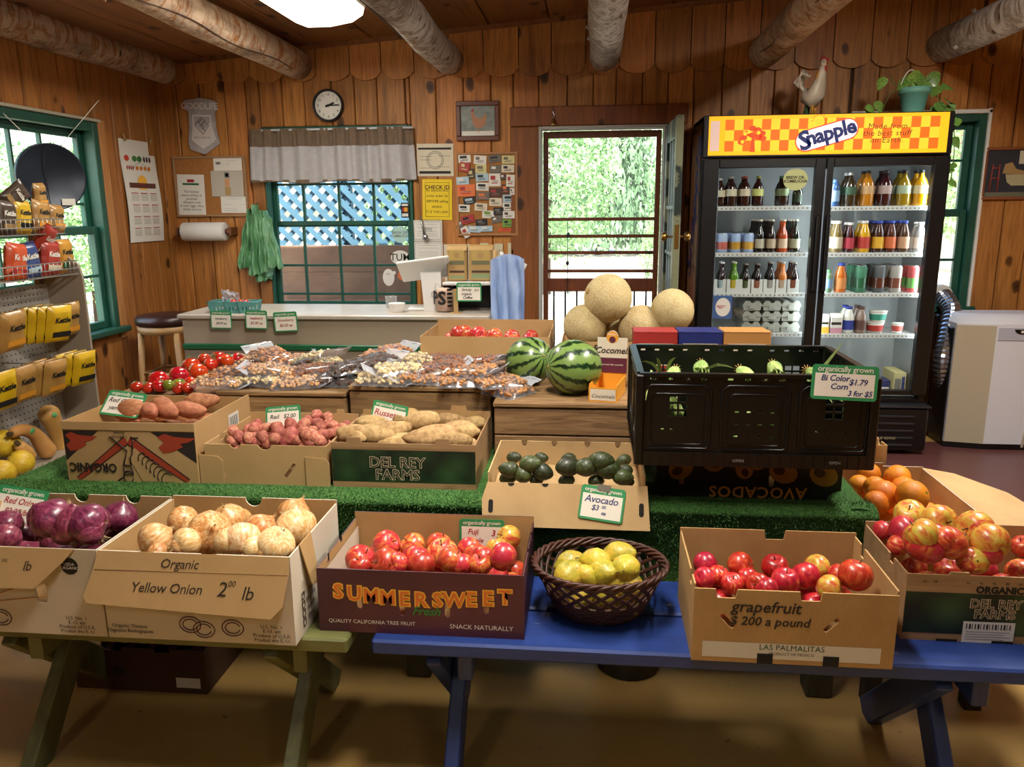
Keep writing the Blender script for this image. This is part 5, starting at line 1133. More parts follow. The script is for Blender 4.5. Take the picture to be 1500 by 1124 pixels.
NB = [nutbag(0, seed=1), nutbag(1, seed=2), nutbag(2, seed=3), nutbag(3, seed=4), nutbag(4, seed=5), nutbag(5, seed=6, chip=True)]
NAME = ['peanuts', 'almonds', 'cashews', 'hazelnuts', 'dark dates', 'dried banana chips']
BAGS = [(322, 560, .84, .1, 0, 0), (382, 558, .84, 3.0, 2, 0), (436, 560, .84, .2, 0, 0), (497, 558, .84, .1, 4, 0), (345, 545, .868, .3, 5, 1), (405, 545, .868, 3.3, 0, 1), (462, 543, .868, .4, 1, 1),
        (362, 530, .84, 2.6, 0, 0), (418, 532, .862, .5, 5, 1), (470, 530, .84, 5.6, 2, 0), (400, 522, .885, 2.5, 5, 2), (465, 524, .895, -.5, 2, 2), (520, 538, .89, .6, 4, 1),
        (560, 556, .866, .1, 2, 0), (622, 556, .866, 3.2, 3, 0), (682, 558, .866, .15, 3, 0), (585, 542, .896, 3.5, 2, 1), (640, 540, .896, .3, 1, 1), (545, 530, .90, .9, 4, 1), (600, 526, .88, .4, 2, 0), (655, 528, .87, 3.0, 1, 0),
        (690, 545, .896, -.4, 3, 1), (730, 560, .870, .6, 3, 0), (738, 570, .842, 2.5, 3, 0), (702, 532, .905, -.35, 1, 2), (565, 518, .90, .8, 5, 2), (735, 540, .87, -.3, 3, 0)]
LAY = ['flat on the crate', 'in the second layer', 'on top of the heap']; bl_ = rows_label(BAGS)
for k, (px, py, z, rz, v, ly) in enumerate(BAGS):
    p = onz(px, py, z+.012); t = thing('nut_bag', 'zip bag of %s %s, %s' % (NAME[v], LAY[ly], bl_[k]), 'bag', (p.x, p.y, z), (.05*math.sin(k), .06*math.cos(k*2) - .1*ly, rz), 'zip bags of nuts on the wooden crates', 1)
    for nm, me in zip(('clear_bag', 'zip_strip', 'nuts'), NB[v]): put(me, nm, t, kind='stuff' if nm == 'nuts' else None)
# ================================================================ price tags
def price_tag(name, label, M, w, h, lines, ink, cat='sign', hdr='organically grown', tape=False):
    t = bpy.data.objects.new(name, None); link(t); t.matrix_world = M; tag(t, label, cat, 'green bordered price tags')
    b = B(); b.panel([(-w/2+.006, -h/2), (w/2-.006, -h/2), (w/2, -h/2+.006), (w/2, h/2-.006), (w/2-.006, h/2), (-w/2+.006, h/2), (-w/2, h/2-.006), (-w/2, -h/2+.006)], (), .0012); b.build('card', GRN, t)
    e = w*.05; b = B(); b.add([(-w/2+e, -h/2+e, .0016), (w/2-e, -h/2+e, .0016), (w/2-e, h/2-h*.24, .0016), (-w/2+e, h/2-h*.24, .0016)], [(0, 1, 2, 3)]); b.build('white_field', SIGNW, t)
    if hdr: text(hdr, w*.125, SIGNW, t, T(0, h/2-h*.12, .0019), off=w*.0012, csp=.95)
    for (s_, x, y, q) in lines: text(s_, w*q, ink, t, T(w*x, h*y, .0022), shear=.2, off=w*.002, csp=.95)
    if tape: b = B(); b.add([(-.018, h/2-.012, .003), (.018, h/2-.014, .003), (.02, h/2+.006, .003), (-.02, h/2+.006, .003)], [(0, 1, 2, 3)]); b.build('tape', mat('grey_tape', '#6f675c', .4), t)
    return t
def upright(p, tilt=0, roll=0, yaw=0): return MX.Translation(p) @ R('Z', yaw) @ R('X', PI/2-tilt) @ R('Z', roll)
price_tag('price_tag', 'avocado price tag taped to the tray flap', AVP[0] @ T(.105, -.055, .0075) @ R('Z', -.13), .128, .098, [('Avocado', -.02, .1, .22), ('$3', -.14, -.14, .17), ('00', .05, -.1, .10), ('ea', .06, -.27, .12)], INKB, tape=True)
price_tag('price_tag', 'bi color corn price tag on the black plastic crate', upright(ony(1237, 561, 2.145), .1, -.04), .172, .094, [('Bi Color', -.15, .12, .13), ('Corn', -.08, -.12, .13), ('$1.79', .2, .02, .13), ('3 for $5', .24, -.30, .12)], INKB)
price_tag('price_tag', 'yam price tag lying on the yams', upright(onz(181, 592, .83), .75, -.12), .15, .1, [('Red Garnet', -.02, .1, .17), ('yam  lb', -.1, -.2, .16)], INKM)
price_tag('price_tag', 'red potato price tag propped behind the red potatoes', upright(ony(415, 612, 2.66), .35, .1), .13, .085, [('Red', -.25, .05, .17), ('$2.00', .18, .05, .16), ('lb', .1, -.22, .14)], INKM)
price_tag('price_tag', 'russet potato price tag half hidden by russet potatoes', upright(ony(570, 608, 2.66), .2, -.2), .13, .085, [('Russet', -.12, .02, .24), ('$1 lb', .0, -.3, .15)], INKR)
price_tag('price_tag', 'fuji apple price tag behind the apples in the plum carton', upright(ony(706, 783, 2.10), .05, 0), .13, .09, [('Fuji', -.2, .08, .18), ('Apple', -.15, -.2, .16), ('3', .25, .05, .2)], INKR)
price_tag('price_tag', 'red onion price tag leaning over the back of its carton', upright(ony(28, 741, 2.0), .55, -.12), .16, .105, [('Red Onion', .02, .1, .16), ('$2.00 lb', -.02, -.18, .15)], INKR)
# ---- candy box and other cartons at the crate tier
t = thing('candy_box', 'white and orange candy display box with header card beside the black crate', 'box', (.058, 2.79, .838), (0, 0, -.2))
OW = mat('print_amber', '#e09a2e', .5); PUP = mat('print_purple', '#5b2238', .5)
b = B()
for q in ((-.05, .05, -.09, -.087, 0, .05), (-.05, -.047, -.087, .087, 0, .06), (.047, .05, -.087, .087, 0, .06), (-.05, .05, .087, .09, 0, .10), (-.047, .047, -.087, .087, 0, .003)): b.bb(*q)
b.build('tray', [OW], t); b = B(); b.panel([(-.055, .07), (.055, .07), (.055, .2)]+[(.022*math.cos(PI*k/8)+0, .2+.026*math.sin(PI*k/8)) for k in range(9)]+[(-.055, .2)], (), .003, M=T(0, .088, 0) @ FRONT); h_ = b.build('header_card', mat('cream_print', '#d9cdb8', .6), t)
Fh = T(0, .088, 0) @ FRONT; patch(h_, Fh, -.055, .055, .07, .125, PUP, lift=-.0003); patch(h_, Fh, 0, 0, 0, 0, OW, 'printed_panel', pts=[(.022*math.cos(2*PI*k/14), .202+.022*math.sin(2*PI*k/14)) for k in range(14)], lift=.0002)
patch(h_, Fh, 0, 0, 0, 0, PUP, 'printed_drop', pts=[(.012*math.cos(2*PI*k/10), .193+.012*math.sin(2*PI*k/10)) for k in range(10)], lift=.0008); text('Cocomels', .032, INKM, h_, Fh @ T(0, .152, .0046), shear=.3, off=.0005); text('VANILLA', .011, SIGNW, h_, Fh @ T(0, .212, .005)); text('coconut milk caramels', .009, SIGNW, h_, Fh @ T(0, .1, .005))
tf = B(); tf.add([(-.045, -.0906, .005), (.045, -.0906, .005), (.045, -.0906, .045), (-.045, -.0906, .045)], [(0, 1, 2, 3)]); o = tf.build('front_label', MATS.get('cp') or P('cream_print'), t); text('Cocomels', .02, INKM, o, T(0, -.0912, .02) @ FRONT, shear=.3)
for i, (xa, xb, c, nm) in enumerate(((928, 994, '#9c2a24', 'red'), (994, 1060, '#1f2a6a', 'navy blue'), (1060, 1131, '#b98448', 'tan'))):
    a, e = ony(xa, 487, 2.95), ony(xb, 487, 2.95); t = thing('snack_carton', '%s snack carton standing behind the black crate' % nm, 'box', ((a.x+e.x)/2, 3.02, .838), (0, 0, 0), 'snack cartons behind the black crate')
    w = (e.x-a.x)/2-.002; h = a.z-.838; b = B(); b.bb(-w, w, -.07, .07, 0, h, ch=.003); o = b.build('carton_body', mat(nm+'_print', c, .5), t); b = B(); b.bb(-w, w, -.071, -.02, h-.002, h+.003, ch=.001); b.build('lid_flap', P(nm+'_print') , t)
    b = B(); b.add([(-w*.8, -.0706, h*.4), (w*.8, -.0706, h*.4), (w*.8, -.0706, h*.8), (-w*.8, -.0706, h*.8)], [(0, 1, 2, 3)]); b.build('label_panel', P('cream_print'), t)
# box of bottles under the olive bench, bucket under the blue bench
t, PF, FF = carton('bottle_carton', 'dark brown carton of jars on the floor under the olive bench', -1.64, -1.20, 2.13, 2.45, .0, .15, outer=mat('dark_brown_print', '#4a2f1c', .7), inner=CARD, nf=((-.1, .1, .012, 0), (.08, .06, .012, 0)))
patch(PF['front'], FF['front'], .12, .2, .02, .055, PAPER, 'paper_label'); patch(PF['front'], FF['front'], 0, 0, 0, 0, BK, 'printed_spot', pts=arc(-.15, .09, .025, 0, 2*PI, 12)[:-1]); patch(PF['front'], FF['front'], 0, 0, 0, 0, BK, 'printed_spot', pts=arc(-.07, .07, .02, 0, 2*PI, 12)[:-1])
jb = B().lathe([(.028, 0), (.031, .01), (.031, .1), (.024, .125), (.024, .135)], 14).mesh('jar_body', mat('dark_jar', '#2a1414', .15)); jl = B().lathe([(.027, .135), (.027, .155), (.02, .158)], 14).mesh('lid', mat('jar_lid', '#9a9390', .3, 1))
for i in range(5):
    for j in range(3):
        t = thing('jar', 'dark jar with metal lid in the floor carton, %s in %s row' % (ORD[i], ORD[j]), 'jar', (-1.56+.07*i, 2.2+.08*j, .006), (0, 0, 0), 'jars in the floor carton'); put(jb, 'jar_body', t); put(jl, 'lid', t)
t = thing('bucket', 'dark round bucket on the floor under the blue bench', 'bucket', (.135, 2.42, 0)); b = B(); b.lathe([(.10, 0), (.105, .01), (.12, .2), (.126, .205), (.126, .215), (.116, .21), (.1, .015)], 24, cap=False); b.lathe([(.001, .01), (.102, .01)], 24, cap=False); b.build('pail', mat('dark_bucket', '#1a1c22', .4), t)
b = B(); b.tube([(.122*math.cos(a), .122*math.sin(a)*.35-.06, .19-.1*math.sin(a)) for a in [PI*k/12 for k in range(13)]], .003, 5); b.build('handle', STEEL, t)
# ================================================================ counter and things on it
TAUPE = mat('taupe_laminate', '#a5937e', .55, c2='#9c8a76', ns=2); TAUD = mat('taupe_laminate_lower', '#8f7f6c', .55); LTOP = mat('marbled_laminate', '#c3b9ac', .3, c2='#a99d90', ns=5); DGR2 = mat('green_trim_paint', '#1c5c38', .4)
c0, c1 = -2.24, -.56
t = thing('counter', 'taupe shop counter with pale marbled top and green rail', 'counter', ((c0+c1)/2, 4.36, 0)); w = (c1-c0)/2
b = B(); b.bb(-w-.02, w+.02, -.27, .24, .925, .952, ch=.006); b.build('countertop', LTOP, t)
b = B(); b.bb(-w, w, -.25, .22, .0, .925); b.build('body', TAUPE, t)
b = B(); b.bb(-w-.005, w+.005, -.268, -.25, .755, .79, ch=.006); b.build('rail', DGR2, t)
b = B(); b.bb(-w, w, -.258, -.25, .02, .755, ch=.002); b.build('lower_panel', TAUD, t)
CT = .952
for (xa, xb, ya, yb, ls, lb, ink) in ((308, 340, 455, 482, [('blueberry', 0, .06, .15), ('$4.00 ea', 0, -.2, .15)], 'blueberry price tag taped to the counter front under the baskets', INKM), (359, 392, 455, 482, [('raspberry', 0, .08, .16), ('$5.00 ea', 0, -.18, .17)], 'raspberry price tag taped to the counter front, middle of three', INKR),
                                       (401, 436, 457, 486, [('Strawberry', 0, .08, .16), ('$6.00 ea', 0, -.18, .17)], 'strawberry price tag taped to the counter front, nearest the register', INKR)):
    p = ony((xa+xb)/2, (ya+yb)/2, 4.075); wd = (xb-xa)*4.4/FPX*.98; price_tag('price_tag', lb, upright(p, 0, -.02 if xa < 400 else .05), wd, wd*.82, ls, ink)
PULP = mat('teal_pulp', '#5f9c98', .8, c2='#4f8884', ns=30)
def punnet(px, lb, fruit):
    p = ony(px, 455, 4.18); t = thing('berry_basket', lb, 'basket', (p.x, 4.2, CT), (0, 0, .05*px % .2), 'teal pulp berry baskets'); b = B()
    for k in range(4):
        M = R('Z', k*PI/2); holes = [[(-.03+.018*i, .012), (-.022+.018*i, .012), (-.022+.018*i, .036), (-.03+.018*i, .036)] for i in range(4)]
        b.panel([(-.042, 0), (.042, 0), (.052, .062), (-.052, .062)], holes, .003, M=M @ T(0, -.045, 0) @ R('X', PI/2+.16))
    b.bb(-.042, .042, -.042, .042, 0, .003); b.tube([(-.055, -.055, .062), (.055, -.055, .062), (.055, .055, .062), (-.055, .055, .062)], .003, 5, closed=True); b.build('tray', PULP, t)
punnet(322, 'teal pulp berry basket nearest the stool end of the counter', 0); punnet(346, 'teal pulp berry basket in the middle holding strawberries', 1); punnet(364, 'teal pulp berry basket nearest the register', 0)
for k, (px, py) in enumerate(((341, 434), (352, 432), (360, 434), (346, 440), (356, 440), (365, 440))):
    p = ony(px, py, 4.2); item('tomato', 'r', 'strawberry', (p.x, p.y, CT+.045+.012*(k < 3)), .017, (.5, .3, k), 'red strawberry in the counter basket, %s from stool end' % ORD[k], 'berry', 'strawberries on the counter')
b = B(); b.grid(lambda u, v: (-.07+.1*u+.02*NZ.noise(V((u*5, v*5, 1))), .02*NZ.noise(V((u*6, v*6, 4))), .0+.075*v*(1-.3*u)+.025*NZ.noise(V((u*7, v*7, 9)))), 10, 8); o = b.build('plastic_bag', ZIP, None, loc=(ony(343, 440, 4.24).x, 4.24, CT+.05)); tag(o, 'crumpled clear plastic bag standing in the strawberry basket', 'bag')
# register
p = ony(632, 447, 4.35); t = thing('register_tablet', 'white tablet cash register on a square stand', 'register', (p.x, 4.36, CT), (0, 0, .1)); PW = mat('white_plastic', '#e3e1dd', .35)
b = B(); b.panel([(-.085, 0), (.05, 0), (.06, .2), (.0, .2), (-.06, .19)] if False else [(-.035, 0), (.065, 0), (.06, .21), (-.05, .21)], (), .13, M=T(0, .06, 0) @ FRONT); b.build('stand', PW, t)
b = B(); b.bb(-.13, -.03, -.06, .06, 0, .014, ch=.004); b.build('foot', PW, t)
b = B(); b.bb(-.145, .145, -.008, .008, -.1, .1, ch=.006, M=T(-.03, 0, .225) @ R('Y', -.12) @ R('X', .95)); b.build('tablet', PW, t)
b = B(); b.tube([(x, y, 0) for x, y in ((-.013, -.013), (.013, -.013), (.013, .013), (-.013, .013))], .0014, 4, closed=True, M=T(.022, -.0715, .09) @ FRONT); b.bb(-.004, .004, -.004, .004, 0, .001, M=T(.022, -.0705, .09) @ FRONT); b.build('square_mark', INK, t)
p = ony(651, 450, 4.25); t = thing('tip_jar', 'glass jar with big black letters standing beside the register', 'jar', (p.x, 4.27, CT))
b = B(); b.lathe([(.05, 0), (.056, .01), (.056, .14), (.052, .15), (.054, .155)], 20, cap=False); b.build('glass_body', glass('jar_glass', (.95, .97, .97, 1), .06, .02), t); b = B(); b.lathe([(.05, .006), (.052, .1), (.045, .12), (.02, .13)], 14); b.build('wrapped_sweets', mat('pink_wrappers', '#d8a890', .6, c2='#e6c8b4', ns=40), t, kind='stuff')
for k, (ch, a) in enumerate((('P', -.95), ('S', -.1))): text(ch, .1, INK, t, R('Z', a) @ T(0, -.0575, .075) @ FRONT, off=.003)
b = B()
for i in range(5): 
    for a in (.55, .8): c_ = R('Z', a); b.bb(-.008, .008, -.0582, -.0572, .03+.022*i, .042+.022*i, M=c_)
b.build('lettering', INK, t)
for (px, lb, r, h, m) in ((580, 'small white tub on the counter beside the register', .045, .045, PW), (572, 'small clear cup behind the white tub', .035, .06, None)):
    p = ony(px, 447, 4.22 if m else 4.42); t = thing('tub', lb, 'tub', (p.x, 4.24 if m else 4.44, CT)); b = B(); b.lathe([(r*.8, 0), (r*.85, .005), (r, h), (r*1.05, h+.004), (r*.9, h+.004)], 18); b.build('cup', m or glass('cup_plastic', (.9, .9, .9, 1), .08, .1, solid=.2), t)
# stand with coffee bags
KR = mat('kraft_paper', '#b3925f', .7, c2='#a3824f', ns=8); OLV = mat('olive_label', '#6f6a4c', .6); GLDF = mat('gold_foil_label', '#b59a58', .45)
p = ony(690, 447, 4.3); t = thing('coffee_stand', 'low white shelf stand with dark cavity under the coffee bags', 'stand', (p.x, 4.36, CT)); z1_ = ony(690, 413, 4.3).z-CT; wS = .15
b = B(); b.bb(-wS, wS, -.1, .1, z1_-.016, z1_, ch=.003); b.build('shelf', PW, t); b = B(); b.bb(-wS, -wS+.01, -.09, .09, 0, z1_-.016); b.bb(wS-.01, wS, -.09, .09, 0, z1_-.016); b.build('side', BLACK, t); b = B(); b.bb(-wS+.01, wS-.01, .085, .09, 0, z1_-.016); b.build('back', BLACK, t)
zt_ = CT+z1_
for k, (xa, xb, lb) in enumerate(((655, 684, 'kraft coffee bag with gold label, nearer the register'), (687, 722, 'kraft coffee bag with gold and green label, nearer the blue newspapers'))):
    a, e = ony(xa, 400, 4.33), ony(xb, 400, 4.33); w_ = (e.x-a.x)/2; h_ = ony(670, 359, 4.33).z-zt_
    t = thing('coffee_bag', lb, 'coffee bag', ((a.x+e.x)/2, 4.36, zt_), (0, 0, 0), 'coffee bags on the counter stand')
    b = B(); b.bb(-w_, w_, -.035, .035, 0, h_-.025, ch=.01); b.add([(-w_, -.035, h_-.03), (w_, -.035, h_-.03), (w_, .035, h_-.03), (-w_, .035, h_-.03), (-w_, -.006, h_), (w_, -.006, h_), (w_, .006, h_), (-w_, .006, h_)], [(0, 1, 5, 4), (1, 2, 6, 5), (2, 3, 7, 6), (3, 0, 4, 7), (4, 5, 6, 7)]); o = b.build('pouch', KR, t)
    FF_ = T(0, -.035, 0) @ FRONT @ T(0, 0, -TH)
    patch(o, FF_, -w_*.75, w_*.75, h_*.58, h_*.86, GLDF, 'gold_label'); patch(o, FF_, -w_*.75, w_*.75, h_*.46, h_*.57, OLV, 'olive_label'); patch(o, FF_, -w_*.75, w_*.75, h_*.24, h_*.30, mat('print_darkbrown', '#4c3322', .6)); patch(o, FF_, -w_*.75, w_*.75, h_*.08, h_*(.16+.06*k), mat('pale_green_print', '#87966a', .6)); patch(o, FF_, 0, 0, 0, 0, KR, 'round_emblem', pts=arc(0, h_*.72, w_*.3, 0, 2*PI, 14)[:-1], lift=.001)
    b = B(); b.bb(-w_*1.02, w_*1.02, -.012, .012, h_-.012, h_-.002); b.build('tin_tie', GLDF, o)
p = ony(687, 428, 4.19); price_tag('price_tag', 'organic coffee price tag on a wooden stick by the coffee bags', upright(p, .05), .135, .1, [('Strictly', -.1, .12, .15), ('organic', -.1, -.1, .15), ('Coffee', -.06, -.3, .15), ('$12', .3, .1, .12)], INKM)
p = ony(668, 450, 4.2); t = thing('tag_holder', 'wooden stick holder carrying the coffee price tag', 'holder', (p.x, 4.2, CT)); b = B(); b.bb(-.012, .012, -.006, .006, .004, .13, ch=.002); b.build('stick', KR, t); b = B(); b.bb(-.03, .03, -.02, .02, 0, .005); b.build('foot', KR, t)
# bundle of newspapers in plastic at the counter end
NB_ = mat('blue_plastic_wrap', '#7fa0dc', .25, c2='#b9cdf0', ns=9, stretch=(3, 3, .6)); p = ony(735, 470, 4.25); a, e = ony(713, 470, 4.2), ony(757, 470, 4.2)
t = thing('newspaper_rack', 'tall bundle of papers in blue plastic sleeves at the counter end', 'papers', ((a.x+e.x)/2+.035, 4.3, 0)); w_ = (e.x-a.x)/2; zt2 = ony(735, 380, 4.25).z
b = B(); b.bb(-w_-.01, w_+.01, -.14, .14, 0, .8, ch=.005); b.build('box', mat('taupe_box', '#8e7c66', .6), t)
b = B(); rs = []
b.grid(lambda u, v: ((-w_+2*w_*u)*(1+.10*math.sin(2.2*v)), -.12-.012*math.sin(u*19+2*v)-.02*NZ.noise(V((u*6, v*4, 0))), .8+(zt2-.8+.03*math.sin(u*3))*v), 18, 10)
b.grid(lambda u, v: ((-w_+2*w_*u)*(1+.10*math.sin(2.2*v)), -.09-.012*math.sin(u*19+2*v), .8+(zt2-.8+.03*math.sin(u*3))*v), 18, 10); b.build('blue_sleeve', NB_, t)
for k in range(6):
    b = B(); x = -w_*.95+.012*k; b.lathe([(.012, 0), (.012, .22)], 8, M=T(x, -.06+.01*k, zt2-.17-.01*k) @ R('Y', .04+.09*k)); b.build('rolled_paper', PAPER if k % 2 else KR, t)
# stool
p = ony(246, 462, 4.75); t = thing('bar_stool', 'wooden bar stool with a dark round padded seat beside the counter', 'stool', (-2.69, 4.75, 0)); b = B(); b.lathe([(.17, .80), (.185, .81), (.19, .835), (.18, .862), (.1, .872), (.01, .873)], 26); b.build('seat', mat('oxblood_vinyl', '#2f1713', .35), t)
LW_ = mat('light_wood', '#b08a58', .5, c2='#9a7446', ns=10); b = B(); b.lathe([(.175, .755), (.178, .80)], 26); b.build('seat_ring', LW_, t)
for s_ in ((-1, -1), (1, -1), (1, 1), (-1, 1)): b = B(); b.tube([(s_[0]*.115, s_[1]*.115, .76), (s_[0]*.155, s_[1]*.155, 0)], [.02, .016], 8); b.build('leg', LW_, t)
for z in (.3, .5):
    q = .115+.04*(1-z/.76); b = B(); b.tube([(-q, -q, z), (q, -q, z), (q, q, z), (-q, q, z)], .010, 6, closed=True); b.build('rung', LW_, t)
# ================================================================ wall things (back wall face at y = 5.476)
WF = WY-.024
def wr(x0, y0, x1, y1, off=.0): a, c = ony(x0, y0, WF-off), ony(x1, y1, WF-off); return ((a.x+c.x)/2, WF-off, (a.z+c.z)/2), abs(c.x-a.x), abs(a.z-c.z)
def sheet(name, label, cat, x0, y0, x1, y1, m, rot=0, off=.002, group=None, th=.0015, lines=(), lm=None, marks=()):
    c, w, h = wr(x0, y0, x1, y1, off); t = thing(name, label, cat, c, (0, rot, 0), group); b = B(); b.bb(-w/2, w/2, -th, 0, -h/2, h/2); o = b.build('sheet', m, t); F = T(0, -th, 0) @ FRONT @ T(0, 0, -TH)
    for (xa, xb, ya, yb, mm) in marks: patch(o, F, w*xa, w*xb, h*ya, h*yb, mm, 'printed_block', lift=.0004)
    if lines:
        b = B(); r = random.Random(len(label))
        for (xa, xb, ya) in lines: b.add([tuple(F @ V((w*xa, h*ya, TH+.0006))), tuple(F @ V((w*xb*r.uniform(.8, 1), h*ya, TH+.0006))), tuple(F @ V((w*xb, h*(ya+.012), TH+.0006))), tuple(F @ V((w*xa, h*(ya+.012), TH+.0006)))], [(0, 1, 2, 3)])
        b.build('printed_lines', lm or INKG, o, kind='stuff')
    return t, o, F, w, h
CORK = mat('cork', '#a8723c', .9, c2='#96622f', ns=60)
def corkboard(label, x0, y0, x1, y1, fm):
    c, w, h = wr(x0, y0, x1, y1); t = thing('cork_board', label, 'board', c); b = B(); b.bb(-w/2+.008, w/2-.008, -.010, 0, -h/2+.008, h/2-.008); b.build('cork', CORK, t)
    b = B(); f = .014; b.bb(-w/2, w/2, -.018, 0, h/2-f, h/2, ch=.002); b.bb(-w/2, w/2, -.018, 0, -h/2, -h/2+f, ch=.002); b.bb(-w/2, -w/2+f, -.0178, 0, -h/2+f, h/2-f, ch=.002); b.bb(w/2-f, w/2, -.0178, 0, -h/2+f, h/2-f, ch=.002); b.build('frame', fm, t); return c, w, h
FRW = mat('board_frame_wood', '#a67448', .6)
corkboard('cork notice board beside the green bags with four papers', 253, 230, 366, 317, mat('board_frame_tan', '#9a7a58', .6)); corkboard('cork notice board covered in small business cards', 668, 224, 759, 345, FRW)
ln = lambda ys, a=-.35, b=.35: [(a, b, y) for y in ys]
t, o, F, w, h = sheet('notice', 'white allergen notice with large type on the cork board', 'paper', 258, 256, 303, 315, PAPER, .03, .013)
patch(o, F, -w*.3, w*.3, h*.24, h*.29, DGR2, 'green_emblem', lift=.0006); patch(o, F, -w*.13, w*.13, h*.31, h*.38, INKR, 'red_emblem', lift=.0006); text('This kitchen\nuses a variety of\npotential\nallergens such\nas nuts, eggs, dairy,\nwheat and soy.', .023, INK, o, F @ T(0, -h*.14, TH+.0008), shear=.15, lsp=1.05)
sheet('paper_card', 'white card with a small emblem at the top of the cork board', 'paper', 312, 232, 355, 250, PAPER, .01, .012, lines=[(-.05, .35, .3), (-.05, .1, .1), (-.05, .1, -.05)], marks=[(-.42, -.25, .0, .2, INKG)])
sheet('plastic_sleeve', 'grey sleeve holding a ringed wooden keepsake on the cork board', 'paper', 308, 251, 358, 288, mat('greyish_sleeve', '#b5ada2', .5), .02, .014, marks=[(-.08, .1, -.45, -.12, KR), (-.07, .07, -.1, .2, mat('peach', '#c89060', .6)), (-.08, .08, .24, .45, INKG), (-.05, .05, .28, .41, PAPER)])
sheet('paper_form', 'white form with blue print at the bottom of the cork board', 'paper', 323, 288, 364, 312, PAPER, .01, .012, lines=[(-.2, .3, .35), (-.4, -.1, 0), (.2, .4, 0), (-.4, .1, -.25), (-.4, .1, -.35)], lm=mat('blue_print', '#6d7ea5', .7))
CM = mat('cream_paper', '#cfc5ae', .8); YP = mat('yellow_paper', '#e3c31e', .7)
t, o, F, w, h = sheet('certificate', 'cream certificate with a round grey seal beside the curtain', 'paper', 610, 211, 665, 258, CM, .01, lines=[(-.42, -.1, .1), (-.42, -.1, 0), (.1, .42, .12), (-.4, -.15, -.25), (.05, .4, -.22)], marks=[(-.46, .44, .32, .38, INK), (-.44, .42, -.42, -.34, INK)])
strokes(o, F, [arc(0, 0, h*.27, 0, 2*PI, 24), arc(0, 0, h*.22, 0, 2*PI, 24)], .0015, INKG, 'round_seal')
t, o, F, w, h = sheet('yellow_sign', 'bright yellow CHECK ID sign', 'sign', 618, 263, 663, 322, YP, .02)
strokes(o, F, [[(-w*.4, -h*.42), (w*.4, -h*.42), (w*.4, h*.42), (-w*.4, h*.42), (-w*.4, -h*.42)]], .0012, INK, 'border_line')
text('CHECK ID', .038, INK, o, F @ T(0, h*.3, TH+.001), off=.0006); text('for anyone who\nlooks under 26\nBEFORE selling\nalcohol.\nIT IS THE LAW.', .024, INK, o, F @ T(0, -h*.04, TH+.001), lsp=1.5)
for (x0_, y0_, x1_, y1_, lb) in ((604, 323, 648, 353, 'white framed licence paper under the yellow sign, topmost'), (606, 354, 649, 382, 'white licence paper under the yellow sign, middle one'), (608, 383, 650, 408, 'white paper with red emblem behind the register')):
    t, o, F, w, h = sheet('licence_paper', lb, 'paper', x0_, y0_, x1_, y1_, PAPER, .01, lines=ln((.3, .15, -.05, -.15, -.25)), marks=[(-.1, .1, .2, .3, MAR)] if y0_ > 380 else ()); strokes(o, F, [[(-w*.45, -h*.43), (w*.45, -h*.43), (w*.45, h*.43), (-w*.45, h*.43), (-w*.45, -h*.43)]], .001, INK, 'border_line')
    if y0_ < 330: text('1990', .035, INKG, o, F @ T(0, h*.05, TH+.001))
sheet('licence_paper', 'pale paper partly hidden behind the coffee bags', 'paper', 650, 358, 690, 412, CM, 0)
# business cards
CC = dict(w=PAPER, b=mat('card_black', '#16161a', .5), o=mat('card_orange', '#d9713c', .6), y=mat('card_pale_yellow', '#cfc68c', .7), g=mat('card_grey', '#6a6258', .6), r=mat('card_red', '#a52c2c', .5), l=mat('card_light_blue', '#a9c2cf', .6), d=mat('card_dark_brown', '#4a332a', .6), e=mat('card_green', '#6d9a3c', .6), c=mat('card_cream', '#d6cbb4', .7), v=mat('card_vermilion', '#d8501e', .6))
CN = dict(w='white', b='black', o='orange', y='pale yellow', g='grey', r='red', l='light blue', d='dark brown', e='green and white', c='cream', v='vermilion')
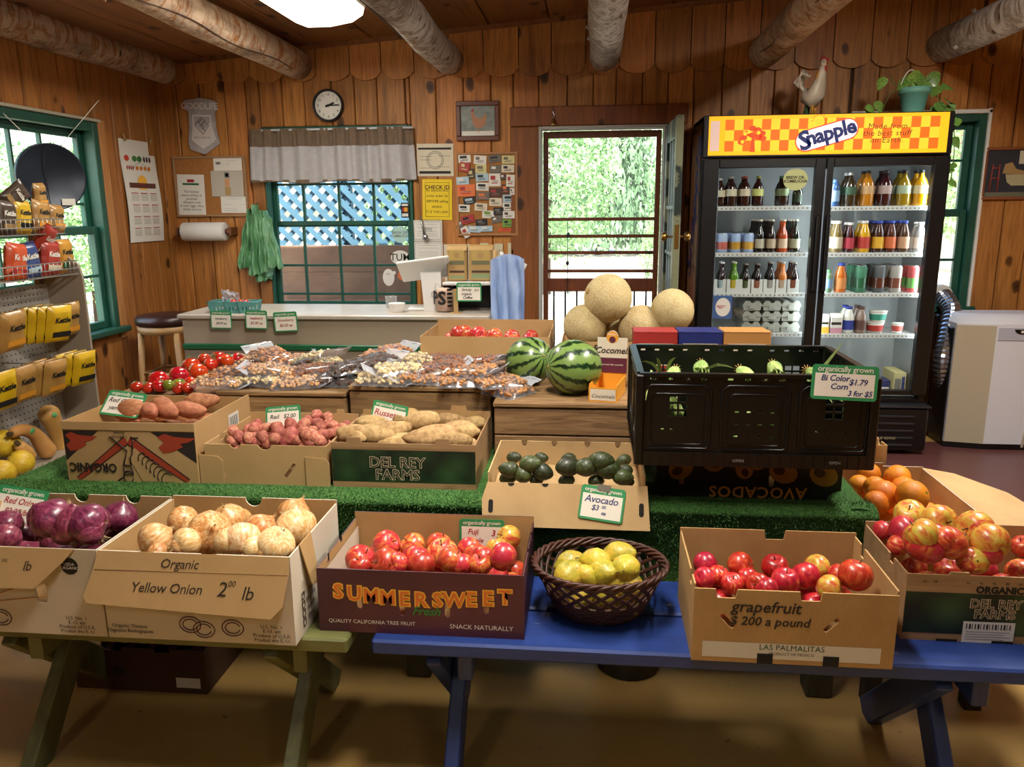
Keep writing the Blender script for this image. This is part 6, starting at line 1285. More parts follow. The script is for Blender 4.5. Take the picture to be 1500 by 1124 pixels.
# x, y, w, h in the zoomed crop (8.03 px per photo px), colour, tilt, mark colour
CD = [(323, 138, 150, 95, 'w', -.05, 'b'), (508, 155, 150, 100, 'w', .08, 'g'), (680, 140, 150, 85, 'g', -.12, 'b'), (838, 152, 150, 95, 'y', 0, 'g'), (325, 240, 120, 110, 'r', .2, 'y'), (405, 320, 95, 120, 'd', -.1, 'y'), (518, 260, 130, 100, 'y', .03, 'g'),
      (690, 262, 140, 90, 'g', .03, 'w'), (835, 257, 150, 88, 'c', .02, 'b'), (303, 400, 150, 90, 'l', -.05, 'w'), (530, 360, 150, 90, 'l', -.03, 'b'), (680, 390, 140, 150, 'w', 0, 'r'), (780, 355, 70, 70, 'd', -.05, 'w'), (865, 400, 100, 140, 'w', .05, 'r'), (345, 515, 210, 140, 'o', -.02, 'r'),
      (535, 470, 150, 92, 'w', .04, 'b'), (690, 540, 150, 110, 'd', 0, 'r'), (808, 500, 90, 110, 'd', 0, 'o'), (886, 525, 55, 80, 'w', 0, 'g'), (540, 580, 150, 90, 'g', .03, 'o'), (385, 635, 150, 85, 'b', -.14, 'l'), (690, 650, 150, 92, 'c', .03, 'g'), (843, 610, 135, 85, 'l', 0, 'b'),
      (318, 725, 140, 85, 'w', .05, 'b'), (518, 710, 150, 90, 'c', .08, 'g'), (848, 705, 155, 90, 'w', .02, 'b'), (605, 795, 145, 88, 'w', .05, 'e'), (725, 760, 120, 90, 'b', .0, 'g'), (845, 800, 140, 85, 'w', 0, 'd'), (362, 855, 155, 90, 'r', -.25, 'b'), (525, 890, 140, 75, 'b', -.08, 'g'), (710, 855, 135, 80, 'g', -.2, 'w'),
      (845, 900, 145, 90, 'e', .02, 'b'), (440, 970, 150, 75, 'l', .06, 'w'), (580, 965, 150, 65, 'l', -.03, 'w'), (830, 980, 210, 35, 'v', .02, 'r'), (275, 920, 75, 95, 'g', .4, 'w'), (340, 1005, 85, 130, 'w', -.5, 'r')]
for k, (x, y, w_, h_, c_, rt, mk) in enumerate(CD):
    X0, Y0 = 640+(x-w_/2)/8.03, 215+(y-h_/2)/8.03; row = ('top', 'upper', 'middle', 'lower', 'bottom')[min(4, int((y-90)/190))]
    r = random.Random(k); lb = '%s business card, %s print, %s part of card board, %s %s' % (CN[c_], CN[mk], row, ('window side', 'inner', 'centre', 'door side')[min(3, int((x-230)/175))], ('', 'slightly tilted')[abs(rt) > .07])
    sheet('business_card', lb.strip(), 'card', X0, Y0, X0+w_/8.03, Y0+h_/8.03, CC[c_], rt, .011+.0017*(k % 5), 'business cards on the cork board', .001, marks=[(-.35, -.35+r.uniform(.25, .6), .0, .32, CC[mk]), (-.3, .25, -.28, -.2, CC[mk] if mk != 'w' else INKG), (-.2, .3, -.12, -.06, INKG)])
# framed pictures
def framed(label, x0, y0, x1, y1, fw, fm, art, matt=None):
    c, w, h = wr(x0, y0, x1, y1); t = thing('framed_picture', label, 'picture', c); b = B()
    for q in ((-w/2, w/2, h/2-fw, h/2), (-w/2, w/2, -h/2, -h/2+fw)): b.bb(q[0], q[1], -.022, 0, q[2], q[3], ch=.004)
    for q in ((-w/2, -w/2+fw), (w/2-fw, w/2)): b.bb(q[0], q[1], -.0215, 0, -h/2+fw, h/2-fw, ch=.004)
    b.build('frame', fm, t); b = B(); b.bb(-w/2+fw, w/2-fw, -.008, 0, -h/2+fw, h/2-fw); o = b.build('print', art, t); return t, o, T(0, -.008, 0) @ FRONT @ T(0, 0, -TH), w-2*fw, h-2*fw
RB = mat('redbrown_frame', '#5e2e1a', .4)
t, o, F, w, h = framed('small framed picture of a brown hen beside the clock wall', 668, 149, 732, 206, .03, RB, mat('dark_foliage_print', '#56605a', .4, c2='#8a8e88', ns=30))
HN = mat('hen_brown', '#a5704c', .5); patch(o, F, 0, 0, 0, 0, HN, 'printed_hen', pts=[(w*x, h*y) for x, y in [(-.2, .3), (-.13, .34), (-.1, .22), (-.02, .1), (.12, .08), (.22, .25), (.27, .1), (.22, -.12), (.08, -.25), (-.06, -.22), (-.16, -.05), (-.18, .15)]], lift=.0005); patch(o, F, -w*.48, w*.48, -h*.48, -h*.33, PAPER, 'printed_ground', lift=.0004); strokes(o, F, [[(-w*.02, -h*.24), (-w*.03, -h*.38)], [(w*.05, -h*.24), (w*.05, -h*.38)]], .0015, GLD, 'printed_legs')
patch(o, F, -w*.17, -w*.12, h*.3, h*.4, INKR, 'printed_comb', lift=.0006)
t, o, F, w, h = framed('framed dark print of a white bathtub and red chair beside the window', 1443, 216, 1540, 292, .018, mat('orange_brown_frame', '#8d5230', .4), mat('dark_print', '#2c3038', .35, c2='#383b44', ns=8))
patch(o, F, -w*.02, w*.45, h*.2, h*.48, CM, 'printed_window', lift=.0005); patch(o, F, 0, 0, 0, 0, mat('tub_cream', '#b5ad86', .5), 'printed_tub', pts=[(w*x, h*y) for x, y in [(-.2, -.02), (.45, -.02), (.42, -.2), (.36, -.26), (-.1, -.26), (-.17, -.18)]], lift=.0006); patch(o, F, -w*.48, w*.48, -h*.5, -h*.4, mat('floor_print', '#6d6a58', .6), 'printed_floor', lift=.0005)
strokes(o, F, [[(-w*.42, -h*.38), (-w*.40, h*.2)], [(-w*.3, -h*.38), (-w*.3, h*.2)], [(-w*.42, -h*.1), (-w*.3, -h*.1)], [(-w*.41, h*.12), (-w*.3, h*.12)]], .005, mat('chair_red', '#9a4038', .6), 'printed_chair'); patch(o, F, 0, 0, 0, 0, KR, 'printed_cloth', pts=[(w*x, h*y) for x, y in [(-.25, 0), (-.22, .2), (-.12, .24), (-.05, .1), (.15, .02), (.1, -.03)]], lift=.0008)
# clock
c, w, h = wr(458, 131, 506, 179); t = thing('wall_clock', 'round white wall clock with black rim showing quarter past two', 'clock', c); r = w/2*.98
b = B(); b.lathe([(r*.86, .02), (r*.9, .04), (r*.97, .042), (r, .03), (r, 0)], 40, M=R('X', PI/2), cap=False); b.build('rim', BLACK, t); b = B(); b.lathe([(r*.88, .015), (.001, .015)], 40, M=R('X', PI/2), cap=False); b.build('dial', PAPER, t)
for k in range(12): a = PI/2-(k+1)*PI/6; text(str(k+1), r*.24, INK, t, T(r*.68*math.cos(a), -.017, r*.68*math.sin(a)) @ FRONT, name='numeral')
for nm, a, L, wd in (('hour_hand', PI/2-2.25*PI/6, r*.42, .006), ('minute_hand', PI/2-PI/2+.03, r*.66, .004)): b = B(); b.bb(-.02, L, -.001, .001, -wd, wd, M=T(0, -.020, 0) @ R('Y', -a)); b.build(nm, INK, t)
b = B(); b.lathe([(.008, .015), (.008, .025)], 10, M=R('X', PI/2)); b.build('hub', INK, t)
# brewery shield sign
c, w, h = wr(267, 144, 325, 226, .004); GM = mat('sign_grey_metal', '#b8b2b5', .5, c2='#96908f', ns=10); t = thing('shield_sign', 'grey and white shield shaped metal sign above the cork board', 'sign', c, (0, .04, 0))
sh = [(-.47, .45), (0, .5), (.43, .45), (.47, .30), (.39, .26), (.41, .0), (.44, -.15), (.5, -.3), (.06, -.5), (-.36, -.42), (-.41, -.3), (-.37, -.05), (-.36, .25), (-.47, .3)]
b = B(); b.panel([(x*w, y*h) for x, y in sh][::-1], (), .006, M=FRONT); o = b.build('plate', GM, t); Fs = FRONT @ T(0, 0, .002); SW = mat('sign_pale', '#d6d0ce', .5)
patch(o, Fs, 0, 0, 0, 0, SW, 'pale_shield', pts=[(x*w, y*h) for x, y in [(-.26, .2), (.28, .2), (.3, 0), (.4, -.22), (0.02, -.42), (-.32, -.26), (-.26, -.0)]], lift=.001); patch(o, Fs, 0, 0, 0, 0, GM, 'grey_field', pts=[(x*w, y*h) for x, y in [(-.22, .17), (.24, .17), (.25, .07), (.02, -.08), (-.2, .05)]], lift=.0016)
text('GOODLIFE', .06, SW, o, Fs @ T(-.01, h*.35, TH+.001), off=.0012, csp=.88); strokes(o, Fs, [[(-w*.2, h*.02), (0, h*.16), (w*.2, h*.02), (w*.04, -h*.14), (-w*.2, h*.02)], [(-w*.1, h*.09), (w*.09, -h*.08)], [(0, h*.02), (w*.1, h*.1)], [(-w*.07, h*.07), (0, h*.12)]], .0028, INKG, 'mountain_emblem', lift=.002)
text('BEND, OREGON', .016, INKG, o, Fs @ T(0, -h*.2, TH+.002)); strokes(o, Fs, [[(-w*.3, -h*.27), (w*.02, -h*.4), (w*.37, -h*.24)]], .004, SW, 'chevron')
# calendar on the left wall
WFX = WX+.024; a, c = onx(180, 206, WFX), onx(245, 350, WFX); yl, yr = onx(182, 280, WFX).y, onx(232, 280, WFX).y; ztop = onx(200, 206, WFX).z; zbot = onx(215, 354, WFX).z
w = yr-yl; h = ztop-zbot; t = thing('wall_calendar', 'long white wall calendar with vegetables, a sunrise and twelve months', 'calendar', (WFX, (yl+yr)/2, (ztop+zbot)/2), (0, 0, PI/2))
b = B(); b.grid(lambda u, v: (-w/2+w*u, -.006-.010*math.sin(v*5), -h/2+h*v), 4, 16); b.grid(lambda u, v: (-w/2+w*u, -.004-.010*math.sin(v*5), -h/2+h*v), 4, 16); o = b.build('sheet', PAPER, t)
def fc(v): return T(0, -.0075-.010*math.sin((v+.5)*5), 0) @ FRONT @ T(0, 0, -TH)
for i, (x, cc) in enumerate(((-.34, '#c0402c'), (-.12, '#3e7a3a'), (.02, '#2f7038'), (.16, '#3a2838'), (.24, '#3a2838'), (.32, '#3a2838'))): patch(o, fc(.32), 0, 0, 0, 0, mat('veg_'+cc[1:], cc, .7), 'printed_vegetable', pts=arc(x*w, h*.32, w*(.07 if i < 3 else .03), 0, 2*PI, 10, h*.03)[:-1])
for i in range(8): patch(o, fc(.23), 0, 0, 0, 0, mat('veg_c8762c', '#c8762c', .7) if i > 3 else mat('veg_a03030', '#a03030', .7), 'printed_vegetable', pts=arc((-.36+.055*i+(.06*(i-3) if i > 3 else 0))*w, h*.23, w*(.02 if i < 4 else .045), 0, 2*PI, 8, h*.022)[:-1])
strokes(o, fc(.15), [arc(0, h*.12, w*.26, .5, PI-.5, 10)], .001, INKG); patch(o, fc(.06), -w*.38, w*.38, h*.035, h*.085, mat('field_brown', '#5e3226', .7), 'printed_field'); patch(o, fc(.08), 0, 0, 0, 0, Y1, 'printed_sun', pts=arc(0, h*.075, w*.14, 0, 2*PI, 14)[:-1], lift=.0012); text('2019', .022, INKR, o, fc(.07) @ T(0, h*.07, TH+.002))
for r_i in range(4):
    for c_i in range(3):
        x = (-.27+.27*c_i)*w; y = h*(-.02-.115*r_i); patch(o, fc(-.02-.115*r_i), x-w*.1, x+w*.1, y, y+h*.007, INKR, 'month_bar'); b = B(); F = fc(-.05-.115*r_i)
        for q in range(5): b.add([tuple(F @ V((x-w*.1+ww, y-h*(.016+.013*q)+hh, TH+.001))) for ww, hh in ((0, 0), (w*.2, 0), (w*.2, .0022), (0, .0022))], [(0, 1, 2, 3)])
        b.build('month_days', mat('light_print', '#a29d94', .8), o, kind='stuff')
for s_ in (-1, 1): b = B(); b.tube([(s_*w*.35, -.012, h/2-.012), (s_*w*.4, -.004, h/2+.03)], .007, 6); b.build('clip', KR, t)
# paper towel roll
c, w, h = wr(268, 326, 332, 353, .09); t = thing('paper_towel_roll', 'white paper towel roll on a wooden wall holder under the cork board', 'paper towel', c); r = h/2
b = B(); b.lathe([(.018, -w/2), (r*.95, -w/2), (r, -w/2+.006), (r, w/2-.006), (r*.95, w/2), (.018, w/2)], 28, M=R('Y', PI/2), cap=False); b.build('roll', mat('tissue_white', '#d9d5d0', .9), t)
b = B(); b.lathe([(.012, -w/2-.03), (.012, w/2+.035)], 10, M=R('Y', PI/2)); b.lathe([(.022, w/2+.01), (.026, w/2+.022), (.02, w/2+.035)], 12, M=R('Y', PI/2)); b.build('rod', mat('dark_dowel', '#6b3d20', .5), t)
for s_ in (-1, 1): b = B(); b.bb(s_*(w/2+.04)-.008, s_*(w/2+.04)+.008, -.025, .09, -.03, .03, ch=.004); b.build('bracket', mat('dark_dowel', '#6b3d20', .5), t)
# green produce bags hanging
GB = NT('green_thin_plastic'); _v = GB.coord('Object', (6, 6, 2)); GBM = GB.fin(GB.ramp(GB.noise(_v, 3, 5, .6, .8), [(.3, '#3f7049'), (.5, '#629868'), (.72, '#98c49b')]), .4, spec=.5)
c, w, h = wr(342, 300, 408, 412, .07); t = thing('produce_bags', 'bunch of thin green plastic produce bags hanging beside the curtained window', 'bags', (c[0], WF, c[2]))
def lobe(cx, z0_, z1_, w0, w1, d, seed, lean=0):
    b = B()
    for off in (0, .012):
        b.grid(lambda u, v: (cx+lean*v+(u-.5)*(w1+(w0-w1)*v)+.012*NZ.noise(V((u*3, v*3, seed))), -.02-d*math.sin(PI*u)**.7*(1-.6*v)-.018*math.sin(u*(13+seed)+v*2)*(1-v*.4)-.03*NZ.noise(V((u*4+seed, v*4, 2)))+off, z0_+(z1_-z0_)*v+(.03*NZ.noise(V((u*6, seed, 0))) if v < .1 else 0)), 26, 14)
    return b
for (a_) in ((-.10, -.17, h/2-.03, .06, .13, .05, 1, .06), (.09, -.17, h/2-.04, .07, .16, .06, 2, -.05), (.0, -.22, h/2, .035, .17, .10, 3, -.01), (.02, -h/2, -.05, .15, .10, .08, 4, .0), (.05, -.2, h/2-.09, .12, .07, .11, 5, .0)): lobe(*a_).build('bag_fold', GBM, t)
b = B(); b.tube([(0, .0, h/2+.01), (0, -.04, h/2+.0), (0, -.045, h/2-.03)], .004, 6); b.build('hook', STEEL, t)
# curtain
c, w, h = wr(366, 190, 606, 264, .05); CU1 = NT('grey_linen'); _v = CU1.coord('Object'); _w = CU1.new('TexWave', bands_direction='Z'); _w.inputs['Scale'].default_value = 90; CU1.l(_v, _w.inputs['Vector'])
CUM = CU1.fin(CU1.mix(CU1.noise(_v, 30, 3), '#9f9c9e', '#b9b6b8'), .9); CU1.bump(_w.outputs['Fac'], .2, .002); CUT = mat('brown_linen', '#73604e', .9, c2='#665443', ns=30)
t = thing('curtain', 'short grey linen valance gathered on a rod over the lattice window', 'curtain', c)
def cf(u, v, y0=0): return (-w/2*(1.03-.06*v*0)+w*1.03*u, y0-.018*math.sin(u*62+1.5*math.sin(u*9))-.014*math.sin(u*23+1), 0)
def band(za, zb, m, nm, amp=1, fr=0):
    b = B()
    for off in (0, .002): b.grid(lambda u, v: (cf(u, v)[0]*(1-.025*((za+(zb-za)*v)/h+.5)), cf(u, v)[1]*(amp)+off+fr*.006*math.sin(u*180), za+(zb-za)*v+.008*math.sin(u*14)*(1 if v < .2 and za < -h/2+.02 else 0)), 150, 4)
    return b.build(nm, m, t)
band(-h/2, h/2-.115, CUM, 'valance_cloth'); band(h/2-.115, h/2-.035, CUT, 'gathered_band', .8, 1); band(h/2-.035, h/2, CUT, 'ruffle', .9, 1.5); band(-h/2-.006, -h/2+.012, CUT, 'hem', 1.04)
b = B(); b.tube([(-w/2-.0, .01, h/2-.005), (w/2+.0, .01, h/2-.005)], .008, 8); b.tube([(-w/2, .01, h/2-.005), (-w/2, .05, h/2-.005)], .006, 6); b.tube([(w/2, .01, h/2-.005), (w/2, .05, h/2-.005)], .006, 6); b.build('rod', mat('white_rod', '#c9ccd0', .4), t)
# switch plates, hanging scoop, stickers on the window
for (q, lb, cc) in (((724, 357, 737, 378), 'ivory switch plate behind the rolled papers', 0), ((744, 356, 758, 381), 'ivory light switch plate beside the doorway board', 1), ((703, 356, 716, 378), 'ivory outlet plate behind the coffee bags', 0)):
    c, w, h = wr(*q); t = thing('switch_plate', lb, 'switch', c); b = B(); b.bb(-w/2, w/2, -.006, 0, -h/2, h/2, ch=.002); b.build('plate', mat('ivory_plastic', '#c9bf9f', .4), t); b = B(); b.bb(-.005, .005, -.016, -.006, -.012, .012); b.build('toggle', BLACK if cc else P('ivory_plastic'), t)
c, w, h = wr(613, 262, 622, 352, .03); t = thing('hanging_scoop', 'metal scoop hanging on a cord over the licence papers', 'scoop', (ony(614, 262, WF).x, WF-.02, c[2])); b = B(); b.tube([(0, .01, h/2), (.008, -.01, -h*.12)], .0015, 4); b.build('cord', BLACK, t); b = B(); b.tube([(.008, -.01, -h*.12), (.032, -.012, -h*.42)], [.006, .009], 7); b.ball((.036, -.012, -h*.45), .022, .012, .02, 10, 6); b.build('scoop', STEEL, t)
def decal(label, x0, y0, x1, y1, m, txt=None, tm=None, ell=True, sz=.03):
    a, e = ony(x0, y0, WY+.015), ony(x1, y1, WY+.015); w, h = abs(e.x-a.x), abs(a.z-e.z); t = thing('window_sticker', label, 'sticker', ((a.x+e.x)/2, WY+.02, (a.z+e.z)/2)); b = B()
    pts = arc(0, 0, w/2, 0, 2*PI, 24, h/2)[:-1] if ell else [(-w/2, -h/2), (w/2, -h/2), (w/2, h/2), (-w/2, h/2)]; b.panel(pts, (), .001, M=FRONT); o = b.build('vinyl', m, t)
    if txt: text(txt, sz, tm or INK, o, FRONT @ T(0, 0, .0016), off=.0006)
    return t, o, w, h
decal('oval white window sticker reading TUM', 572, 367, 600, 388, PAPER, 'TUM', INK, sz=.07); decal('round pale green kombucha window sticker', 574, 331, 598, 356, mat('pale_teal', '#a9d0c8', .6), 'BREW DR.\nKOMBUCHA', INKG, sz=.026)
t, o, w, h = decal('card payment sticker strip on the window', 587, 297, 599, 319, BLACK, None, ell=False); patch(o, FRONT @ T(0, 0, -TH+.001), -w*.4, w*.4, h*.28, h*.42, PAPER, lift=.0006); patch(o, FRONT @ T(0, 0, -TH+.001), -w*.35, w*.1, -h*.1, h*.18, INKR, lift=.0006); patch(o, FRONT @ T(0, 0, -TH+.001), -w*.1, w*.35, -h*.1, h*.18, OW, lift=.0008); patch(o, FRONT @ T(0, 0, -TH+.001), -w*.4, w*.4, -h*.42, -h*.22, PAPER, lift=.0006)
t, o, w, h = decal('white waving ghost decal on the lower window pane', 560, 394, 578, 419, PAPER, None, ell=True); b = B(); b.panel([(0, .01), (.03, .0), (.05, .02), (.045, .035), (.02, .03)], (), .001, M=FRONT @ T(.005, .01, .0005)); b.build('arm', PAPER, o); patch(o, FRONT @ T(0, 0, -TH+.001), -.012, -.006, .02, .028, INK, 'eye', lift=.0006); patch(o, FRONT @ T(0, 0, -TH+.001), .004, .01, .02, .028, INK, 'eye', lift=.0006)
t, o, w, h = decal('orange pumpkin decal on the lower window pane', 582, 397, 597, 411, mat('pumpkin_decal', '#c9683c', .6))
patch(o, FRONT @ T(0, 0, -TH+.001), -.012, -.004, .0, .01, INK, 'eye', lift=.0006); patch(o, FRONT @ T(0, 0, -TH+.001), .004, .012, .0, .01, INK, 'eye', lift=.0006)
# ================================================================ snack rack at the left wall
RK = mat('taupe_metal_rack', '#8f8272', .5); PG = NT('pegboard'); _v = PG.coord('Object', (1, 1, 1)); PGM = PG.fin(mat('peg_plain', '#a8a49c', .6) and lin('#a8a49c'), .6); WIRE = mat('wire_chrome', '#b5b2ac', .35, .8)
XF, XP, YE, YS = -2.2, -2.37, 3.25, 2.25; t = thing('snack_rack', 'taupe metal snack rack with pegboard back and wire baskets', 'rack', (XP, (YE+YS)/2, 0))
b = B(); b.panel([(-.03, .40), (XF-XP, .40), (XF-XP, 1.22), (XF-XP-.012, 1.28), (XF-XP-.06, 1.315), (-.03, 1.315)], (), .012, M=T(0, (YE-YS)/2, 0) @ FRONT); b.build('end_panel', RK, t)
holes = [[(-.47+.0254*i+.003*c_, .05+.0254*j+.003*s_) for c_, s_ in ((-1, -1), (1, -1), (1, 1), (-1, 1))] for i in range(37) for j in range(26)]
b = B(); M = T(0, 0, .5) @ R('Z', PI/2) @ FRONT
b.panel([(-.49, 0), (.49, 0), (.49, .70), (-.49, .70)], [], .003, M=M); o = b.build('pegboard', P('peg_plain'), t)
b = B()
for h_ in holes: b.add([tuple(M @ V((x, y, .0034))) for x, y in h_], [(0, 1, 2, 3)])
b.build('peg_holes', P('dark_gap'), o, kind='stuff')
b = B(); b.bb(-.02, XF-XP, -.5, .488, .44, .49, ch=.004); b.build('base_deck', mat('deck_taupe', '#9a8d7c', .5), t)
for y in (-.49, .47): b = B(); b.bb(-.045, -.015, y, y+.03, 0, 1.45, ch=.003); b.build('upright', RK, t)
zlb = onx(107, 402, XF).z; zub = onx(92, 342, -2.24).z
for (z, hh, d, nm) in ((zlb, .055, XF-XP, 0), (zub, .06, -2.24-XP, 0)):
    b = B()
    for zz_ in (z, z+hh*.45, z+hh): b.tube([(.005, .47, zz_), (d, .47, zz_), (d, -.5, zz_), (.005, -.5, zz_)], .0026, 5)
    for k in range(38): y = -.495+.026*k; b.tube([(d+.001, y, z+hh), (d+.001, y, z), (.005, y, z)], .0014, 4)
    for k in range(5): b.tube([(.02+d*.2*k, -.5, z), (.02+d*.2*k, .47, z)], .0014, 4)
    b.build('wire_basket', WIRE, t)
def pouch_mesh(w, h, d, seed=0):
    b = B()
    for s_ in (1, -1):
        b.grid(lambda u, v: (-w/2+w*u+.004*NZ.noise(V((v*6, seed, s_))), s_*(d/2*(max(0, 1-(2*u-1)**4)**.5)*(max(0, 1-(2*v-1)**6)**.6)*(1+.25*NZ.noise(V((u*3+seed, v*3, s_))))+.001), h*v), 10, 12)
    return b
BR = {'y': ('yellow', '#d9b51e', '#c79c14'), 'k': ('brown kraft', '#b48a48', '#9a7038'), 'd': ('dark brown', '#4f3d30', '#3c2c22'), 'r': ('red', '#a83224', '#8c2418'), 'o': ('orange', '#d4592a', '#b8401c'), 'n': ('navy blue', '#22284e', '#2e4a8c'), 'g': ('green', '#7fa83a', '#5d8a2c'), 'G': ('golden', '#c08a2a', '#a87220')}
SB = {}
for k, (nm, a, c_) in BR.items():
    m = mat('snack_foil_'+nm, a, .35, c2=c_, ns=12, coat=.2); SB[k] = (pouch_mesh(.12, .165, .05, ord(k)).mesh('pouch', m), nm)
band_m = {'d': PAPER, 'y': INK, 'k': INK, 'r': PAPER, 'o': PAPER, 'n': PAPER, 'g': PAPER, 'G': INK}
def snack(px, py, X, k, label, rx=0, rz=PI/2, sc=1, ry=0, group='snack bags on the wire baskets'):
    p = onx(px, py, X); t = thing('snack_bag', label, 'snack bag', p, (rx, ry, rz), group, sc); o = put(SB[k][0], 'pouch', t)
    F = T(0, -.0275, 0) @ FRONT; text('Kettle', .034, band_m[k], o, F @ T(0, .105, 0), off=.0012, shear=.1, csp=.9)
    b = B(); c2 = {'y': P('dark_gap'), 'k': P('print_amber'), 'd': KR, 'r': CM, 'o': INKR, 'n': CC['l'], 'g': CC['e'], 'G': DGR2}[k]; b.add([tuple(F @ V(q)) for q in ((-.045, .03, -.001), (.045, .03, -.001), (.045, .055, .001), (-.045, .055, .001))], [(0, 1, 2, 3)]); b.build('flavour_band', c2, o)
    b = B(); b.grid(lambda u, v: (-.06+.12*u, .002*math.sin(u*60), .155+.014*v), 24, 1); b.build('crimped_seal', WIRE if k in 'yG' else o.data.materials[0], o)
    return t
# lower basket row
for (px, py, X, k, lb, rx, ry) in [(-22, 420, -2.27, 'g', 'green snack bag cut by the picture edge in the lower basket', 0, 0), (22, 412, -2.26, 'o', 'orange snack bag in the lower wire basket', .05, .15), (47, 409, -2.27, 'n', 'navy blue snack bag in the lower wire basket', 0, -.1), (73, 405, -2.27, 'r', 'dark red snack bag in the lower wire basket', .05, .1), (96, 401, -2.28, 'G', 'golden snack bag next to the rack end panel, lower basket', 0, .0)]: snack(px, py, X, k, lb, rx, PI/2, .88, ry)
snack(50, 374, -2.31, 'r', 'bright red snack bag lying on top of the lower basket bags', .55, PI/2+.2, .85, .25)
for (px, py, X, k, lb) in [(10, 345, -2.28, 'd', 'dark brown snack bag in the upper basket at the picture edge'), (33, 343, -2.28, 'y', 'yellow snack bag in the upper wire basket'), (61, 341, -2.29, 'k', 'brown kraft snack bag in the upper wire basket'), (84, 341, -2.31, 'k', 'small kraft snack bag at the end of the upper basket')]: snack(px, py, X, k, lb, 0, PI/2, .8 if px < 80 else .7, .08)
snack(61, 306, -2.30, 'k', 'brown kraft snack bag standing on top beneath the black disc', 0, PI/2+.1, .62, -.05); snack(5, 300, -2.30, 'd', 'dark snack bag lying on top of the upper basket', .3, PI/2, .7, .9)
# hanging rows on peg hooks
def hung(px, py, X, k, label, rz, sc=.95, n=1):
    p = onx(px, py, X)
    for i in range(n):
        t = snack(px, py, X, k, label if i == n-1 else 'yellow snack bag hanging further back on the same peg hook' if k == 'y' else 'kraft snack bag hanging further back on the same peg hook', .25, rz, sc, -.06+.03*i, 'snack bags hanging on peg hooks'); t.location = p+V((-.032*(n-1-i), .008*i, -.155*sc))
    b = B(); b.tube([(XP+.003-p.x, 0, -.0), (0, 0, -.0), (.006, 0, .01)], .0022, 5); o = b.build('peg_hook', WIRE, None, loc=p+V((0, 0, -.008))); tag(o, 'wire hook of %s' % label.replace(' picture', ''), 'hook')
hung(70, 450, -2.22, 'y', 'yellow snack bag hanging foremost, upper row', PI/2-.25, .95, 4); hung(8, 458, -2.22, 'k', 'kraft and green snack bag hanging at the picture edge, upper row', PI/2-.1, .95, 1)
hung(93, 445, -2.26, 'k', 'pale kraft snack bag hanging against the end panel', PI/2-.2, .9, 1)
hung(111, 517, -2.16, 'y', 'yellow snack bag hanging foremost, lower row', PI/2-.25, .9, 3); hung(66, 530, -2.18, 'k', 'kraft and black snack bag hanging foremost, lower row', PI/2-.15, .9, 3); hung(25, 537, -2.18, 'k', 'kraft snack bag hanging foremost beside yellow edge bag, lower row', PI/2-.1, .9, 1); hung(-6, 545, -2.18, 'y', 'yellow snack bag hanging at the picture edge, lower row', PI/2-.15, .95, 1)
# black disc hanging in the left window
p = onx(76, 259, -2.9); t = thing('hanging_pan', 'large round dark blue black pan hanging on cords in the left wall window', 'pan', p, (0, 0, PI/2-.55)); r = .175
b = B(); b.lathe([(.001, .006), (r*.96, .006), (r, .012), (r, -.035), (r*.985, -.035), (r*.97, .002), (.001, .0)], 40, M=R('X', PI/2), cap=False); b.build('disc', mat('dark_blue_metal', '#141d2c', .35, .3), t)
for s_ in (-1, 1): b = B(); b.tube([(s_*r*.35, -.005, r*.93), (s_*.30, .0, .42)], .002, 5); b.build('hanging_cord', PAPER, t)
b = B(); b.tube([(-.03, -.02, r*.9), (-.04, -.014, .04), (-.03, -.014, -r*.9)], .002, 4); b.build('power_cord', BLACK, t); b = B(); b.bb(.03, .1, -.0135, -.0125, -.15, -.115); b.build('paper_label', PAPER, t)
# ================================================================ drink cooler
CB = mat('cooler_black', '#0f0e10', .35, spec=.5); CI = mat('cooler_inside', '#a3a9a8', .5); SHW = mat('shelf_white', '#d5d8d4', .4)
cx0, cx1, cy0, cy1, CZ0, CZ1 = .635, 2.035, 4.95, 5.44, .03, 2.02
t = thing('drink_cooler', 'tall black two door glass drink cooler with lit yellow and orange header', 'cooler', ((cx0+cx1)/2, cy0, 0)); CX = (cx0+cx1)/2; w = (cx1-cx0)/2
def cz(py, Y=cy0): return ony(1200, py, Y).z
zH0, zH1 = ony(1200, 226, cy0).z, ony(1200, 168, cy0).z     # header
zD1 = ony(1200, 232, cy0).z; zD0 = ony(1340, 578, cy0).z; D = cy1-cy0
b = B(); b.bb(-w, -w+.035, 0, D, CZ0, CZ1); b.bb(w-.035, w, 0, D, CZ0, CZ1); b.bb(-w, w, 0, D, CZ1-.03, CZ1, ch=.004); b.bb(-w+.035, w-.035, D-.03, D, CZ0, CZ1-.03); b.bb(-w+.035, w-.035, .0, D-.03, CZ0, zD0-.03); b.bb(-w+.035, w-.035, 0.01, D-.03, zD1, CZ1-.03)
b.build('cabinet', CB, t)
b = B(); b.bb(-w+.036, w-.036, D-.036, D-.031, zD0-.02, zD1-.01); b.bb(-w+.036, -w+.042, .05, D-.036, zD0-.02, zD1-.01); b.bb(w-.042, w-.036, .05, D-.036, zD0-.02, zD1-.01); b.bb(-w+.042, w-.042, .05, D-.036, zD0-.028, zD0-.02); b.build('white_liner', CI, t)
# side print
sp = B(); sp.bb(-w-.004, -w-.0005, .06, D-.02, .35, 1.95); so_ = sp.build('side_print', mat('side_print_art', '#7a6a44', .5, c2='#9a4a34', ns=5), t); text('Snapple', .3, mat('snapple_blue', '#1c2c66', .4), so_, T(-w-.005, D/2, 1.5) @ R('Z', -PI/2) @ FRONT @ R('Z', 1.2), off=.006)
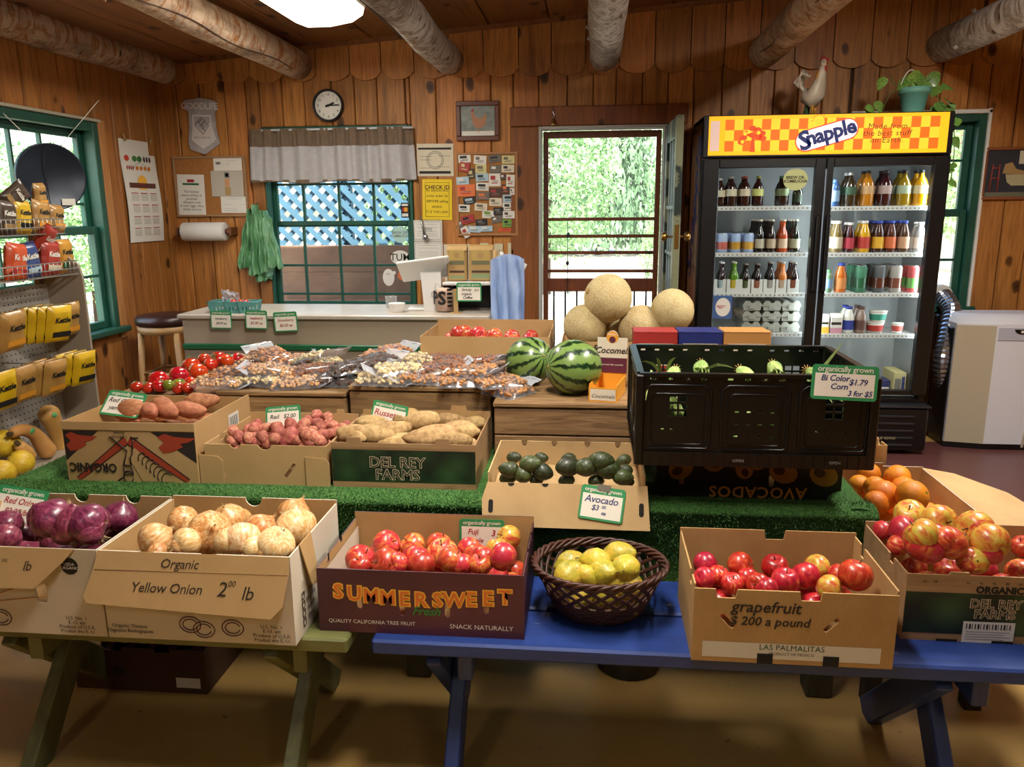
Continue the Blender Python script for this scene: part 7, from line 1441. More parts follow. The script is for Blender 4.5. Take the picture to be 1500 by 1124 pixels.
# header
SY = emit('header_yellow', '#f0b010', .8); SO = emit('header_orange', '#e8640a', .75); SYL = emit('header_pale_yellow', '#f2bd2a', .8)
FH = T(0, -.012, 0) @ FRONT; hw = w-.03; hh = zH1-zH0
b = B(); b.bb(-w, w, -.012, .01, zH0-.012, CZ1+.002, ch=.004); b.build('header_frame', CB, t)
hd = B(); hd.bb(-hw, hw, -.014, -.011, zH0, zH1); ho = hd.build('header_panel', SY, t); Fd = T(0, -.014, zH0) @ FRONT @ T(0, 0, -TH)
nc = 24; cw = 2*hw/ nc*.95; ch_ = hh*.27
b = B(); b2 = B()
for i in range(nc):
    for j in range(3):
        x = -hw*.86+cw*i*.98; y = hh*.10+ch_*j
        if x+cw > hw*.98: continue
        (b if (i+j) % 2 == 0 else b2).add([tuple(Fd @ V((x+a*cw, y+c*ch_, TH+.0006))) for a, c in ((0, 0), (1, 0), (1, 1), (0, 1))], [(0, 1, 2, 3)])
b.build('orange_squares', SO, ho); b2.build('yellow_squares', SYL, ho)
patch(ho, Fd, -hw+.01, -hw+.062, hh*.12, hh*.88, emit('lit_paper', '#cfb0a2', .7), 'price_list', lift=.0015)
# printed tree
TRD = emit('tree_red', '#c8471a', .7)
lv = [(x, y) for x, y in ((-.03, .10), (.0, .13), (.03, .12), (.055, .10), (-.05, .075), (.06, .07), (.0, .09), (-.06, .05), (.035, .08))]
for x, y in lv: patch(ho, Fd, 0, 0, 0, 0, TRD, 'printed_leaves', pts=arc(-.42+x, hh*.12+y*.95, .022, 0, 2*PI, 8, .016)[:-1], lift=.0015)
patch(ho, Fd, 0, 0, 0, 0, TRD, 'printed_trunk', pts=[(-.43, hh*.08), (-.40, hh*.08), (-.408, hh*.45), (-.422, hh*.45)], lift=.0016)
for x, y in ((-.46, .12), (-.385, .125), (-.475, .075), (-.44, .13)): patch(ho, Fd, 0, 0, 0, 0, SYL, 'printed_fruit', pts=arc(x, y, .011, 0, 2*PI, 8)[:-1], lift=.0022)
# logo
LB = emit('logo_blue', '#1a2a6c', .25); LWH = emit('logo_white', '#e8dce0', .8); LR = emit('logo_red', '#d05030', .8); lx = ony(1210, 196, cy0).x-CX; rotL = .27
def pill(L, h_): return [(L/2+h_/2*math.cos(a), h_/2*math.sin(a)) for a in [-PI/2+PI*k/8 for k in range(9)]] + [(-L/2+h_/2*math.cos(a), h_/2*math.sin(a)) for a in [PI/2+PI*k/8 for k in range(9)]]
FL = Fd @ T(lx, hh*.48, 0) @ R('Z', rotL)
patch(ho, FL, 0, 0, 0, 0, LR, 'logo_outline', pts=pill(.24, .122), lift=.003); patch(ho, FL, 0, 0, 0, 0, LWH, 'logo_plate', pts=pill(.24, .108), lift=.0036)
text('S', .15, LB, ho, FL @ T(-.125, .0, TH+.0044), off=.004); text('napple', .115, LB, ho, FL @ T(.025, .006, TH+.0044), off=.004, csp=.94)
sx = ony(1199, 180, cy0).x-CX; patch(ho, Fd, 0, 0, 0, 0, SYL, 'printed_sun', pts=arc(sx, hh*.82, .03, 0, 2*PI, 16)[:-1], lift=.002); strokes(ho, Fd, [[(sx+.034*math.cos(a), hh*.82+.034*math.sin(a)), (sx+.045*math.cos(a), hh*.82+.045*math.sin(a))] for a in [.2+PI*k/9 for k in range(9)]]+[arc(sx-.01, hh*.84, .005, 0, PI, 4), arc(sx+.01, hh*.84, .005, 0, PI, 4), arc(sx, hh*.80, .01, PI, 2*PI, 5)], .0012, TRD, 'sun_rays')
text('Made from\nthe best stuff\non Earth.', .045, emit('header_olive', '#4a3c08', .05), ho, Fd @ T(ony(1298, 196, cy0).x-CX, hh*.5, TH+.002), shear=.1, csp=1.1, lsp=.85)
# doors
x_mid = ony(1205, 300, cy0).x-CX
def cdoor(a, c, label, gl_l, gl_r, hside):
    b = B(); f = .0
    b.bb(a, gl_l, -.03, .02, zD0, zD1, ch=.004); b.bb(gl_r, c, -.03, .02, zD0, zD1, ch=.004); b.bb(gl_l, gl_r, -.029, .019, zD1-.05, zD1, ch=.004); b.bb(gl_l, gl_r, -.029, .019, zD0, zD0+.03, ch=.004); o = b.build('cooler_door', CB, t, label=label)
    p = B(); p.add([(gl_l, -.004, zD0+.03), (gl_r, -.004, zD0+.03), (gl_r, -.004, zD1-.05), (gl_l, -.004, zD1-.05)], [(0, 1, 2, 3)]); p.build('pane', glass('cooler_glass', (.93, .96, .96, 1), .03), o)
    h = B(); x = c-.025 if hside > 0 else a+.025; h.bb(x-.012, x+.012, -.055, -.03, 1.0, 1.45, ch=.006); h.build('handle', CB, o); return o
gx = lambda px, py=350: ony(px, py, cy0).x-CX
d1 = cdoor(-w+.005, x_mid-.004, 'left glass door with handle', gx(1048), gx(1186), 1); d2 = cdoor(x_mid+.004, w-.005, 'right glass door with handle', gx(1212), gx(1355), -1)
b = B(); b.bb(x_mid-.02, x_mid+.02, .04, .06, zD0, zD1); b.build('centre_post', CI, t)
# grille
b = B(); b.bb(-w, w, -.09, 0, CZ0, .30, ch=.01); b.build('grille_housing', CB, t)
b = B()
for k in range(5): b.bb(.2, w-.08, -.1, -.09, .06+.045*k, .075+.045*k, ch=.003)
b.bb(-w, w+.01, -.1, -.0, .30, .312, ch=.003); b.build('grille_slats', mat('grille_grey', '#252427', .4), t); text('TRUE REFRIG', .022, mat('brass_script', '#b5a57a', .4), t, T(w-.25, -.1015, .112) @ FRONT, shear=.3)
for x in (-w+.1, w-.1): b = B(); b.lathe([(.03, 0), (.03, .035)], 12, M=T(x, .03, 0)); b.build('foot', BLACK, t)
# lights of the cooler: vertical lamps beside the doors
LT = emit('cooler_lamp', '#e8f4ff', 3.5)
for x in (w-.052, x_mid+.0, -w+.052):
    b = B(); b.bb(x-.006, x+.006, .03, .042, zD0+.05, zD1-.06); b.build('lamp_tube', LT, t)
    if x > -w+.1:
        for q in (-1, 1):
            if x > w-.1 and q > 0: continue
            l = bpy.data.lights.new('cooler_strip_light', 'AREA'); l.shape = 'RECTANGLE'; l.size = .04; l.size_y = 1.2; l.energy = 3.8; l.color = (.86, .95, 1); lo = bpy.data.objects.new('cooler_strip_light', l); link(lo); lo.location = (CX+x+q*.02, cy0+.06, 1.2); lo.rotation_euler = (PI/2, 0, -q*PI/2*.75)
# stickers on the doors
def dstick(label, x0, y0, x1, y1, m, ell=True, txt=None, sz=.02):
    a, e = ony(x0, y0, cy0-.006), ony(x1, y1, cy0-.006); ww, hh_ = abs(e.x-a.x), abs(a.z-e.z); s = thing('door_sticker', label, 'sticker', ((a.x+e.x)/2, cy0-.0075, (a.z+e.z)/2)); b = B()
    b.panel(arc(0, 0, ww/2, 0, 2*PI, 26, hh_/2)[:-1] if ell else [(-ww/2, -hh_/2), (ww/2, -hh_/2), (ww/2, hh_/2), (-ww/2, hh_/2)], (), .001, M=FRONT @ T(0, 0, .001)); o = b.build('vinyl', m, s)
    if txt: text(txt, sz, INK, o, FRONT @ T(0, 0, .003), off=.0006)
    return s, o, ww, hh_
dstick('round yellow green kombucha sticker on the cooler door', 1148, 247, 1182, 279, mat('lime_cream', '#c3c98e', .6), True, 'BREW DR.\nKOMBUCHA', .024)
s, o, ww, hh_ = dstick('blue sticker with a white egg on the lower cooler door', 1045, 433, 1071, 467, mat('egg_blue', '#3c5c94', .6), False); patch(o, FRONT @ T(0, 0, -TH+.002), 0, 0, 0, 0, PAPER, 'printed_egg', pts=arc(.003, 0, ww*.4, 0, 2*PI, 18, hh_*.4)[:-1]); text('eggs', .03, INKR, o, FRONT @ T(-.01, .008, .004), shear=.3)
# shelves
def shelf(side, py, dep=.36):
    xa, xb = ((-w+.045, x_mid-.03) if side < 0 else (x_mid+.03, w-.055)); z = ony(1115 if side < 0 else 1280, py, cy0+.06).z
    b = B(); b.bb(xa, xb, .055, .06, z-.022, z+.004, ch=.001)
    for k in range(26): x = xa+(xb-xa)*(k+.5)/26; b.bb(x-.0025, x+.0025, .06, .06+dep, z-.006, z)
    b.bb(xa, xb, .2, .206, z-.012, z-.006); b.build('shelf', SHW, t)
    b = B()
    for k in range(24): x = xa+(xb-xa)*(k+.5)/24; b.bb(x-.006, x+.002, .0535, .0545, z-.014, z-.006)
    b.build('shelf_slots', INKG, t, kind='stuff'); return z
SL = [shelf(-1, y) for y in (303, 371, 430, 488)]; SR = [shelf(1, y) for y in (303, 371, 430, 490)]
# ---- bottles and cans
LQ = {}
def liquid(n, c): return mat('liquid_'+n, c, .12, c2=None, spec=.6, coat=.4)
def vessel(kind, lc, label_c, cap_c, r, h, ln=None):
    key = (kind, lc, label_c, cap_c, r, h)
    if key in LQ: return LQ[key]
    lm = liquid(lc[1:], lc); m2 = mat('wrap_'+label_c[1:], label_c, .5, c2=None); cm = mat('cap_'+cap_c[1:], cap_c, .4)
    if kind == 'can':
        body = B().lathe([(r*.8, 0), (r, .008), (r, h-.014), (r*.84, h-.003)], 18).mesh('can_body', m2); lid = B().lathe([(r*.84, h-.003), (r*.86, h), (r*.78, h-.002), (.002, h-.003)], 18, cap=False).mesh('lid', STEEL); wrap = B().lathe([(r*1.004, h*.18), (r*1.004, h*.55)], 18, cap=False).mesh('label', lm)
    elif kind == 'juice':
        body = B().lathe([(r*.85, 0), (r, .01), (r, h*.55), (r*.9, h*.66), (r*.55, h*.84), (r*.5, h*.93)], 18).mesh('bottle_body', lm); lid = B().lathe([(r*.56, h*.91), (r*.56, h), (.004, h)], 14).mesh('cap', cm); wrap = B().lathe([(r*1.01, h*.14), (r*1.01, h*.5)], 18, cap=False).mesh('label', m2)
    elif kind == 'long':
        body = B().lathe([(r*.85, 0), (r, .01), (r, h*.5), (r*.85, h*.6), (r*.42, h*.74), (r*.36, h*.95)], 16).mesh('bottle_body', lm); lid = B().lathe([(r*.45, h*.94), (r*.45, h*.985), (r*.3, h), (.003, h)], 12).mesh('cap', cm); wrap = B().lathe([(r*1.01, h*.14), (r*1.01, h*.42)], 16, cap=False).mesh('label', m2)
    elif kind == 'round':
        body = B().lathe([(r*.8, 0), (r, .012), (r, h*.45), (r*.96, h*.6), (r*.7, h*.74), (r*.35, h*.84), (r*.32, h*.94)], 18).mesh('bottle_body', lm); lid = B().lathe([(r*.38, h*.92), (r*.38, h), (.004, h)], 12).mesh('cap', cm); wrap = B().lathe([(r*1.01, h*.35), (r*1.01, h*.58)], 18, cap=False).mesh('label', m2)
    else:
        body = B().lathe([(r*.9, 0), (r, .008), (r, h*.7), (r*.8, h*.82), (r*.5, h*.9)], 16).mesh('bottle_body', lm); lid = B().lathe([(r*.55, h*.88), (r*.55, h), (.004, h)], 12).mesh('cap', cm); wrap = B().lathe([(r*1.01, h*.2), (r*1.01, h*.6)], 16, cap=False).mesh('label', m2)
    LQ[key] = (body, lid, wrap); return LQ[key]
SHELFN = {0: 'top', 1: 'second', 2: 'third', 3: 'fourth'}
def row(side, k, n, specs, deep, kind_name=None):
    """specs: (photo x of the front one, kind, liquid, label colour, cap colour, radius, height, words)"""
    z = (SL if side < 0 else SR)[k]
    for i, (px, kind, lc, wc, cc, r, h, words) in enumerate(specs):
        p = ony(px, 300+k*60, cy0+.06+r+.012); dn = deep if not isinstance(deep, (list, tuple)) else deep[i]
        for j in range(dn):
            y = cy0+.068+r+(2*r+.004)*j
            if y+r > cy1-.04: break
            nm = 'can' if kind == 'can' else 'bottle'
            lb = '%s, %s, %s door %s shelf, %s from left' % (words, {0: 'front'}.get(j, '%s row' % ORD[j]), 'left' if side < 0 else 'right', SHELFN[k], ORD[i])
            t = thing(nm, lb, nm, (p.x, y, z+.001), (0, 0, i*.7+j), 'drinks on the %s shelf behind the %s cooler door' % (SHELFN[k], 'left' if side < 0 else 'right')); v = vessel(kind, lc, wc, cc, r, h)
            for q, n2 in zip(v, ('body', 'lid' if kind == 'can' else 'cap', 'label')): put(q, n2, t)
row(-1, 0, 0, [(1054, 'round', '#2c1710', '#cfc7a8', '#d8d4c8', .03, .17, 'dark kombucha bottle, cream label'), (1070, 'round', '#2e1712', '#d8d2b8', '#d8d4c8', .034, .18, 'dark kombucha bottle, white label'), (1090, 'round', '#34140f', '#dcd0b4', '#b8503c', .034, .18, 'dark kombucha bottle, red cap'), (1109, 'round', '#30160f', '#c8cf7c', '#b8b83c', .034, .18, 'dark kombucha bottle, lime label'), (1146, 'round', '#2c1710', '#b9cfa0', '#4a7a4a', .034, .18, 'dark kombucha bottle, green label'), (1167, 'jar', '#1c1c14', '#2c3c24', '#c8c8b8', .03, .12, 'dark green bottle')], [2, 2, 2, 1, 2, 1])
row(-1, 1, 0, [(1058, 'can', '#c86a5c', '#a9bcd8', '#c0c0c0', .031, .12, 'pink and blue soda can'), (1077, 'can', '#c89a3c', '#a4bce0', '#c0c0c0', .031, .12, 'orange and blue soda can'), (1096, 'can', '#d8a84c', '#a8c0e4', '#c0c0c0', .031, .12, 'yellow and blue soda can'), (1112, 'long', '#14100e', '#b5ad98', '#cfc8b8', .029, .2, 'dark brown long neck soda bottle'), (1129, 'long', '#20120c', '#b8a48c', '#cfc8b8', .029, .2, 'brown long neck soda bottle'), (1146, 'long', '#b8481c', '#d0b89c', '#cfc8b8', .029, .2, 'orange long neck soda bottle'), (1164, 'long', '#141c12', '#a8a88c', '#cfc8b8', .029, .2, 'dark green long neck soda bottle')], [5, 5, 5, 5, 5, 2, 5])
row(-1, 2, 0, [(1057, 'long', '#281818', '#a8bcc0', '#dcdcdc', .028, .19, 'dark bottle with white neck foil'), (1075, 'long', '#5c8c1c', '#d0b83c', '#d8dcc0', .028, .19, 'green bottle with yellow label'), (1092, 'long', '#181210', '#4c5c38', '#8a8478', .028, .18, 'black bottle'), (1109, 'long', '#1c1012', '#9a6048', '#8a8478', .028, .18, 'black bottle with copper label'), (1128, 'long', '#141218', '#a8a49c', '#a8a49c', .028, .19, 'dark bottle with silver cap'), (1145, 'long', '#c8702c', '#c0a890', '#b8b0a4', .028, .19, 'amber orange bottle'), (1162, 'long', '#1c1010', '#8a4c38', '#8a8478', .028, .19, 'dark bottle with brown label')], [2, 2, 2, 2, 2, 3, 3])
for i, px in enumerate((1055, 1074, 1092, 1109, 1128, 1145, 1162)):      # white open fronted dividers
    p = ony(px, 410, cy0+.06); s = thing('bottle_divider', 'white notched card holder around the bottle, %s from left' % ORD[i], 'holder', (p.x, cy0+.0655, SL[2]+.001), (0, 0, 0), 'white holders on the third left shelf'); b = B(); e = .037
    b.panel([(-e, 0), (e, 0), (e, .085), (.017, .085), (.016, .035), (.008, .03), (-.008, .03), (-.016, .035), (-.017, .085), (-e, .085)], (), .002, M=FRONT); b.build('front_card', SHW, s); b = B(); b.bb(-e, -e+.002, 0, .2, 0, .085); b.bb(e-.002, e, 0, .2, 0, .085); b.build('side_card', SHW, s)
row(1, 0, 0, [(1221, 'jar', '#3c5c8c', '#8cb0d0', '#4c6c9c', .03, .16, 'blue carton style bottle'), (1243, 'round', '#3a2c1a', '#3c5a44', '#c8c8c0', .038, .2, 'brown bottle with green label'), (1268, 'round', '#c07a18', '#c8a070', '#2a2a2a', .04, .21, 'amber juice bottle'), (1294, 'round', '#3c1014', '#b09a94', '#2a2a2a', .04, .21, 'dark berry juice bottle'), (1321, 'round', '#9a7c14', '#a8bca0', '#2a2a2a', .04, .21, 'golden juice bottle'), (1346, 'round', '#d89a14', '#dcc8a0', '#2a2a2a', .04, .21, 'bright yellow juice bottle')], [2, 2, 2, 2, 2, 2])
row(1, 1, 0, [(1225, 'juice', '#6c5a34', '#c8bca4', '#dcd8cc', .034, .19, 'tan tea bottle with white label'), (1243, 'juice', '#3c1014', '#b03848', '#e0dcd4', .031, .18, 'dark red juice bottle'), (1264, 'juice', '#d8a018', '#b83c34', '#e0dcd4', .036, .19, 'yellow mango juice bottle with red label'), (1285, 'juice', '#3c1c10', '#d8a82c', '#2444a0', .034, .19, 'tea bottle with yellow label, blue cap'), (1303, 'juice', '#4c2418', '#c8683c', '#2444a0', .033, .19, 'tea bottle with orange label, blue cap'), (1322, 'juice', '#4c3424', '#c89c7c', '#2c4ca8', .034, .19, 'tea bottle with peach label, blue cap'), (1346, 'juice', '#a8a8a4', '#dcd8d4', '#e0e0e0', .032, .18, 'clear bottle with white label')], [3, 2, 2, 3, 3, 3, 2])
row(1, 2, 0, [(1212, 'jar', '#6c8c6c', '#7ca0c8', '#5c9c5c', .024, .14, 'slim blue and green bottle'), (1230, 'juice', '#c8681c', '#d0884c', '#2444a0', .036, .18, 'orange juice bottle with blue cap'), (1259, 'can', '#2c6444', '#3c7c5c', '#c0c0c0', .036, .165, 'tall green can'), (1286, 'can', '#5c3428', '#54585c', '#c0c0c0', .036, .165, 'tall dark grey can'), (1310, 'can', '#7c4c3c', '#a8a49c', '#c0c0c0', .036, .165, 'tall silver can'), (1335, 'can', '#6ca85c', '#b84c4c', '#c0c0c0', .034, .165, 'tall red and green can')], [1, 1, 3, 3, 3, 2])
# fourth shelves: egg cartons, milk, tubs
EG = mat('grey_pulp', '#a8aa9f', .9, c2='#989a90', ns=30)
def eggc(px, lv, j, lb):
    p = ony(px, 470, cy0+.09); z = SL[3]+.001+.066*lv; s = thing('egg_carton', lb, 'egg carton', (p.x, cy0+.085+.15, z), (0, 0, 0), 'egg cartons in the cooler')
    b = B(); pr = [(-.05, .003), (-.056, .03), (.056, .03), (.05, .003)]; 
    b.add([(x, -.14, zz_) for x, zz_ in pr]+[(x, .14, zz_) for x, zz_ in pr], [(0, 3, 2, 1), (4, 5, 6, 7), (0, 1, 5, 4), (1, 2, 6, 5), (2, 3, 7, 6), (3, 0, 4, 7)])
    b.build('cup_tray', EG, s); b = B(); pr = [(-.06, .03), (-.058, .04), (-.042, .064), (-.018, .064), (-.008, .05), (.008, .05), (.018, .064), (.042, .064), (.058, .04), (.06, .03)]
    n = len(pr); b.add([(x, -.145, zz_) for x, zz_ in pr]+[(x, .145, zz_) for x, zz_ in pr], [tuple(range(n))]+[tuple(range(2*n-1, n-1, -1))]+[(i, i+n, (i+1) % n+n, (i+1) % n) for i in range(n)]); b.build('lid', EG, s)
    b = B(); b.bb(-.02, .02, -.149, -.144, .014, .036, ch=.002); b.build('closing_tab', P('dark_gap') if False else EG, s)
for c_i, px in enumerate((1101, 1130, 1158)):
    for lv in range(3): eggc(px, lv, 0, 'grey egg carton, %s, %s stack from left' % (('at the bottom', 'in the middle', 'on top')[lv], ORD[c_i]))
def block(name, label, cat, px, py, Y, w_, d_, h_, m, z, side=1, grp=None, gable=False, marks=()):
    p = ony(px, py, Y); s = thing(name, label, cat, (p.x, Y+d_/2, z), (0, 0, 0), grp); b = B(); b.bb(-w_/2, w_/2, -d_/2, d_/2, 0, h_*(.8 if gable else 1), ch=.002)
    if gable: a, c = w_/2, d_/2; b.add([(-a, -c, h_*.8), (a, -c, h_*.8), (a, c, h_*.8), (-a, c, h_*.8), (-a, 0, h_), (a, 0, h_)], [(0, 1, 5, 4), (2, 3, 4, 5), (1, 2, 5), (3, 0, 4)])
    o = b.build('box_body', m, s); F = T(0, -d_/2, 0) @ FRONT @ T(0, 0, -TH)
    for (xa, xb, ya, yb, mm) in marks: patch(o, F, w_*xa, w_*xb, h_*ya, h_*yb, mm, 'printed_block', lift=.0006)
    return s
yb = cy0+.07
block('milk_carton', 'yellow and white milk carton at the left of the fourth shelf', 'carton', 1207, 480, yb, .06, .06, .12, PAPER, SR[3], gable=True, marks=[(-.5, .5, .02, .35, Y1), (-.45, .4, .5, .6, INKM)])
block('milk_carton', 'pink and white milk carton beside the yellow one', 'carton', 1225, 480, yb, .07, .06, .125, PAPER, SR[3], gable=True, marks=[(-.5, .5, .02, .3, mat('print_pink', '#c88c9c', .6)), (-.45, .4, .45, .58, INKM)])
for (px, wc, lc, cc, lb) in ((1243, '#2c3c8c', '#d8d8cc', '#2c3c9c', 'white milk bottle with blue label and cap'), (1261, '#5c4038', '#8c7468', '#5c4038', 'brown chocolate milk bottle')):
    for j in range(2):
        p = ony(px, 470, yb+.03); s = thing('bottle', '%s, %s row of fourth right shelf' % (lb, ('front', 'second')[j]), 'bottle', (p.x, yb+.035+.075*j, SR[3]+.001), (0, 0, 0), 'milk bottles on the fourth shelf'); v = vessel('juice', lc, wc, cc, .035, .165)
        for q, n2 in zip(v, ('body', 'cap', 'label')): put(q, n2, s)
def tubm(r, h, m, m2): return (B().lathe([(r*.82, 0), (r, h*.93)], 22).mesh('tub_body', PAPER), B().lathe([(r*1.05, h*.93), (r*1.05, h), (.003, h)], 22).mesh('lid', PAPER), B().lathe([(r*.88, h*.2), (r*.985, h*.75)], 22, cap=False).mesh('label', m))
for (px, z, r, h, c_, lb) in ((1282, 0, .052, .068, '#b83c34', 'white yogurt tub with red print under the other tub'), (1285, .069, .052, .068, '#3c9c84', 'white yogurt tub with green print on top of the red one'), (1315, 0, .034, .062, '#b84c44', 'small single yogurt cup with red print')):
    p = ony(px, 480, yb+.05); s = thing('yogurt_tub', lb, 'tub', (p.x, yb+.06, SR[3]+.001+z)); ms = tubm(r, h, mat('tub_print_'+c_[1:], c_, .5), 0)
    for q, n2 in zip(ms, ('body', 'lid', 'label')): put(q, n2, s)
zf = zD0-.02+.001
block('butter_box', 'yellow butter box on the cooler floor near the corner', 'box', 1318, 560, cy0+.12, .075, .2, .13, mat('butter_yellow', '#c0b47c', .5), zf, marks=[(-.4, .1, .1, .7, INKG), (.15, .4, .1, .8, INKB)])
block('butter_box', 'dark blue flat box on the cooler floor', 'box', 1295, 560, cy0+.16, .08, .12, .07, mat('box_navy', '#26346c', .5), zf, marks=[(-.4, .4, .2, .4, PAPER)])
# ---- rooster on the cooler
p = ony(1188, 164, 5.1); t = thing('rooster_figure', 'white ceramic rooster figurine standing on the drink cooler', 'figurine', (p.x, 5.1, CZ1+.003), (0, 0, -.6)); s_ = 1.0; t.scale = (.8, 1.15, 1)
CW = mat('ceramic_white', '#dccfbc', .4, c2='#b5a893', ns=14); CGD = mat('ceramic_gold', '#b8802c', .4); CRD = mat('ceramic_red', '#a82c1c', .35)
b = B(); b.tube([(-.065, 0, .16), (-.045, 0, .115), (-.0, 0, .1), (.035, 0, .135), (.05, 0, .19), (.06, 0, .245), (.066, 0, .275)], [.018, .045, .062, .058, .042, .028, .022], 16); b.ball((.068, 0, .29), .024, .02, .026, 12, 9); b.build('body', CW, t)
b = B(); 
for k in range(9): a = .5+.2*k; b.tube([(-.04, .012*(k % 3-1), .13), (-.08-.008*k, .02*(k % 3-1), .17+.005*k), (-.085+.004*k, .022*(k % 3-1), .2+.008*(8-abs(k-4))), (-.06+.004*k, .02*(k % 3-1), .21+.003*k)], [.012, .013, .011, .003], 6)
b.build('tail_feathers', CW, t)
b = B()
for k in range(8): a = -1.3+.37*k; b.tube([(.062, .012*math.sin(a*3), .28), (.045+.01*math.cos(a), .03*math.sin(a), .235), (.03+.02*math.cos(a), .045*math.sin(a), .195)], [.008, .01, .003], 5)
b.build('neck_hackle', CGD, t)
b = B(); 
for k in range(5): b.ball((.05+.011*k, 0, .312+.006*math.sin(k*1.2)), .008, .004, .014, 7, 5)
b.ball((.085, -.008, .262), .008, .006, .018, 8, 6); b.ball((.085, .008, .262), .008, .006, .018, 8, 6); b.build('comb', CRD, t)
b = B(); b.tube([(.088, 0, .288), (.112, 0, .28)], [.008, .001], 6); b.build('beak', CGD, t)
b = B()
for y in (-.02, .02): b.tube([(.01, y, .07), (.02, y, .03), (.02, y, .008)], [.02, .010, .008], 7); [b.tube([(.02, y, .007), (.02+.035*math.cos(a), y+.035*math.sin(a), .006)], [.007, .004], 5) for a in (-.5, 0, .5, PI)]
b.build('legs', CGD, t); b = B(); b.lathe([(.05, 0), (.045, .008), (.01, .012)], 14, M=T(-.02, 0, 0)); b.tube([(-.035, 0, .0), (-.03, 0, .1)], [.025, .012], 8); b.build('grass_base', mat('ceramic_green', '#3f5c3c', .4), t)
for y in (-.02, .02): b = B(); b.ball((.078, y*.85, .295), .004, n=6, m=4); b.build('eye', BLACK, t)
# ---- potted pothos
p = ony(1337, 160, 5.12); t = thing('potted_plant', 'trailing pothos in a teal pot with white handle on the cooler', 'plant', (p.x, 5.12, CZ1+.003)); TP = mat('teal_pot', '#6fae9f', .4)
b = B(); b.lathe([(.085, 0), (.09, .004), (.085, .008)], 26); b.build('saucer', mat('tan_saucer', '#b08a5c', .6), t)
b = B(); b.lathe([(.055, .008), (.062, .02), (.078, .115), (.088, .117), (.09, .15), (.082, .15), (.078, .13)], 26, cap=False); b.lathe([(.001, .008), (.055, .008)], 20, cap=False); b.build('pot', TP, t)
b = B(); b.lathe([(.079, .13), (.001, .135)], 20, cap=False); b.build('soil', mat('soil', '#2c2018', .9), t)
b = B(); b.tube([(-.085+.0*k, 0, .14) if k == 0 else (-.088+.05*(k/10)**1.5*1.6, -.02*math.sin(PI*k/10), .14+.11*math.sin(PI*.62*k/10)) for k in range(11)], .004, 6); b.build('handle', PAPER, t)
PL = NT('pothos_leaf'); _v = PL.coord('Object', (1, 1, 1), rnd=1); PLM = PL.fin(PL.vary(PL.ramp(PL.noise(_v, 18, 3), [(.4, '#4a7c30'), (.6, '#8cb050'), (.75, '#b5c87c')]), .02, .4), .4, coat=.2)
lb_ = B(); N = 8
for i in range(N+1):
    u = i/N; ww = .5*math.sin(PI*min(1, u*1.0)**.6)*(1-.1*u) if 0 < u < 1 else .0
    for sg in (-1, 0, 1): lb_.v.append((sg*ww*.8, u, .10*abs(sg)*ww*2-.25*u*u))
for i in range(N):
    for k in range(2): a = i*3+k; lb_.f.append((a, a+1, a+4, a+3)); lb_.m.append(0); lb_.s.append(True)
lme = lb_.mesh('leaf', PLM); r_ = random.Random(12)
LV = [(1294, 112, .055), (1272, 152, .05), (1288, 147, .055), (1270, 157, .04), (1339, 103, .085), (1332, 110, .07), (1352, 118, .075), (1365, 105, .07), (1373, 125, .06), (1380, 122, .055), (1378, 148, .06), (1384, 143, .055), (1372, 152, .06), (1390, 152, .05), (1350, 108, .06), (1345, 125, .06), (1398, 172, .05), (1396, 200, .05), (1398, 238, .045), (1393, 262, .045), (1388, 246, .04)]
for k, (px, py, sz) in enumerate(LV):
    Y = 5.12 if py < 165 else 4.97; q = ony(px, py, Y+r_.uniform(-.04, .03) if py < 165 else 5.0); q = V((q.x-p.x, q.y-5.12, q.z-CZ1-.003))
    if py > 165: q.x = max(q.x, cx1+.03-p.x)
    o = put(lme, 'leaf', t, q, (-PI/2+r_.uniform(-.6, .5)*1.0-.2, r_.uniform(-.5, .5), r_.uniform(-.9, .9)), (sz*1.55, sz*1.55, sz*1.55))
b = B(); e = cx1+.035-p.x
for pts in ([(-.02, 0, .13), (-.08, 0, .16), (-.14, 0, .12), (-.17, 0, .03)], [(-.07, 0, .14), (-.13, -.01, .18), (-.14, 0, .23)], [(.03, 0, .13), (.1, 0, .15), (.15, -.02, .05), (e, -.04, .02), (e, -.1, -.1), (e+.005, -.12, -.22), (e, -.13, -.38)], [(0, 0, .13), (.0, 0, .22)], [(.02, 0, .13), (.08, 0, .2)]): b.tube(pts, .003, 5)
b.build('vine', STEMG, t)
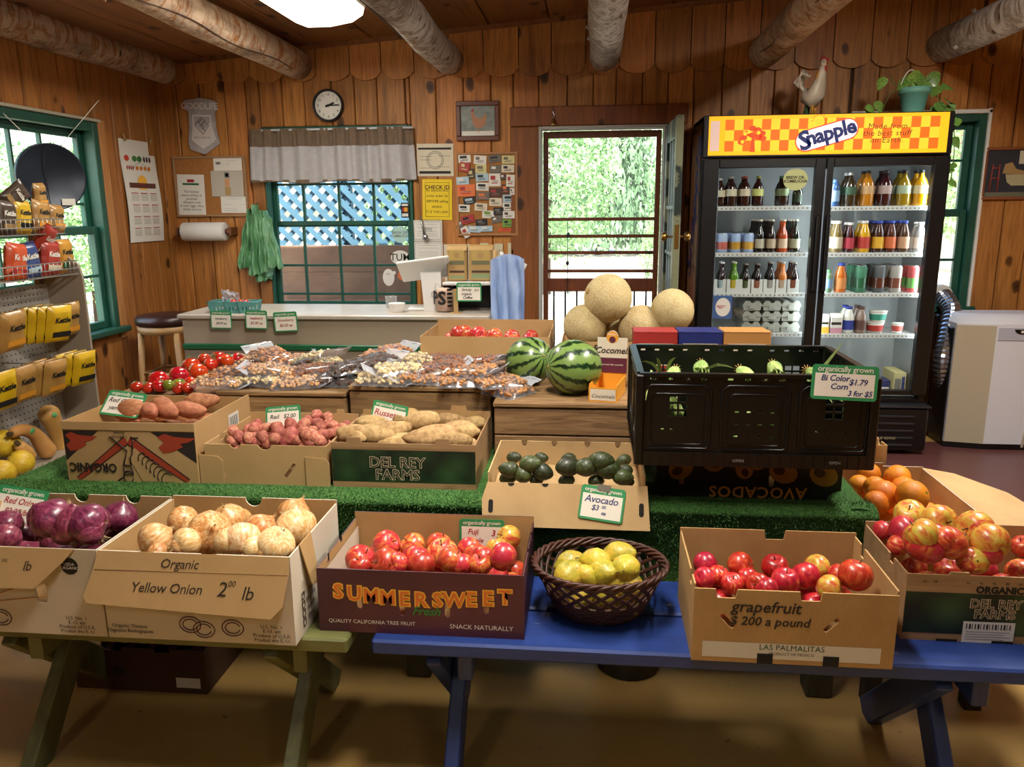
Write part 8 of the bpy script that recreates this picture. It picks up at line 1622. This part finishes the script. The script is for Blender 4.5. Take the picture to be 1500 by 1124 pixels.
# ---- portable air conditioner
t = thing('air_conditioner', 'white portable air conditioner on the floor beside the cooler', 'air conditioner', (2.5, 5.2, 0)); zA = ony(1440, 458, 5.05).z; xl = onz(1383, 655, 0).x-2.5
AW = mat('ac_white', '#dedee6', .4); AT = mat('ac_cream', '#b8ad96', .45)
prof = [(xl, .1), (xl, -.12), (xl+.215, -.165), (.24, -.165), (.33, -.11), (.33, .1)]
b = B(); b.panel([(x, y) for x, y in prof], (), zA-.10, M=T(0, 0, .03)); b.build('body', AW, t)
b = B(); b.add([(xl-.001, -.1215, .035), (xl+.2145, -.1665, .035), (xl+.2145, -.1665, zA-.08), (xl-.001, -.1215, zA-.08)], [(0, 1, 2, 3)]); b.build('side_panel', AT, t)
b = B(); k = 8
b.grid(lambda u, v: (lambda a, c: (a[0]*(1-.15*v), a[1]*(1-.3*v)+.03*v, zA-.075+.06*math.sin(v*PI/2)*(1-.0*u)))((prof[min(5, int(u*5+1e-6))] if u < 1 else prof[5]), 0), 5, 4); b.add([(a[0]*.85, a[1]*.7+.03, zA-.015) for a in prof], [tuple(range(6))]); b.build('top_cover', AW, t)
b = B(); b.bb(-.04, .23, -.171, -.165, zA-.17, zA-.09, ch=.002); o = b.build('control_panel', mat('ac_panel', '#b5b7c4', .35), t)
b = B(); b.panel([(.045*math.cos(a), .03*math.sin(a)) for a in [PI+PI*k/12 for k in range(13)]], (), .003, M=T(.095, -.171, zA-.10) @ FRONT); b.build('display', BLACK, o); b = B(); b.bb(-.009, .009, -.0005, 0, -.007, .007, M=T(.095, -.1745, zA-.114)); b.build('button', PAPER, o)
b = B(); b.bb(xl-.015, .34, .12, .2, .04, zA-.05, ch=.01); b.bb(xl-.016, xl, -.105, .12, .03, zA-.10, ch=.006); b.build('rear_housing', BLACK, t); b = B(); b.panel([(x*1.02, y*1.04) for x, y in prof], (), .035, M=T(0, .002, 0)); b.build('base', BLACK, t)
b = B(); b.bb(.17, .185, -.172, -.165, .03, .42, ch=.002, M=T(0, 0, 0) @ R('Y', .08)); b.build('front_trim', AT, t)
DU = mat('foil_duct', '#a9adb8', .25, .9); pts = []; ctrl = [ony(1380, 433, 5.42), ony(1394, 455, 5.30), ony(1388, 490, 5.2), ony(1381, 525, 5.15), ony(1382, 556, 5.2), ony(1392, 575, 5.26)]
t = thing('exhaust_hose', 'silver ribbed foil exhaust hose curving from the narrow window to the air conditioner', 'hose', ctrl[0]); fine = []
for i in range(len(ctrl)-1):
    p0, p1, p2, p3 = ctrl[max(0, i-1)], ctrl[i], ctrl[i+1], ctrl[min(len(ctrl)-1, i+2)]
    for k in range(12):
        u = k/12; fine.append(.5*((2*p1)+(-p0+p2)*u+(2*p0-5*p1+4*p2-p3)*u*u+(-p0+3*p1-3*p2+p3)*u**3)-ctrl[0])
fine.append(ctrl[-1]-ctrl[0]); b = B(); b.tube(fine, [.052+.006*(i % 2) for i in range(len(fine))], 18, sm=False); b.build('duct', DU, t); b = B(); b.lathe([(.062, -.02), (.07, 0), (.07, .03)], 20, M=T(0, .01, 0) @ R('X', -PI/2)); b.build('collar', PAPER, t)
